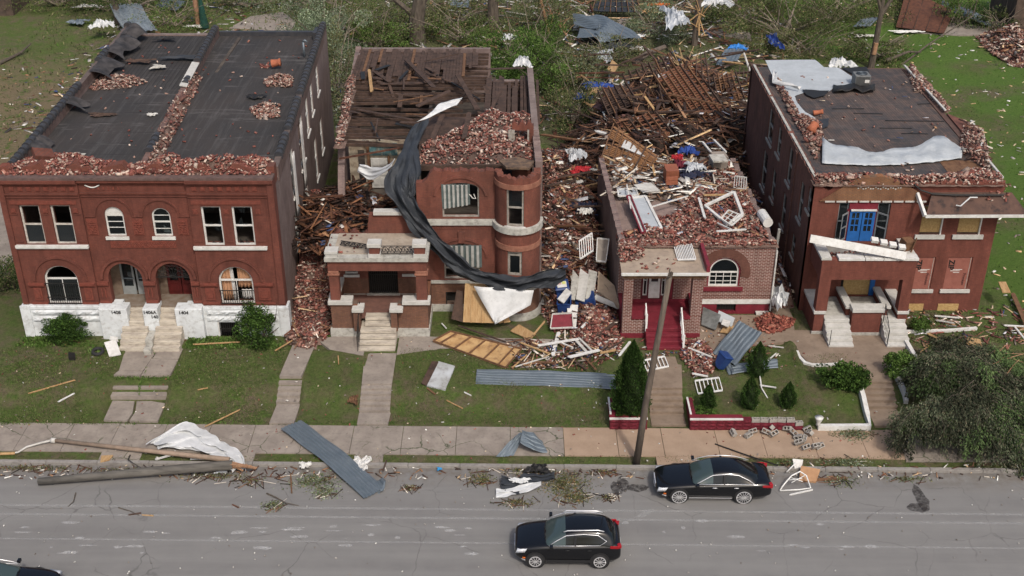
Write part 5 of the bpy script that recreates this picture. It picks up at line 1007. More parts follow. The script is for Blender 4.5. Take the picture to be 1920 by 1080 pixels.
# == FOURTH HOUSE: tall red house with a blue balcony door and boarded windows
def house_four():
 T_ = empty('boarded_brick_house', (20.7, 57.0, 1.0), label='tall red brick house with a blue balcony door, boarded windows and a stripped flat roof', cat='house')
 F = front_map(57.0); xl, xr = 15.78, 25.68
 bd = [(21.66, 22.82, 5.66, 7.35, 0), (23.66, 24.88, 5.66, 7.35, 0)]; zp = [(21.74, 22.82, 2.34, 4.3, 0), (23.5, 24.82, 2.34, 4.3, 0)]; bs = [(21.7, 22.62, .95, 1.42, 0), (23.42, 24.55, .95, 1.42, 0)]
 bal = (17.2, 19.92, 5.25, 7.52, 0); pd = [(16.6, 17.3, 1.95, 4.1, 0), (17.9, 19.75, 1.95, 4.1, 0)]
 q = MB(); wall(q, F, xl, xr, .95, 8.72, .4, bd + zp + bs + [bal] + pd, top=lambda u: (8.4 + .2 * math.sin(u * 6)) if u < 21.4 else 8.7 + .06 * math.sin(u * 9));
 for a, b, z in ((22.0, 23.7, 8.3), (23.9, 25.4, 8.3)):
  bx(q, F, a, b, -.04, 0, z, z + .03); bx(q, F, a, b, -.04, 0, z + .26, z + .29)
 q.build('facade', m_brick4, T_)
 q = MB(); pts = [(16.1, 7.62), (21.5, 7.62), (21.3, 8.15), (20.2, 8.7), (19.2, 9.05), (18.3, 8.95), (17.3, 8.5), (16.7, 8.05)]; k = len(pts)
 q.face([F(x, -.06, z) for x, z in pts]); q.face([F(x, .3, z) for x, z in reversed(pts)])
 for i in range(k): a, b = pts[i], pts[(i + 1) % k]; q.face([F(a[0], -.06, a[1]), F(a[0], .3, a[1]), F(b[0], .3, b[1]), F(b[0], -.06, b[1])])
 q.build('exposed_gable_backing', brick_mat('orange_common_brick', (.30, .135, .06), (.24, .105, .05), (.16, .10, .065), ms=.02, stain=(.13, .055, .035), stain_amt=.7), T_)
 q = MB()
 for i in range(18): u = 18.0 + i * .13; bx(q, F, u, u + .07, -.075, -.058, 8.35 + .05 * math.sin(i * 2), 8.41 + .05 * math.sin(i * 2))
 for i in range(9): u = 16.4 + i * .6; bx(q, F, u, u + .5, -.1, -.05, 7.58, 7.66)
 q.build('mortar_marks', m_stone_light, T_)
 q = MB(); q.tube([F(20.9, -.12, 8.6), F(21.3, -.14, 8.3), F(21.9, -.2, 8.12), F(23, -.3, 8.1), F(25.6, -.3, 8.1)], .05, 6); q.build('tar_line', m_black_iron, T_)
 s = MB(); bx(s, front_map(56.93), 20.95, xr + .06, 0, .45, .8, .95); s.build('stone_base', m_stone, T_)
 pr = MB(); e = [(21.45, 55.95, 7.32), (26.75, 55.95, 7.34), (26.1, 57.0, 8.12), (21.95, 57.0, 8.12)]
 pr.hexa([(x, y, z - .06) for x, y, z in e], e); pr.build('pent_roof', M('brown_roofing', (.105, .06, .045), (.075, .045, .036), 2.0, .9, c3=(.016, .016, .018), scale3=1.6, amt3=1.), T_)
 pr = MB(); pr.bar((21.42, 55.9, 7.25), (26.78, 55.9, 7.27), .05, .16); pr.bar((21.38, 55.9, 7.27), (21.15, 56.95, 8.08), .14, .2); pr.build('white_eave_board', m_white, T_)
 pr = MB(); pr.box(21.5, 26.6, 55.97, 56.98, 7.16, 7.2); pr.build('soffit', m_brownwood, T_)
 q = MB(); q.tube([(23.0, 56.2, 7.75), (23.2, 56.1, 7.75), (23.7, 56.3, 8.15), (24.1, 56.4, 8.1)], .04, 5); q.build('twisted_strip', m_membrane, T_)
 for a, b, c, d, _ in bd:
  s = MB(); bx(s, F, a, b, .1, .12, c, d); w_ = s.build('boarded_window', m_osb, T_); g = MB(); bx(g, F, b - .07, b, .0, .1, c, d); bx(g, F, a, b, .06, .1, d - .06, d); g.build('frame', m_white, w_)
  g = MB(); bx(g, F, a, b - .08, .07, .1, c, c + .1); g.build('rotten_edge', m_oldwood, w_)
  g = MB(); bx(g, F, a - .22, b + .2, -.1, .1, c - .24, c - .002); g.build('sill', m_stone_light, w_)
 zm = M('red_sheathing', (.26, .10, .075), (.22, .08, .06), 2.5, .8, c3=(.15, .055, .045), scale3=6)
 for k, (a, b, c, d, _) in enumerate(zp):
  s = MB(); bx(s, F, a, b, .06, .1, c, d); w_ = s.build('sheathed_window', zm, T_); g = MB(); bx(g, F, a - .15, b + .15, -.1, .1, c - .2, c - .002); g.build('sill', m_stone_light, w_)
  g = MB(); bx(g, F, b - .1, b - .075, .05, .06, c, d); g.build('tape_line', m_stone, w_)
  for j, (uu, zz, ll) in enumerate(((.25, 3.5, .62), (.25, 3.42, .5), (.4, 3.32, .34))): g = MB(); bx(g, F, a + uu, a + uu + ll, .052, .06, zz, zz + .035); g.build('printed_line', m_white, w_)
  text_mesh('printed_letters', 'ZIP', .42, F(a + .1, .05, 4.1), m_black_iron, w_, rot=(R(90), R(90), 0), thick=.012)
  text_mesh('printed_letters', 'Premium', .2, F(b - .34, .05, 3.3), M('faded_ink', (.11, .04, .035)) if k == 0 else bpy.data.materials['faded_ink'], w_, rot=(R(90), R(90), 0), thick=.006)
 for a, b, c, d, _ in bs: s = MB(); bx(s, F, a, b, -.03, .02, c - .12, d); s.build('boarded_cellar_window', m_osb, T_)
 bm = M('blue_paint', (.02, .11, .34), (.016, .09, .28), 3, .5); gm = M('grey_casement', (.2, .21, .22), (.15, .16, .165), 3, .6)
 for a, b, g_ in ((17.2, 17.75, 'both'), (19.25, 19.92, 'both')): window(T_, F, a, b, 5.3, 7.5, d=.12, fr=.07, rails=(.5,), mat=gm, glass=g_, glassmat=m_dustglass)
 q = MB(); bx(q, F, 17.75, 19.25, .0, .3, 7.12, 7.5); bx(q, F, 17.7, 17.82, .05, .2, 5.25, 7.12); bx(q, F, 19.2, 19.3, .05, .2, 5.25, 7.12); q.build('door_head', m_maroon, T_); q = MB(); bx(q, F, 17.85, 19.2, -.08, .0, 7.06, 7.14); q.build('white_head_strip', m_white, T_)
 for a, b in ((17.83, 18.48), (18.52, 19.18)):
  q = MB(); ops = [(a + .12 + .22 * i, a + .12 + .22 * i + .17, 5.85 + .38 * j, 5.85 + .38 * j + .32, 0) for i in range(2) for j in range(3)]
  wall(q, F, a, b, 5.27, 7.1, .05, ops); o = q.build('blue_door', bm, T_); g = MB(); g.face([F(a + .1, .03, 5.8), F(b - .1, .03, 5.8), F(b - .1, .03, 6.95), F(a + .1, .03, 6.95)]); g.build('pane', m_dustglass, o)
 for hx, ang, u in ((17.75, 2.35, .62), (19.25, .75, .66)):
  mp = lambda u_, d_, z_, hx=hx, ang=ang: (hx + math.cos(ang) * u_ * 1.0, 57.0 - math.sin(ang) * u_ + d_, z_)
  q = MB(); bx(q, mp, 0, .08, 0, .05, 5.4, 7.0); bx(q, mp, u - .08, u, 0, .05, 5.4, 7.0); bx(q, mp, .08, u - .08, 0, .05, 6.92, 7.0); bx(q, mp, .08, u - .08, 0, .05, 5.4, 5.5); bx(q, mp, .08, u - .08, 0, .05, 6.15, 6.22)
  o = q.build('open_casement', gm, T_); g = MB(); g.face([mp(.08, .02, 5.5), mp(u - .08, .02, 5.5), mp(u - .08, .02, 6.92), mp(.08, .02, 6.92)]); g.build('pane', m_glass, o)
 s = MB(); bx(s, F, 18.05, 19.5, .1, .13, 1.95, 4.1); bx(s, F, 16.6, 17.3, .1, .13, 2.1, 4.1); s.build('door_boards', m_osb, T_); s = MB(); bx(s, F, 19.5, 19.75, -.02, .12, 1.95, 4.1); s.build('blue_jamb', bm, T_); s = MB(); bx(s, F, 17.9, 18.05, .05, .2, 1.95, 4.1); s.build('dark_jamb', m_dark, T_)
 P_ = front_map(54.6)
 for xa, xb, y0, y1 in ((16.02, 16.62, 54.6, 55.1), (20.36, 20.92, 54.6, 55.1)):
  q = MB(); q.box(xa, xb, y0, y1, 2.35, 4.22); q.build('porch_pier', m_brick4, T_)
 q = MB(); q.box(16.02, 20.92, 54.6, 55.05, 4.22, 5.36); q.box(16.02, 16.45, 55.05, 56.98, 4.22, 5.36); q.box(20.5, 20.92, 55.05, 56.98, 4.22, 5.36); q.build('porch_beam', m_brick4, T_)
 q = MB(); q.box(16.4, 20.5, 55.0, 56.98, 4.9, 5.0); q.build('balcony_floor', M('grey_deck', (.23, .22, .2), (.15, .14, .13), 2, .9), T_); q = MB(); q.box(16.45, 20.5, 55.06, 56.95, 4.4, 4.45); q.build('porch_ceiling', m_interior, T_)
 for a in ((16.85, 18.2), (18.23, 19.15), (19.18, 20.0), (20.03, 20.98)): MB().box(a[0], a[1], 54.54, 55.1, 5.36, 5.5).build('coping_stone', m_white, T_, bevel=.01)
 MB().box(15.96, 16.5, 54.6, 56.9, 5.36, 5.5).build('coping_stone', m_stone_light, T_, bevel=.01); MB().box(20.46, 20.98, 55.12, 56.9, 5.36, 5.48).build('coping_stone', m_stone_light, T_, bevel=.01)
 q = MB(); q.box(16.0, 16.5, 54.55, 57.0, .8, 2.2); q.build('porch_side_wall', m_brick4, T_); q = MB(); q.box(20.4, 20.9, 54.55, 57, .8, 2.2); q.build('porch_side_wall', m_brick4, T_)
 for x in (15.94, 20.34): MB().box(x, x + .62, 54.5, 57.0, 2.2, 2.35).build('stone_cap', m_stone_light, T_, bevel=.01); MB().box(x, x + .62, 54.48, 54.56, .75, 1.15).build('pier_base', m_stone, T_)
 q = MB(); q.box(17.95, 19.5, 54.4, 54.8, 1.15, 2.4); q.build('middle_pier', m_brick4, T_); MB().box(17.9, 19.6, 54.3, 54.95, 2.4, 2.62).build('middle_cap', m_stone_light, T_, bevel=.015); MB().box(17.9, 19.55, 54.34, 54.8, .8, 1.15).build('middle_base', m_stone, T_)
 for x in (17.75, 19.75): MB().box(x, x + .22, 54.95, 57.0, 1.7, 2.35).build('inner_wall', m_brick4, T_); MB().box(x - .08, x + .32, 54.8, 57.0, 2.35, 2.5).build('inner_cap', m_stone_light, T_, bevel=.01)
 q = MB(); q.box(16.5, 20.4, 54.8, 56.98, 1.75, 1.88); q.build('porch_floor', m_stone, T_)
 for xa, xb in ((16.56, 17.88), (19.6, 20.85)):
  s = MB()
  for k in range(5): s.box(xa, xb, 53.15 + .34 * k, 54.95, .8 if k == 0 else .92 + .19 * k, .92 + .19 * (k + 1) - .01 if k < 4 else 1.884)
  s.build('stone_steps', m_stone_light, T_, bevel=.015)
 for x, full in ((16.6, 0), (19.62, 1)):
  s = MB(); s.tube([(x, 53.2, .95), (x, 53.2, 2.0)], .02, 5)
  if full:
   s.tube([(x, 53.2, 1.95), (x, 54.4, 2.85)], .02, 5); s.tube([(x, 54.4, 1.7), (x, 54.4, 2.9)], .02, 5)
   for k in range(6): y = 53.3 + .2 * k; s.tube([(x, y, 1.1 + .7 * (y - 53.2)), (x, y, 2.0 + .7 * (y - 53.2))], .012, 4)
  s.build('iron_handrail', m_black_iron, T_)
 ops = []; mp = side_map(xl, 76.2, xl, 57.02)
 for (ya, yb, za, zb) in ((67.8, 69.2, 6.3, 8.3), (65.4, 66.4, 6.5, 8.2), (62.2, 63.2, 6.1, 8.2), (58.9, 59.8, 5.4, 7.6), (56.9 + .5, 58.1, 6.7, 8.0), (68.3, 69.6, 3.0, 5.4), (65.6, 66.6, 3.5, 5.4), (62.4, 63.4, 3.2, 5.3), (59.4, 60.3, 2.9, 4.2)): ops.append((76.2 - yb, 76.2 - ya, za, zb, 0))
 q = MB(); wall(q, mp, 0, 19.18, .9, 8.7, .35, ops, top=lambda u: 8.65 + .05 * math.sin(u * 7));
 for k in range(38): bx(q, mp, 14.6 - .06 * (k % 2), 14.95, -.06 - .02 * (k % 2), 0, 1.0 + k * .2, 1.19 + k * .2)
 q.build('side_wall', m_brick4s, T_); gmm = M('old_grey_frame', (.3, .29, .27), (.2, .19, .17), 5, .8)
 for o_ in ops: window(T_, mp, *o_[:4], d=.06, fr=.1, rails=(.5,), mat=gmm, sill=(.1, .14), glassmat=m_dustglass)
 q = MB(); wall(q, side_map(xr, 57.4, 25.9, 75.4), 0, 18, .9, 8.6, .35); q.build('side_wall', m_brick4s, T_); q = MB(); wall(q, front_map(75.6), xl, 25.8, .9, 8.5, .3); q.build('rear_wall', m_brick4s, T_)
 q = MB(); q.prism([(25.7, 61.2), (26.6, 62.8), (26.8, 65.4), (25.8, 67.0)], .9, 8.7); q.build('side_bay', m_brick4s, T_)
 q = MB(); q.box(xl + .36, xr - .3, 57.45, 75.5, 4.9, 5.1); q.box(xl + .36, xr - .3, 57.45, 75.5, 1.6, 1.8); q.box(20.5, 20.7, 57.5, 75, 1.8, 8.4); q.build('interior', m_interior, T_)
 m, n, b, L = new_mat('stripped_roof_boards'); b.inputs['Roughness'].default_value = .85
 p = pos(n); t = ND(n, 'ShaderNodeTexBrick'); L(p, t.inputs['Vector']); t.offset = .5
 mpn = ND(n, 'ShaderNodeMapping'); mpn.inputs['Rotation'].default_value = (0, 0, R(86)); L(p, mpn.inputs[0]); L(mpn.outputs[0], t.inputs['Vector']); t.inputs['Scale'].default_value = 1; t.inputs['Brick Width'].default_value = 3.1; t.inputs['Row Height'].default_value = .15; t.inputs['Mortar Size'].default_value = .012
 t.inputs['Color1'].default_value = (.105, .072, .058, 1); t.inputs['Color2'].default_value = (.05, .038, .034, 1); t.inputs['Mortar'].default_value = (.014, .012, .012, 1)
 f1 = noise_fac(n, L, p, .5, .4, .65, 6, .7); f2 = noise_fac(n, L, p, 1.6, .5, .75, 6, .75, stretch=(.5, 1.5, 1)); f3 = noise_fac(n, L, p, 2.2, .52, .72, 6, .75)
 c = mixc(n, L, f1, t.outputs[0], (.028, .028, .031)); k = ND(n, 'ShaderNodeMath', operation='MULTIPLY'); L(f3, k.inputs[0]); k.inputs[1].default_value = .85; c = mixc(n, L, k.outputs[0], c, (.13, .075, .055)); k = ND(n, 'ShaderNodeMath', operation='MULTIPLY'); L(f2, k.inputs[0]); k.inputs[1].default_value = .35; c = mixc(n, L, k.outputs[0], c, (.13, .115, .105)); L(c, b.inputs['Base Color']); bump(n, L, b, t.outputs['Fac'], .3, -.01)
 RP = [(xl + .3, 57.4), (25.5, 57.4), (25.55, 61.2), (26.4, 62.8), (26.6, 65.4), (25.6, 67.0), (25.6, 75.5), (xl + .3, 76.0)]
 q = MB(); q.prism(RP, 8.35, 8.55); q.build('flat_roof', m, T_)
 def sheet(nm, pts, z, mat, seed, amp=.06, th=.01):
  poly = [tuple(at(px, py, z)[:2]) for px, py in pts]; xs = [a[0] for a in poly]; ys = [a[1] for a in poly]; st = .3
  o = MB(); me = [];
  k = len(poly); N = 3; out = []
  for i in range(k):
   a, b_ = poly[i], poly[(i + 1) % k]
   for j in range(N): t_ = j / N; out.append((a[0] + (b_[0] - a[0]) * t_ + (0 if j == 0 else .05 * float(nz(i, j, 3, seed))), a[1] + (b_[1] - a[1]) * t_ + (0 if j == 0 else .07 * float(nz(j, i, 3, seed)))))
  cx = sum(p_[0] for p_ in out) / len(out); cy = sum(p_[1] for p_ in out) / len(out); o.face([(x, y, z + amp * abs(float(nz(x, y, 1.2, seed)))) for x, y in out]); return o.build(nm, mat, T_, solid=th)
 sheet('pale_membrane', [(1435, 113), (1528, 112), (1545, 126), (1572, 127), (1602, 146), (1598, 163), (1565, 163), (1553, 172), (1520, 170), (1490, 180), (1495, 192), (1510, 210), (1530, 222), (1495, 222), (1478, 195), (1460, 165)], 8.585, m_greymem, 3, .0)
 rows = [];
 for i in range(40):
  t_ = i / 39; px = 1541 + 262 * t_; pt = 262 + 26 * math.sin(min(1, t_ * 1.25) * math.pi) ** .8 - 0 * t_ + 3 * math.sin(t_ * 21); pb = 308 + 8 * math.sin(t_ * 3.1) - 10 * t_
  if t_ > .88: pt = 262 + (t_ - .88) * 180
  rows.append([at(px, pt + (pb - pt) * j / 8, 8.6) + Vector((0, 0, .05 + .28 * abs(float(nz(t_ * 9, j * .35, 1, 4))) * math.sin(j / 8 * math.pi) + .05 * float(nz(t_ * 30, j, 1, 2)) + (.12 if j == 0 else .0))) for j in range(9)])
 q = MB(); q.strip(rows); q.build('rumpled_membrane', m_greymem, T_, smooth=True, solid=.012)
 for k, (pts, z) in enumerate((([(1504, 168), (1555, 170), (1545, 180), (1525, 184), (1512, 178)], 8.66), ([(1530, 225), (1555, 222), (1552, 238), (1540, 243)], 8.62), ([(1578, 127), (1625, 126), (1632, 142), (1600, 140)], 8.62))): sheet('black_membrane_scrap', pts, z, m_tarp_dark if k == 1 else m_black_iron, k, .05)
 MB().box(23.2, 25.2, 57.8, 60.2, 8.552, 8.57).build('bare_board_patch', m_brownwood, T_); rr = random.Random(6)
 for k, (px, py, l_) in enumerate(((1600, 212, 55), (1660, 226, 110), (1650, 240, 60), (1560, 204, 60), (1720, 195, 40), (1690, 250, 50))): a = at(px, py, 8.57); b_ = at(px + l_, py + rr.uniform(-1, 2), 8.57); q = MB(); q.bar(a, b_, .08, .03); q.build('lifted_seam', m_black_iron, T_)
 q = MB(); a = [(15.8, 76.1), (15.8, 70), (15.8, 64), (15.8, 57.5)]
 for i in range(3): q.bar((a[i][0] + .12, a[i][1] - .2, 8.74 - .02 * i), (a[i + 1][0] + .12, a[i + 1][1] + .2, 8.72), .14, .05)
 q.build('left_flashing', m_stone, T_)
 q = MB(); RR = [(25.7, 75.5), (25.75, 67.2), (26.7, 65.5), (26.5, 62.8), (25.7, 61), (25.6, 57.3)]
 for i in range(5):
  if i == 1: continue
  q.bar((*RR[i], 8.82), (*RR[i + 1], 8.82), .12, .08)
 q.build('right_flashing', m_stone_light, T_)
 q = MB(); rows = [[at(1448 + 3 * j, 133 + 5 * i + (i > 3) * (i - 3) * -1, 8.9) + Vector((max(0, i - 4) * .5, 0, .15 * math.sin(i + j * 2))) for j in range(4)] for i in range(8)]; q.strip(rows); q.build('curled_white_strip', m_membrane, T_, smooth=True, solid=.02)
 return T_
house_four()
rubble('crumbled brick along the right parapet of the tall boarded house', wpoly([(1700, 128), (1712, 126), (1745, 165), (1782, 205), (1772, 212), (1735, 175), (1715, 172)], 8.6), 8.6, .3, 520, pal=PAL_PALE, fall=.25, seed=41)
rubble('crumbled brick along the left roof edge of the tall boarded house', wpoly([(1448, 150), (1462, 150), (1500, 215), (1540, 232), (1545, 262), (1530, 300), (1520, 285), (1480, 210)], 8.6), 8.6, .28, 620, pal=PAL_PALE + PAL_DARK, fall=.3, seed=42)
rubble('brick rubble along the front edge of the tall boarded house roof', [(15.8, 56.95), (21.3, 56.95), (25.7, 57.0), (25.7, 58.0), (24.4, 58.8), (22, 57.7), (19, 57.8), (15.9, 58.2)], 8.56, .34, 1100, pal=PAL_PALE + PAL_RED, fall=.25, seed=43)
rubble('collapsed brick corner at the right front of the tall boarded house roof', wpoly([(1805, 232), (1842, 245), (1855, 300), (1872, 330), (1820, 300), (1800, 285)], 8.6), 8.6, .35, 520, pal=PAL_PALE + PAL_DARK, fall=.3, seed=44, extra=[(30, PAL_WOOD, (.3, 1.2), (.12, .03))])
rubble('loose bricks and scraps dotted over the stripped boards of the tall house roof', [(16.3, 57.6), (25.3, 57.6), (25.3, 74.5), (16.3, 74.5)], 8.56, .02, 60, pal=PAL_PALE, seed=45, extra=[(20, PAL_MIX, (.1, .4), (.1, .02))])
rubble('broken bricks in the balcony of the tall boarded house', [(16.5, 55.1), (20.5, 55.1), (20.5, 56.6), (16.5, 56)], 5.02, .12, 150, pal=PAL_RED, fall=.3, seed=46)
rubble('bricks fallen on the brown pent roof', wpoly([(1842, 372), (1890, 368), (1892, 380), (1845, 382)], 7.7), lambda x, y: 7.34 + (np.asarray(y) - 55.95) * .75, .03, 34, seed=47)
a, b = onY(1519, 447, 55.3), onY(1698, 480, 54.5)
plank(a, b, .42, .16, m_white, 'long white fascia beam fallen aslant across the balcony parapet of the tall boarded house', 'beam', 'fallen_fascia', roll=R(65), jag=False)
for k in range(4):
 c_ = onY(1640 + k * 17, 450 + k * 4.4, 55.0); MB().obb(c_, (.36, .3, .16), (.3, .15, 0)).build('x', m_white).name = 'capping_block'
 tag(bpy.data.objects[[o.name for o in bpy.data.objects if o.name.startswith('capping_block')][-1]], 'white capping block resting in a short row on the fallen fascia', 'block', 'white capping blocks on the fallen fascia')
q = MB(); c_ = onY(1700, 458, 55.6); q.obb(c_, (.6, .5, .6), (.2, .1, .4)); q.bar(c_ + Vector((.1, -.3, -.7)), c_ + Vector((.35, -.3, .5)), .1, .05); tag(q.build('broken_cornice_box', m_brownwood), 'broken brown cornice box lodged at the right end of the balcony', 'debris')
# == PLANTS
def leaves(S, pts, size, cols, aspect=.55, dirs=None, flat=.6):
 n = len(pts)
 if dirs is None: d = rng.normal(size=(n, 3)); d[:, 2] *= flat
 else: d = dirs + rng.normal(scale=.35, size=(n, 3))
 d /= np.linalg.norm(d, axis=1, keepdims=True) + 1e-9
 r_ = rng.normal(size=(n, 3)); s_ = np.cross(d, r_); s_ /= np.linalg.norm(s_, axis=1, keepdims=True) + 1e-9
 L_ = (size * rng.uniform(.6, 1.4, n))[:, None]; w_ = L_ * aspect * .5
 v = np.stack([pts - d * L_ * .5, pts + s_ * w_, pts + d * L_ * .5, pts - s_ * w_], 1).reshape(-1, 3)
 f = (np.arange(n) * 4)[:, None] + np.arange(4)[None]
 S.add(v, f, np.repeat(cols, 4, 0))
G_BRIGHT = [(.065, .12, .022), (.09, .155, .035), (.045, .088, .016), (.115, .18, .048)]
G_OLIVE = [(.11, .125, .048), (.085, .10, .04), (.145, .14, .065), (.065, .08, .03), (.17, .155, .085)]
G_SILVER = [(.14, .18, .105), (.19, .235, .15), (.095, .13, .07), (.24, .28, .19)]
G_DARK = [(.022, .05, .010), (.03, .065, .013), (.018, .038, .008), (.042, .08, .018)]
G_CONIFER = [(.040, .047, .028), (.028, .035, .02), (.056, .062, .038), (.02, .026, .015), (.06, .054, .036)]
G_CONIFER2 = [(.04, .066, .022), (.028, .042, .017), (.055, .078, .03)]
def clumps(S, c, rad, n, size, pal, ncl=26, spread=.28, shell=.6, flat=1., aspect=.55, squash=0.):
 c = np.array(c, float); rad = np.array(rad, float)
 d = rng.normal(size=(ncl, 3)); d /= np.linalg.norm(d, axis=1, keepdims=True); r_ = rng.uniform(shell, 1.08, ncl) ** .7
 cc = d * r_[:, None]; cc[:, 2] = np.abs(cc[:, 2]) * (1 if squash == 0 else 1) if squash else cc[:, 2]
 cs = rng.uniform(.5, 1.3, ncl) * spread; tint = rng.uniform(.6, 1.25, ncl)
 k = rng.integers(0, ncl, n); g = rng.normal(size=(n, 3)); g /= np.linalg.norm(g, axis=1, keepdims=True); g *= rng.uniform(.3, 1, n)[:, None] ** .5
 p = (cc[k] + g * cs[k][:, None]) * rad + c
 leaves(S, p, size, np.array(pal)[rng.integers(0, len(pal), n)] * tint[k][:, None] * rng.uniform(.8, 1.2, (n, 1)), aspect, flat=flat)
def shrub(name, label, base, rad, n, size, pal, cat='shrub', group=None, ncl=70, spread=.3, stems=5, lift=.9, aspect=.55, shell=.3, branch_mat=None, stick=None):
 b = Vector(base); t = empty(name, b, label=label, cat=cat, group=group); S = Soup(); clumps(S, b + Vector((0, 0, rad[2] * lift)), rad, n, size, pal, ncl, spread, shell, aspect=aspect)
 S.build('foliage', m_leaf, t); q = MB(); rr = random.Random(int(abs(b.x * 10 + b.y * 3)) + 5)
 for k in range(stems):
  a = 2 * math.pi * k / stems + rr.random(); e = b + Vector((math.cos(a) * rad[0] * .6, math.sin(a) * rad[1] * .6, rad[2] * lift * (1 + .5 * rr.random()))); q.tube([b, b.lerp(e, .5) + Vector((0, 0, .1 * rad[2])), e], .03 * max(1, rad[0]), 5, r1=.008)
 if stick:
  for k in range(stick): a = rr.uniform(0, 6.28); e = b + Vector((math.cos(a) * rad[0] * rr.uniform(.7, 1.3), math.sin(a) * rad[1] * rr.uniform(.6, 1.2), rad[2] * rr.uniform(1.0, 2.1))); m_ = b.lerp(e, .55) + Vector((rr.uniform(-.4, .4), 0, .3)); q.tube([b + Vector((rr.uniform(-.5, .5) * rad[0], 0, .1)), m_, e], .05, 4, r1=.012)
 q.build('stems', branch_mat or m_bark, t); return t
def cone_shrub(label, px, py, ptop, wpx, nl, group=None, pal=G_DARK, name='cone_conifer'):
 b = ground_at(px, py); s_ = FPX / ((b.y * math.cos(TILT)) + (CAM_H - b.z) * math.sin(TILT)); r_ = wpx / 2 / s_; h = onY(px, ptop, b.y + r_ * .2).z - b.z
 t = empty(name, b, label=label, cat='conifer', group=group); S = Soup(); n = nl
 z = rng.random(n) ** 1.25; th = rng.uniform(0, 2 * np.pi, n); prof = np.clip(np.sin(np.pi * np.clip(z * .86 + .14, 0, 1)) ** .55 * (1 - z) ** .45 * 1.28, 0, 1.02); prof = np.where(z < .08, prof * (.8 + z * 2.5), prof)
 lump = 1 + .08 * np.sin(th * 2 + z * 9 + px) + .14 * np.sin(th * 5 + z * 17) + .10 * np.sin(th * 9 - z * 31) + .05 * np.sin(th * 17 + z * 60); rr_ = r_ * prof * lump * rng.uniform(.75, 1.03, n)
 p = np.stack([rr_ * np.cos(th), rr_ * np.sin(th), z * h + .05], -1) + np.array(b); d = np.stack([np.cos(th) * .5, np.sin(th) * .5, np.full(n, 1.)], -1)
 tint = (.72 + .5 * (.5 + .5 * np.sin(th * 5 + z * 17)))[:, None]
 leaves(S, p, .10 if r_ > .5 else .08, np.array(pal)[rng.integers(0, len(pal), n)] * tint, .5, dirs=d); S.build('foliage', m_leaf, t)
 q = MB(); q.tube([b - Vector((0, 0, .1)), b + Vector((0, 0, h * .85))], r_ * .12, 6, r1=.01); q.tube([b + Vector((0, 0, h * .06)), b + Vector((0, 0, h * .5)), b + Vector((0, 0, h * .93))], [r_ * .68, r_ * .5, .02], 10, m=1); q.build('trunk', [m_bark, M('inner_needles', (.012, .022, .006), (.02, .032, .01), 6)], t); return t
cone_shrub('tall dark green cone conifer in the small maroon planter by the leaning pole', 1181, 776, 636, 62, 17000, name='large_cone_conifer')
for px, py, pt, w_, lab in ((1419, 702, 640, 36, 'largest of the four little cone conifers, nearest the blue sheet metal'), (1404, 764, 704, 32, 'little cone conifer in the middle of the raised bed behind the broken wall'), (1326, 768, 720, 26, 'little cone conifer beside the fallen white railing on the raised bed'), (1476, 762, 716, 28, 'little cone conifer furthest right on the raised bed lawn')):
 cone_shrub(lab, px, py, pt, w_, 4200, group='small cone conifers on the raised bed')
g_ = lambda px, py: ground_at(px, py)
shrub('low_bush', 'low spreading bush against the white base left of the entrance steps', g_(130, 640), (1.2, .7, .8), 8500, .09, G_DARK + G_BRIGHT[:1])
shrub('tall_bush', 'tall ragged bush against the white base at the right corner of the double house', g_(487, 652), (1.0, .7, 1.35), 9000, .10, G_DARK + G_BRIGHT[:2], stick=5)
shrub('round_bush', 'larger dark green double bush left of the curved walk', g_(1572, 722), (1.0, .75, .75), 6500, .12, G_BRIGHT[:3] + G_DARK); shrub('round_bush', 'small round lobe at the right of the double bush by the white kerb', g_(1606, 728), (.62, .6, .6), 4200, .12, G_BRIGHT[:3] + G_DARK)
shrub('round_bush', 'bright round bush right of the curved walk beside the fallen tree', g_(1686, 705), (.85, .7, .72), 6500, .11, G_BRIGHT)
shrub('small_bush', 'small leafy bush below the red boarded windows', g_(1722, 622), (.5, .4, .5), 2600, .09, G_BRIGHT)
shrub('creeping_juniper', 'flat creeping juniper in the corner of the maroon wall', g_(1322, 775), (.6, .35, .18), 1500, .07, G_BRIGHT[:3])
shrub('weedy_bush', 'dark tangled bush at the left edge beside the double house', g_(12, 545), (1.3, 1.4, 1.1), 4200, .10, G_OLIVE + G_DARK, stick=8)
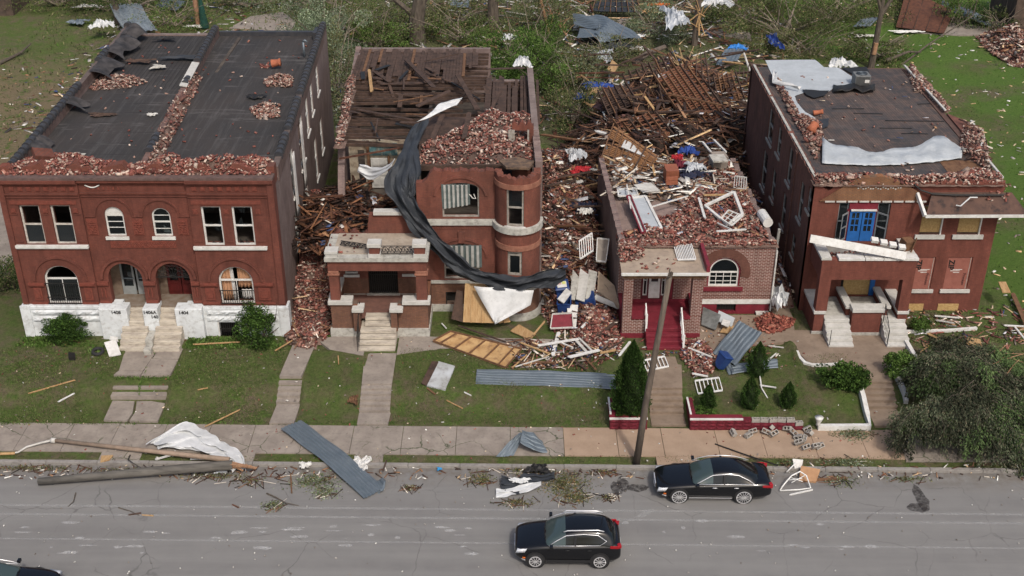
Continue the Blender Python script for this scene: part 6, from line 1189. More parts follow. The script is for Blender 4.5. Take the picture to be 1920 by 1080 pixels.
def fallen_conifer():
 b = Vector((21.6, 47.6, .3)); t = empty('fallen_conifer', b, label='huge fallen dark green conifer sprawling over the pavement and kerb at the right', cat='tree'); S = Soup(); q = MB(); rr = random.Random(1)
 S2 = Soup()
 def dome(u, v): return Vector((b.x + 5.1 * u, b.y + 1.1 + 4.7 * v, .35 + 2.3 * max(0, 1 - u * u - v * v) ** .6))
 hubs = []
 while len(hubs) < 125:
  a = rr.uniform(0, 2 * math.pi); r_ = math.sqrt(rr.random()) * (.95 + .10 * math.sin(a * 5 + 1) + .09 * math.sin(a * 11)); p = dome(math.cos(a) * r_, math.sin(a) * r_)
  if p.x > 17.7 + max(0, p.y - 45.5) * .66: hubs.append((p + Vector((0, 0, rr.uniform(-.5, .35))), math.cos(a) * r_, math.sin(a) * r_, rr.choice([.9, 1.3, 1.9, 2.5]), rr.random() < .3))
 for k in range(1800):
  c_, u, v, tint0, alt = hubs[k % 125]; a = rr.uniform(0, 2 * math.pi); p = c_ + Vector((math.cos(a) * .22, math.sin(a) * .22, rr.uniform(-.3, .2))); p.z = max(.15, p.z)
  out = Vector((u * 1.1 + math.cos(a) * 1.0, v * 1.0 - .55 + math.sin(a) * .9, rr.uniform(-.55, .15))); out.normalize()
  L_ = rr.uniform(.5, 1.35); n = int(100 * L_); tt = rng.random(n); wd = .15 * np.sin(np.pi * np.clip(tt * .9 + .08, 0, 1)) + .02
  off = rng.normal(size=(n, 3)) * wd[:, None] * np.array([1, 1, .5]); pp = np.array(p)[None] + tt[:, None] * L_ * np.array(out)[None] + off; pp[:, 2] -= tt ** 2 * L_ * .4; pp[:, 2] = np.maximum(pp[:, 2], .08)
  tint = tint0 * rr.uniform(.75, 1.25); dirs = np.tile(np.array(out) * .8 + np.array([0, 0, -.5]), (n, 1)) + off * 1.5; pal_ = G_CONIFER2 if alt else G_CONIFER
  leaves(S, pp, .12, np.array(pal_)[rng.integers(0, len(pal_), n)] * tint, .38, dirs=dirs)
  if k % 9 == 0: q.tube([p - out * .4, p + out * L_ * .5, p + out * L_ * .9 - Vector((0, 0, .25))], .02, 4, r1=.006)
 S.build('crown', m_leaf, t)
 q.tube([(25.5, 51.5, .8), (23.5, 49.5, 1.0), (21.5, 47.2, .8), (19.2, 45.6, .6)], .22, 8, r1=.06)
 for k in range(9):
  a = Vector((22.9 + rr.uniform(-.8, 1.2), 49.8 + rr.uniform(-1.2, 1.), 2.2)); e = a + Vector((rr.uniform(.6, 2.4), rr.uniform(-.6, 1.0), rr.uniform(-.2, .5))); q.tube([a, a.lerp(e, .5) + Vector((0, 0, .1)), e], .035, 5, r1=.01, m=1)
 q.build('trunk', [m_bark, M('torn_wood', (.36, .21, .12), (.22, .12, .07), 4, .8)], t)
fallen_conifer()
m_twig = M('grey_branch', (.24, .2, .155), (.14, .115, .09), 4, .95)
def wreck(label, px, py, rad, n, pal, size=.14, name='fallen_tree', cat='tree', stick=11, ncl=40, spread=.3, group='wrecked trees in the back yards', lift=.6, shell=.35):
 b = ground_at(px, py, .05)
 return shrub(name, label, b, rad, int(n * 1.2), size, pal, cat, group, ncl, spread, 6, lift, stick=stick, shell=shell, branch_mat=m_twig)
for a in (('ragged olive crown directly behind the left end of the burnt house', 740, 70, (4.5, 3, 1.8), 8000, G_OLIVE + G_SILVER[:1]), ('low green tangle between the forked stump and the leafy trunk', 865, 78, (4, 3, 1.5), 7000, G_BRIGHT + G_OLIVE), ('green and grey brush at the top right of the splintered pole', 1400, 50, (4.5, 4, 2.2), 9000, G_OLIVE + G_BRIGHT[:2]), ('ragged olive boughs along the upper left of the timber pile', 1150, 118, (3, 2.4, 1.3), 4500, G_OLIVE + G_SILVER[:1]), ('silvery green uprooted tree behind the right parapet of the double house', 612, 108, (3.6, 6.5, 3.2), 15000, G_SILVER), ('silvery crown at the top between the grey pad and the olive wreck', 590, 20, (6, 5, 3), 9000, G_SILVER + G_OLIVE[:1]), ('green ivy bank in the gap right of the black roof', 632, 190, (1.4, 7, 3.4), 8500, G_SILVER[:2] + G_OLIVE),
   ('olive brush pile left of the thick grey stump', 700, 60, (5.5, 5.5, 2.4), 11000, G_OLIVE + G_BRIGHT[:2]), ('bright weeds along the back of the burnt house', 700, 92, (4, 2.5, 1.6), 5000, G_BRIGHT + G_OLIVE[:2]), ('leafy olive tangle above the burnt house', 850, 50, (5, 5, 2.2), 8000, G_OLIVE + G_BRIGHT[:1]),
   ('bright green tree toppled behind the right end of the burnt house', 985, 135, (3.9, 4.6, 3.0), 15000, G_BRIGHT + G_DARK[:2]), ('second bright green crown nearer the burnt house roof', 1010, 165, (3.4, 3.4, 2.6), 9000, G_BRIGHT), ('dull green crown between the two narrow trunks', 1015, 50, (3.6, 4, 2.4), 8000, G_OLIVE + G_BRIGHT[:1] + G_SILVER[:1]),
   ('pale green brush right of the bright toppled tree', 1075, 160, (3, 4, 1.9), 7000, G_OLIVE + G_SILVER[:2]), ('olive boughs drooping into the gap by the timber pile', 1070, 235, (2.4, 3.6, 2.2), 5500, G_OLIVE + G_DARK[:2]), ('grey green brush by the upright splintered pole', 1235, 65, (3.4, 4, 1.6), 5500, G_SILVER + G_OLIVE[:2]),
   ('wide olive fallen tree behind the tall boarded house', 1470, 75, (6.2, 6.5, 3.4), 15000, G_OLIVE + G_BRIGHT[:1]), ('olive green crown right of the wide fallen tree', 1560, 40, (6, 5, 3), 11000, G_OLIVE + G_BRIGHT[:2]), ('thin brush on the left roof corner of the tall boarded house', 1500, 105, (4, 3, 1.8), 5000, G_OLIVE),
   ('low brush at the foot of the bare dark tree', 1640, 110, (3.2, 2.4, 1.2), 5000, G_OLIVE + G_BRIGHT[:1]), ('dark green shrubs at the far left behind the littered lot', 250, 22, (8, 5, 2.6), 12000, G_DARK + G_OLIVE + G_BRIGHT[:1]), ('green undergrowth right of the far left pole', 330, 50, (3.5, 3, 1.3), 4000, G_BRIGHT + G_OLIVE), ('far left olive bush beyond the trodden lot', 110, 10, (6, 4, 1.8), 6000, G_OLIVE + G_BRIGHT[:2]),
   ('green weeds on the far side of the grey pad', 470, 12, (6, 3, 1.4), 6000, G_BRIGHT + G_OLIVE), ('narrow leafy tree in front of the bluish steel sheets at the top right', 1795, 48, (2.2, 2, 2.2), 3600, G_BRIGHT + G_OLIVE[:1]), ('far right dark bush beside the leaning shed', 1870, 58, (2, 2, 1.4), 2500, G_DARK + G_OLIVE), ('dull brush beyond the concrete strip at the top right', 1700, 8, (5, 3, 1.6), 5000, G_OLIVE), ('brushwood at the top centre right above the timber pile', 1370, 8, (5, 4, 2), 6000, G_OLIVE + G_SILVER[:1])):
 wreck(*a)
def bare_tree(label, pts, r0, branches, leafy=None, name='bare_tree', mat=None):
 b = Vector(pts[0]); t = empty(name, b, label=label, cat='tree'); q = MB(); q.tube(pts, r0, 9, r1=r0 * .6); q.build('trunk', mat or m_bark, t); q = MB(); rr = random.Random(int(b.x * 7 + b.y))
 for p0, p1, p2, r_ in branches:
  q.tube([p0, p1, p2], r_, 6, r1=r_ * .25)
  for k in range(7):
   s_ = Vector(p1).lerp(Vector(p2), rr.random()); e = s_ + Vector((rr.uniform(-1.2, 1.2), rr.uniform(-1.2, 1.2), rr.uniform(-.3, .9))); q.tube([s_, s_.lerp(e, .5) + Vector((0, 0, .15)), e], r_ * .25, 4, r1=.01)
 q.build('limbs', mat or m_bark, t)
 if leafy:
  S = Soup()
  for c_, rad, n, pal in leafy: clumps(S, c_, rad, n, .13, pal, 18, .35, .3)
  S.build('crown', m_leaf, t)
 return t
V3 = lambda p, z=0: Vector((p.x, p.y, p.z + z))
b0 = ground_at(1633, 128); bare_tree('bare dark tree with torn orange bark standing behind the tall boarded house', [b0, b0 + Vector((.1, 0, 3)), b0 + Vector((.15, 0, 5.4))], .3,
 [(b0 + Vector((.15, 0, 4.6)), b0 + Vector((1.6, .3, 7.2)), b0 + Vector((4.2, .5, 8.6)), .2), (b0 + Vector((.1, 0, 5)), b0 + Vector((-.8, .3, 7.6)), b0 + Vector((-3.2, .2, 8.4)), .17), (b0 + Vector((.15, 0, 5.3)), b0 + Vector((.2, 0, 7)), b0 + Vector((.6, 0, 9.5)), .17)], [(b0 + Vector((-2.5, .4, 8)), (2.4, 1.5, 1.6), 1500, G_OLIVE), (b0 + Vector((3, .3, 8.4)), (2.4, 1.5, 1.2), 1200, G_OLIVE)])
q = MB(); q.tube([b0 + Vector((0, -.2, 1.3)), b0 + Vector((.05, -.22, 2.3))], .2, 8); o = q.build('torn_bark', bpy.data.materials['torn_wood']); o.parent = bpy.data.objects['bare_tree']; o.location = o.location - wloc(o.parent)
b1 = ground_at(783, 82); bare_tree('thick grey forked stump standing behind the burnt house roof', [b1, b1 + Vector((.0, 0, 2.2)), b1 + Vector((.4, 0, 4.2)), b1 + Vector((1.2, 0, 6))], .8, [(b1 + Vector((0, 0, 2.4)), b1 + Vector((-1.6, 0, 3.8)), b1 + Vector((-3.4, .3, 5)), .35), (b1 + Vector((.6, 0, 4)), b1 + Vector((.4, 0, 5.5)), b1 + Vector((.7, 0, 7)), .3)], name='tree_stump')
b2 = ground_at(926, 52); bare_tree('leafy topped dark trunk right of the forked stump', [b2, b2 + Vector((-.1, 0, 2.4)), b2 + Vector((.1, 0, 4.2))], .6, [(b2 + Vector((0, 0, 3)), b2 + Vector((1, 0, 4.5)), b2 + Vector((1.8, 0, 5.5)), .2)], [(b2 + Vector((0, 0, 4.4)), (2.2, 1.6, 1.9), 4200, G_BRIGHT + G_DARK[:1])], name='leafy_stump')
b3 = ground_at(1030, 62); bare_tree('slender snapped tree leaning left with orange splinters', [b3, b3 + Vector((-.8, 0, 3)), b3 + Vector((-1.6, 0, 6))], .16, [(b3 + Vector((0, 0, .5)), b3 + Vector((.8, -1, 1.2)), b3 + Vector((1.6, -3.2, .5)), .14), (b3, b3 + Vector((.3, 0, 1.5)), b3 + Vector((-.3, 0, 3)), .12)], name='snapped_tree', mat=bpy.data.materials['torn_wood'])
b4 = ground_at(1690, 122); q = MB(); q.tube([b4, b4 + Vector((3, 3, .8)), b4 + Vector((8.5, 8, 2.0)), b4 + Vector((11.5, 15, 3.2))], .09, 6, r1=.03); tag(q.build('fallen_branch', m_bark), 'long thin bare branch arching over the bright lawn at the upper right', 'branch')
q = MB(); p_ = g_(1660, 122); q.tube([p_ + Vector((0, 0, .4)), g_(1700, 116) + Vector((0, 0, .9)), g_(1725, 108) + Vector((0, 0, .5))], .16, 7, r1=.06); tag(q.build('fallen_limb', m_bark), 'dark mossy limb lying on the grass right of the bare tree', 'branch')
q = MB(); p_ = g_(8, 118); q.tube([g_(0, 122) + Vector((0, 0, .15)), g_(40, 104) + Vector((0, 0, .25)), g_(60, 92) + Vector((0, 0, .5))], .16, 7, r1=.05); tag(q.build('fallen_limb', m_bark), 'split log lying on the trodden lot at the far left', 'branch')
def ground_cover():
 S = Soup();
 def patch(x0, x1, y0, y1, n, size, pal, dens=None):
  x = rng.uniform(x0, x1, n); y = rng.uniform(y0, y1, n); k = nz(x, y, .8, 9) + rng.normal(0, .35, n) > -.1; x, y = x[k], y[k]
  z = zg(x, y) + rng.uniform(.0, size * .7, len(x)); d = np.stack([rng.normal(0, .5, len(x)), rng.normal(0, .5, len(x)), np.ones(len(x))], -1)
  leaves(S, np.stack([x, y, z], -1), size, np.array(pal)[rng.integers(0, len(pal), len(x))] * rng.uniform(.7, 1.2, (len(x), 1)), .35, dirs=d)
 patch(-27, 4.4, 47.35, 47.6, 1500, .1, G_BRIGHT); patch(-28, -20.2, 47.4, 53, 22000, .09, G_BRIGHT + G_OLIVE); patch(-17.1, -11.8, 47.5, 53, 16000, .09, G_BRIGHT + G_OLIVE); patch(-10.3, -7.6, 47.5, 52.3, 2600, .07, G_OLIVE + G_BRIGHT[:2]); patch(-5.8, 4.5, 47.5, 53, 22000, .08, G_OLIVE + G_BRIGHT[:2]); patch(8.8, 17.4, 47.6, 52.5, 12000, .07, G_OLIVE + G_BRIGHT[:2])
 patch(-26, -21.7, 53.1, 54.1, 1600, .17, G_BRIGHT); patch(-17.1, -12, 52.9, 54.1, 3000, .18, G_BRIGHT); patch(-22, -20.6, 52.6, 53.4, 500, .18, G_BRIGHT); patch(-18.65, -18.5, 49.3, 53, 160, .12, G_BRIGHT); patch(-20.0, -17.2, 50.3, 50.55, 260, .12, G_BRIGHT); patch(-28, 30, 44.45, 44.95, 5000, .07, G_OLIVE + G_BRIGHT[:2])
 patch(-45, 20, 84, 126, 16000, .3, G_OLIVE + G_BRIGHT[:1]); patch(-45, -27, 58, 90, 6000, .16, G_BRIGHT + G_OLIVE); patch(26, 50, 56, 126, 12000, .16, G_BRIGHT)
 patch(21, 26, 53.5, 56.8, 1800, .12, G_OLIVE + G_BRIGHT)
 o = S.build('grass_tufts', m_leaf); tag(o, 'tufts of grass and weeds over the lawns and yards', 'grass', kind='stuff')
ground_cover()
def leaf_litter(label, spots, n, pal, size=.09, sticks=10, name='leaf_litter'):
 S = Soup()
 for px, py, rx, ry, m_ in spots:
  p = ground_at(px, py); a = rng.normal(0, .5, (m_, 2)); x = p.x + a[:, 0] * rx; y = p.y + a[:, 1] * ry; z = zg(x, y) + .035 + np.abs(rng.normal(0, .07, m_)) * np.exp(-(a ** 2).sum(1)); z = np.maximum(z, .01); leaves(S, np.stack([x, y, z], -1), size, np.array(pal)[rng.integers(0, len(pal), m_)] * rng.uniform(.6, 1.3, (m_, 1)), .5, flat=.3)
  k = sticks; c = np.stack([p.x + rng.normal(0, .5, k) * rx, p.y + rng.normal(0, .5, k) * ry, np.full(k, 0.)], -1); c[:, 2] = zg(c[:, 0], c[:, 1]) + .05
  c[:, 2] = np.maximum(c[:, 2], .03); S.boxes(c, np.stack([rng.uniform(.2, .9, k), np.full(k, .025), np.full(k, .02)], -1), rand_rot(k, .08), pick(PAL_BURNT + PAL_WOOD[6:8], k))
 tag(S.build(name, m_leaf), label, 'debris', kind='stuff')
leaf_litter('green leaves and twigs strewn on the street under the blue steel sheet', [(590, 905, 1.1, .6, 900), (610, 925, .6, .4, 350), (512, 950, .5, .3, 260)], 0, G_OLIVE + G_SILVER)
leaf_litter('branches and leaves heaped on the street around the torn dark membrane', [(1060, 910, 1.1, .9, 1500), (1080, 935, .8, .4, 500), (900, 900, .6, .5, 350), (970, 945, .8, .3, 260), (770, 917, .4, .2, 120), (1140, 935, .4, .2, 80), (985, 885, 1.2, .4, 300), (1130, 888, .6, .2, 100)], 0, G_OLIVE + [(.2, .13, .06)], sticks=22)
leaf_litter('leaves and broken twigs on the kerb below the fallen conifer', [(1600, 815, 1.0, .5, 700), (1590, 870, 1.2, .4, 600), (1580, 905, .8, .5, 260), (1700, 900, 1.0, .2, 200), (1480, 870, .5, .3, 200)], 0, G_OLIVE + G_SILVER)
leaf_litter('twigs and leaf scraps washed along the gutter at the left', [(60, 880, 2.5, .2, 500), (250, 885, 2.2, .2, 400), (400, 895, 1.8, .3, 300), (470, 905, .8, .4, 120)], 0, G_OLIVE + [(.12, .09, .06)], sticks=26)
# == DEBRIS: every piece one could lift is a thing of its own
def corr(label, path, hw, ribs=6, name='steel_sheet', h=.035, mat=None, group=None, seed=0, cat='metal sheet', dent=.03):
 P_ = [Vector(p) for p in path]; rows = []; rr = random.Random(seed); n = 6
 cuts = [(P_[i].lerp(P_[i + 1], k / n), i + k / n) for i in range(len(P_) - 1) for k in range(n)] + [(P_[-1], len(P_) - 1)]
 W = hw if isinstance(hw, list) else [hw] * len(P_)
 for p, s_ in cuts:
  i = min(int(s_), len(P_) - 2); w_ = Vector(W[i]).lerp(Vector(W[i + 1]), s_ - i); t_ = (P_[i + 1] - P_[i]).normalized(); nrm = t_.cross(w_).normalized(); nrm = nrm if nrm.z > -.2 else -nrm; row = []
  for j in range(ribs * 4 + 1):
   u = j / (ribs * 2) - 1; rib = h if j % 4 == 1 or j % 4 == 2 else 0
   if j % 4 == 1: u -= .25 / ribs
   row.append(p + w_ * u + nrm * (rib + dent * math.sin(s_ * 5 + u * 3 + seed)))
  rows.append(row)
 q = MB(); q.strip(rows); return tag(q.build(name, mat or m_steel, solid=.006), label, cat, group)
G = lambda px, py, dz=.05: ground_at(px, py, dz)
def perp(a, b, w_): d = Vector(b) - Vector(a); d.z = 0; d.normalize(); return Vector((-d.y, d.x, 0)) * w_
a, b, c = Vector((*at(546, 800, .2)[:2], .33)), Vector((*at(636, 868, .15)[:2], .28)), Vector((*at(702, 928, 0)[:2], .08))
corr('long blue grey corrugated sheet lying from the pavement across the kerb into the street', [a, a.lerp(b, .5), b, c], perp(a, c, .56), 6, seed=3)
q_ = at(712, 925, .03); corr('crumpled end scrap of sheet metal by the street end of the long sheet', [q_, q_ + Vector((.1, .5, .15)), q_ + Vector((-.1, .9, .05))], Vector((.15, .05, .1)), 2, name='metal_scrap')
corr('long blue grey corrugated sheet lying level across the lawn of the burnt house', [G(893, 706, .06), G(952, 708, .07), G(1020, 709, .1), G(1090, 712, .07), G(1154, 715, .09)], Vector((0.02, .56, .09)), 6, seed=1, dent=.02)
p0, p1 = at(950, 853, .2), at(972, 810, .85); corr('left wing of the tented steel sheet standing on the pavement', [at(946, 856, .17), at(966, 826, .55), at(976, 812, .8)], [Vector((.42, .05, 0)), Vector((.3, .1, .0)), Vector((.12, .1, 0))], 4, seed=5)
corr('right wing of the tented steel sheet bent down on the pavement', [at(977, 818, .82), at(1000, 828, .55), at(1021, 838, .2)], [Vector((.05, .35, .1)), Vector((.0, .55, .1)), Vector((-.1, .45, .02))], 4, seed=6)
corr('upright half of the folded steel sheet leaning by the low house walk', [G(1357, 673, .2), G(1380, 645, .5), G(1407, 613, 1.0)], Vector((.5, -.62, 0)), 6, seed=7, h=.03)
corr('narrow folded flange of steel sheet between the two larger sheets', [G(1352, 655, .35), G(1362, 680, .2), G(1372, 700, .1)], Vector((.12, .02, .12)), 2, seed=8)
corr('steel sheet lying flat under the largest little cone conifer', [G(1372, 693, .1), G(1410, 687, .12), G(1458, 681, .1)], Vector((.03, .35, .05)), 3, seed=9)
corr('shiny grey corrugated sheet sticking up behind the left roof corner', [G(265, 58, .6), G(245, 30, 1.2), G(235, 8, 1.5)], Vector((1.5, 0, 0)), 6, seed=11, h=.08, mat=M('bright_steel', (.34, .38, .4), (.2, .23, .25), 2, .35, metallic=.5))
corr('long bluish corrugated sheet lying aslant at the top right', [G(1765, 8, .6), G(1812, 24, .8), G(1858, 42, .4)], Vector((.5, 1.3, 0)), 6, seed=12, h=.08); corr('bluish steel sheets at the very top left of the yards', [G(300, 3, .5), G(340, 12, .4)], Vector((.3, .9, .2)), 4, seed=13, h=.06); corr('short blue grey steel sheet standing against the right of the timber pile', [G(1362, 118, .9), G(1380, 88, 1.4)], Vector((.9, 0, .2)), 5, seed=14, h=.05); corr('small bluish sheet near the bare dark tree', [G(1615, 50, .3), G(1632, 34, .6)], Vector((.9, .2, 0)), 4, seed=15, h=.05)
corr('bluish steel sheets at the top centre behind the forked stump', [G(845, 6, .3), G(880, 5, .3)], Vector((0, 1.2, .1)), 4, seed=16, h=.06)
corr('broad sheet of ribbed grey roofing buckled in the back yard at the top centre', [G(1075, 38, 1.2), G(1120, 40, 1.6), G(1138, 50, 1.6), G(1165, 75, 1.0)], [Vector((0, 1.8, 0)), Vector((0, 2.2, 0)), Vector((1.2, 1.4, 0)), Vector((1.9, .4, 0))], 8, seed=17, h=.06, dent=.12)
corr('narrow ribbed grey roofing strip lying below the broad buckled sheet', [G(1085, 62, 1.), G(1120, 60, 1.4), G(1130, 72, 1.)], Vector((.2, 1.1, .1)), 4, seed=18, h=.06)
def panel(label, px4, dz, mat, th=.05, name='panel', battens=0, bmat=None, cat='panel', group=None, z=None, rim=None):
 P_ = [G(x, y, d) for (x, y), d in zip(px4, dz if isinstance(dz, (list, tuple)) else [dz] * 4)] if z is None else [at(x, y, z + d) for (x, y), d in zip(px4, dz if isinstance(dz, (list, tuple)) else [dz] * 4)]
 n_ = Vector((0, 0, -th)); q = MB(); q.hexa([p + n_ for p in P_], P_) if (P_[1] - P_[0]).cross(P_[3] - P_[0]).z > 0 else q.hexa([p + n_ for p in reversed(P_)], list(reversed(P_)))
 q2 = MB()
 for k in range(battens): t = (k + .5) / battens if battens < 6 else k / (battens - 1); q2.bar(P_[0].lerp(P_[1], t) + Vector((0, 0, .05)), P_[3].lerp(P_[2], t) + Vector((0, 0, .05)), .05, .09)
 if rim:
  for i in range(4): q2.bar(P_[i] + Vector((0, 0, .04)), P_[(i + 1) % 4] + Vector((0, 0, .04)), .05, .08)
 if not q2.f: return tag(q.build(name, mat), label, cat, group)
 t_ = empty(name, (P_[0] + P_[2]) / 2, label=label, cat=cat, group=group); q.build('sheet', mat, t_); q2.build('battens', bmat or mat, t_); return t_
panel('large plywood wall section with four studs lying on the lawn before the burnt house', [(812, 640), (948, 690), (978, 655), (845, 622)], [.12, .1, .2, .35], M('stained_plywood', (.46, .31, .15), (.34, .2, .085), 1.6, .85, c3=(.12, .055, .03), scale3=2.2, amt3=.8), battens=5, bmat=m_brownwood, name='stud_wall_section', rim=1)
panel('grey and white roof panel lying on the lawn', [(800, 722), (835, 730), (853, 686), (822, 677)], [.1, .1, .12, .15], M('pale_panel', (.42, .44, .46), (.3, .31, .3), .9, .7, c3=(.1, .07, .05), scale3=3), th=.12, name='grey_sheet')
panel('charred edge strip along the grey lawn panel', [(790, 718), (800, 722), (822, 678), (810, 677)], [.14, .16, .2, .16], m_oldwood, name='burnt_strip')
panel('brown cardboard sheet with bricks on it by the turret', [(957, 620), (993, 636), (1005, 626), (973, 608)], .12, m_tan_wood, name='cardboard')
panel('dark red door panel lying in front of the blue bins', [(1032, 617), (1075, 615), (1073, 588), (1036, 590)], [.25, .3, .75, .7], m_maroon, name='red_board', rim=1, bmat=m_stone_light)
panel('upright white board standing right of the dark red panel', [(1068, 612), (1080, 614), (1084, 572), (1062, 570)], [.3, .3, .9, .9], m_white, name='white_board')
panel('white plank propped across the open blue bin', [(1045, 560), (1057, 568), (1072, 548), (1062, 540)], [1.3, 1.3, 1.4, 1.4], m_white, name='white_board')
panel('white square sheet standing in the grass beside the tyre', [(205, 668), (227, 664), (217, 636), (195, 642)], [.08, .1, .4, .35], m_white, name='white_board'); panel('white foam scrap behind the white square sheet', [(205, 636), (222, 640), (220, 632), (207, 630)], .25, m_white, name='foam_scrap')
for k, (x4, lab, mt) in enumerate((([(1068, 560), (1078, 562), (1086, 520), (1074, 505)], 'beige wall board standing furthest left in the row behind the bins', m_stone), ([(1080, 560), (1096, 565), (1104, 515), (1088, 503)], 'beige wall board second from the left behind the bins', m_stone_light), ([(1098, 560), (1113, 556), (1120, 510), (1104, 505)], 'beige wall board third from the left behind the bins', m_stone))):
 panel(lab, x4, [1.0, 1.0, 1.5, 1.6], mt, name='wall_board')
panel('broad beige mattress board right of the standing boards', [(1120, 545), (1162, 575), (1152, 535), (1122, 508)], [1.0, .8, 1.2, 1.7], M('beige_board', (.36, .28, .2), (.28, .21, .15), 1.5, .9), th=.2, name='mattress')
panel('white clapboard bundle under the beige mattress board', [(1112, 560), (1158, 578), (1163, 572), (1118, 552)], [.8, .6, .8, 1.], m_stone_light, name='board_bundle')
panel('brown octagonal table top leaning by the low house wall', [(1118, 490), (1136, 492), (1142, 450), (1120, 448)], [1.9, 1.9, 2.6, 2.6], m_conc, name='table_top', rim=1, bmat=m_white)
panel('pale flat paving slab left by the low house corner', [(1418, 588), (1446, 590), (1436, 578), (1414, 577)], .14, m_stone_light, th=.1, name='paving_slab')
panel('orange plywood piece among the grey wreckage by the arched window', [(1350, 622), (1378, 626), (1380, 612), (1360, 608)], .2, m_tan_wood, name='plywood_piece')
panel('sagging grey vinyl sheet heaped below the arched window', [(1315, 608), (1342, 618), (1352, 590), (1318, 575)], [.2, .25, .7, .5], M('grey_vinyl', (.19, .2, .2), (.1, .105, .1), 2.5, .7), name='vinyl_sheet'); panel('pale vinyl roll in front of the cellar grate', [(1342, 600), (1372, 612), (1378, 596), (1348, 582)], [.3, .25, .5, .6], m_greymem, name='vinyl_roll')
panel('white box lid in the wreckage under the arched window', [(1352, 607), (1366, 613), (1370, 602), (1356, 598)], .45, m_white, name='box_lid')
panel('orange tan box board lying against the kerb behind the sedan', [(1498, 900), (1530, 903), (1538, 880), (1502, 873)], [.1, .12, .4, .4], M('cardboard_box', (.38, .22, .12), (.3, .17, .09), 3, .9), th=.12, name='chair_back')
panel('white torn board standing on the grass verge', [(1490, 878), (1502, 882), (1506, 862), (1486, 860)], [.02, .05, .3, .3], m_white, name='torn_board')
panel('pale plywood square at the far right lawn edge', [(1880, 548), (1895, 548), (1886, 528), (1872, 528)], [1.1, 1.1, 1.2, 1.2], m_tan_wood, name='plywood_square')
panel('orange plywood piece under the top of the fallen conifer', [(1812, 645), (1842, 650), (1838, 636), (1815, 632)], .5, m_tan_wood, name='plywood_piece')
panel('tan board lying before the tall house white kerb', [(1746, 664), (1768, 668), (1768, 660), (1748, 656)], .12, m_tan_wood, name='board')
panel('rust red wall section lying at the top right', [(1680, 50), (1770, 62), (1790, 20), (1700, -20)], [.3, .3, .8, 1.6], m_rust, battens=4, bmat=m_oldwood, name='fallen_wall')
panel('tan plywood sheet on the weeds behind the burnt house gap', [(655, 65), (664, 62), (678, 48), (668, 50)], 1.2, m_tan_wood, name='plywood_piece')
panel('dark square tile lying on the left street lane', [(538, 920), (550, 921), (555, 914), (543, 913)], .02, m_black_iron, th=.015, name='dark_tile')
panel('small black box on the left lawn', [(128, 670), (141, 670), (140, 661), (128, 660)], .2, m_black_iron, th=.22, name='black_box')
panel('yellow foam scrap on the verge by the brown lamp post', [(188, 866), (205, 862), (212, 853), (190, 854)], .08, m_tan_wood, name='foam_scrap')
def railing(label, a, b, c, n, mat=m_rail_white, name='railing', w_=.05, cat='railing', group=None):
 """a->b top rail, c the lower rail's start; balusters between"""
 a, b, c = Vector(a), Vector(b), Vector(c); d = c - a; t = empty(name, a.lerp(b, .5), label=label, cat=cat, group=group); q = MB(); q.bar(a, b, w_ * 1.6, w_ * 1.2); q.build('top_rail', mat, t); q = MB(); q.bar(a + d, b + d, w_ * 1.6, w_ * 1.2); q.build('bottom_rail', mat, t)
 for k in range(n): s_ = k / (n - 1); q = MB(); q.bar(a.lerp(b, s_), a.lerp(b, s_) + d, w_ * .8, w_ * .8); q.build('baluster', mat, t)
 return t
railing('white railing panel lying at the head of the low house walk', G(1206, 676, .12), G(1246, 668, .12), G(1213, 695, .1), 7)
railing('white railing panel tipped on the raised bed by the maroon wall', G(1303, 714, .12), G(1348, 708, .3), G(1309, 738, .1), 7)
railing('white louvred railing panel lying on the low house porch roof', at(1263, 458, 5.15), at(1296, 457, 5.25), at(1271, 487, 5.08), 12, name='louvred_railing')
railing('white railing stranded on the bricks left of the low house', G(1110, 437, 3.0), G(1086, 452, 3.0), G(1112, 470, 2.4), 7)
railing('small white bench grille on the right side of the low house roof', at(1378, 330, 5.6), at(1400, 333, 5.6), at(1376, 352, 5.5), 6, mat=m_stone_light, name='bench_grille')
def frame_box(label, P_, w_=.12, th=.1, mat=m_white, name='window_frame', bars=0, pane=None, cat='window frame', group=None):
 P_ = [Vector(p) for p in P_]; t = empty(name, (P_[0] + P_[2]) / 2, label=label, cat=cat, group=group); q = MB()
 for i in range(4): q.bar(P_[i], P_[(i + 1) % 4], w_, th)
 q.build('casing', mat, t)
 if bars:
  q = MB()
  for k in range(1, bars): q.bar(P_[0].lerp(P_[1], k / bars), P_[3].lerp(P_[2], k / bars), .035, .03); q.bar(P_[1].lerp(P_[2], k / bars), P_[0].lerp(P_[3], k / bars), .035, .03)
  q.build('muntins', mat, t)
 if pane: q = MB(); q.face([p + Vector((0, 0, -.01)) for p in P_]); q.build('pane', pane, t)
 return t
R5 = lambda px, py, dz=.0: at(px, py, 5.35 + dz)
frame_box('big white window frame with a mirror, on the left front of the low house roof', [R5(1178, 372, .2), R5(1210, 368, .3), R5(1240, 428, .1), R5(1205, 436, .05)], .14, .12, pane=m_greymem)
frame_box('narrow white sash lying over the mirror frame', [R5(1175, 368, .3), R5(1182, 366, .3), R5(1210, 434, .2), R5(1203, 437, .1)], .08, .08, mat=m_maroon, name='maroon_casing')
frame_box('white sash in the upper left corner of the low house roof', [R5(1158, 355), R5(1192, 353), R5(1196, 366), R5(1160, 368)], .09, .08, pane=m_greymem)
frame_box('large white door casing lying on the bricks of the low house roof', [R5(1322, 386, .2), R5(1376, 360, .5), R5(1392, 402, .3), R5(1365, 422, .1)], .16, .12, name='door_casing')
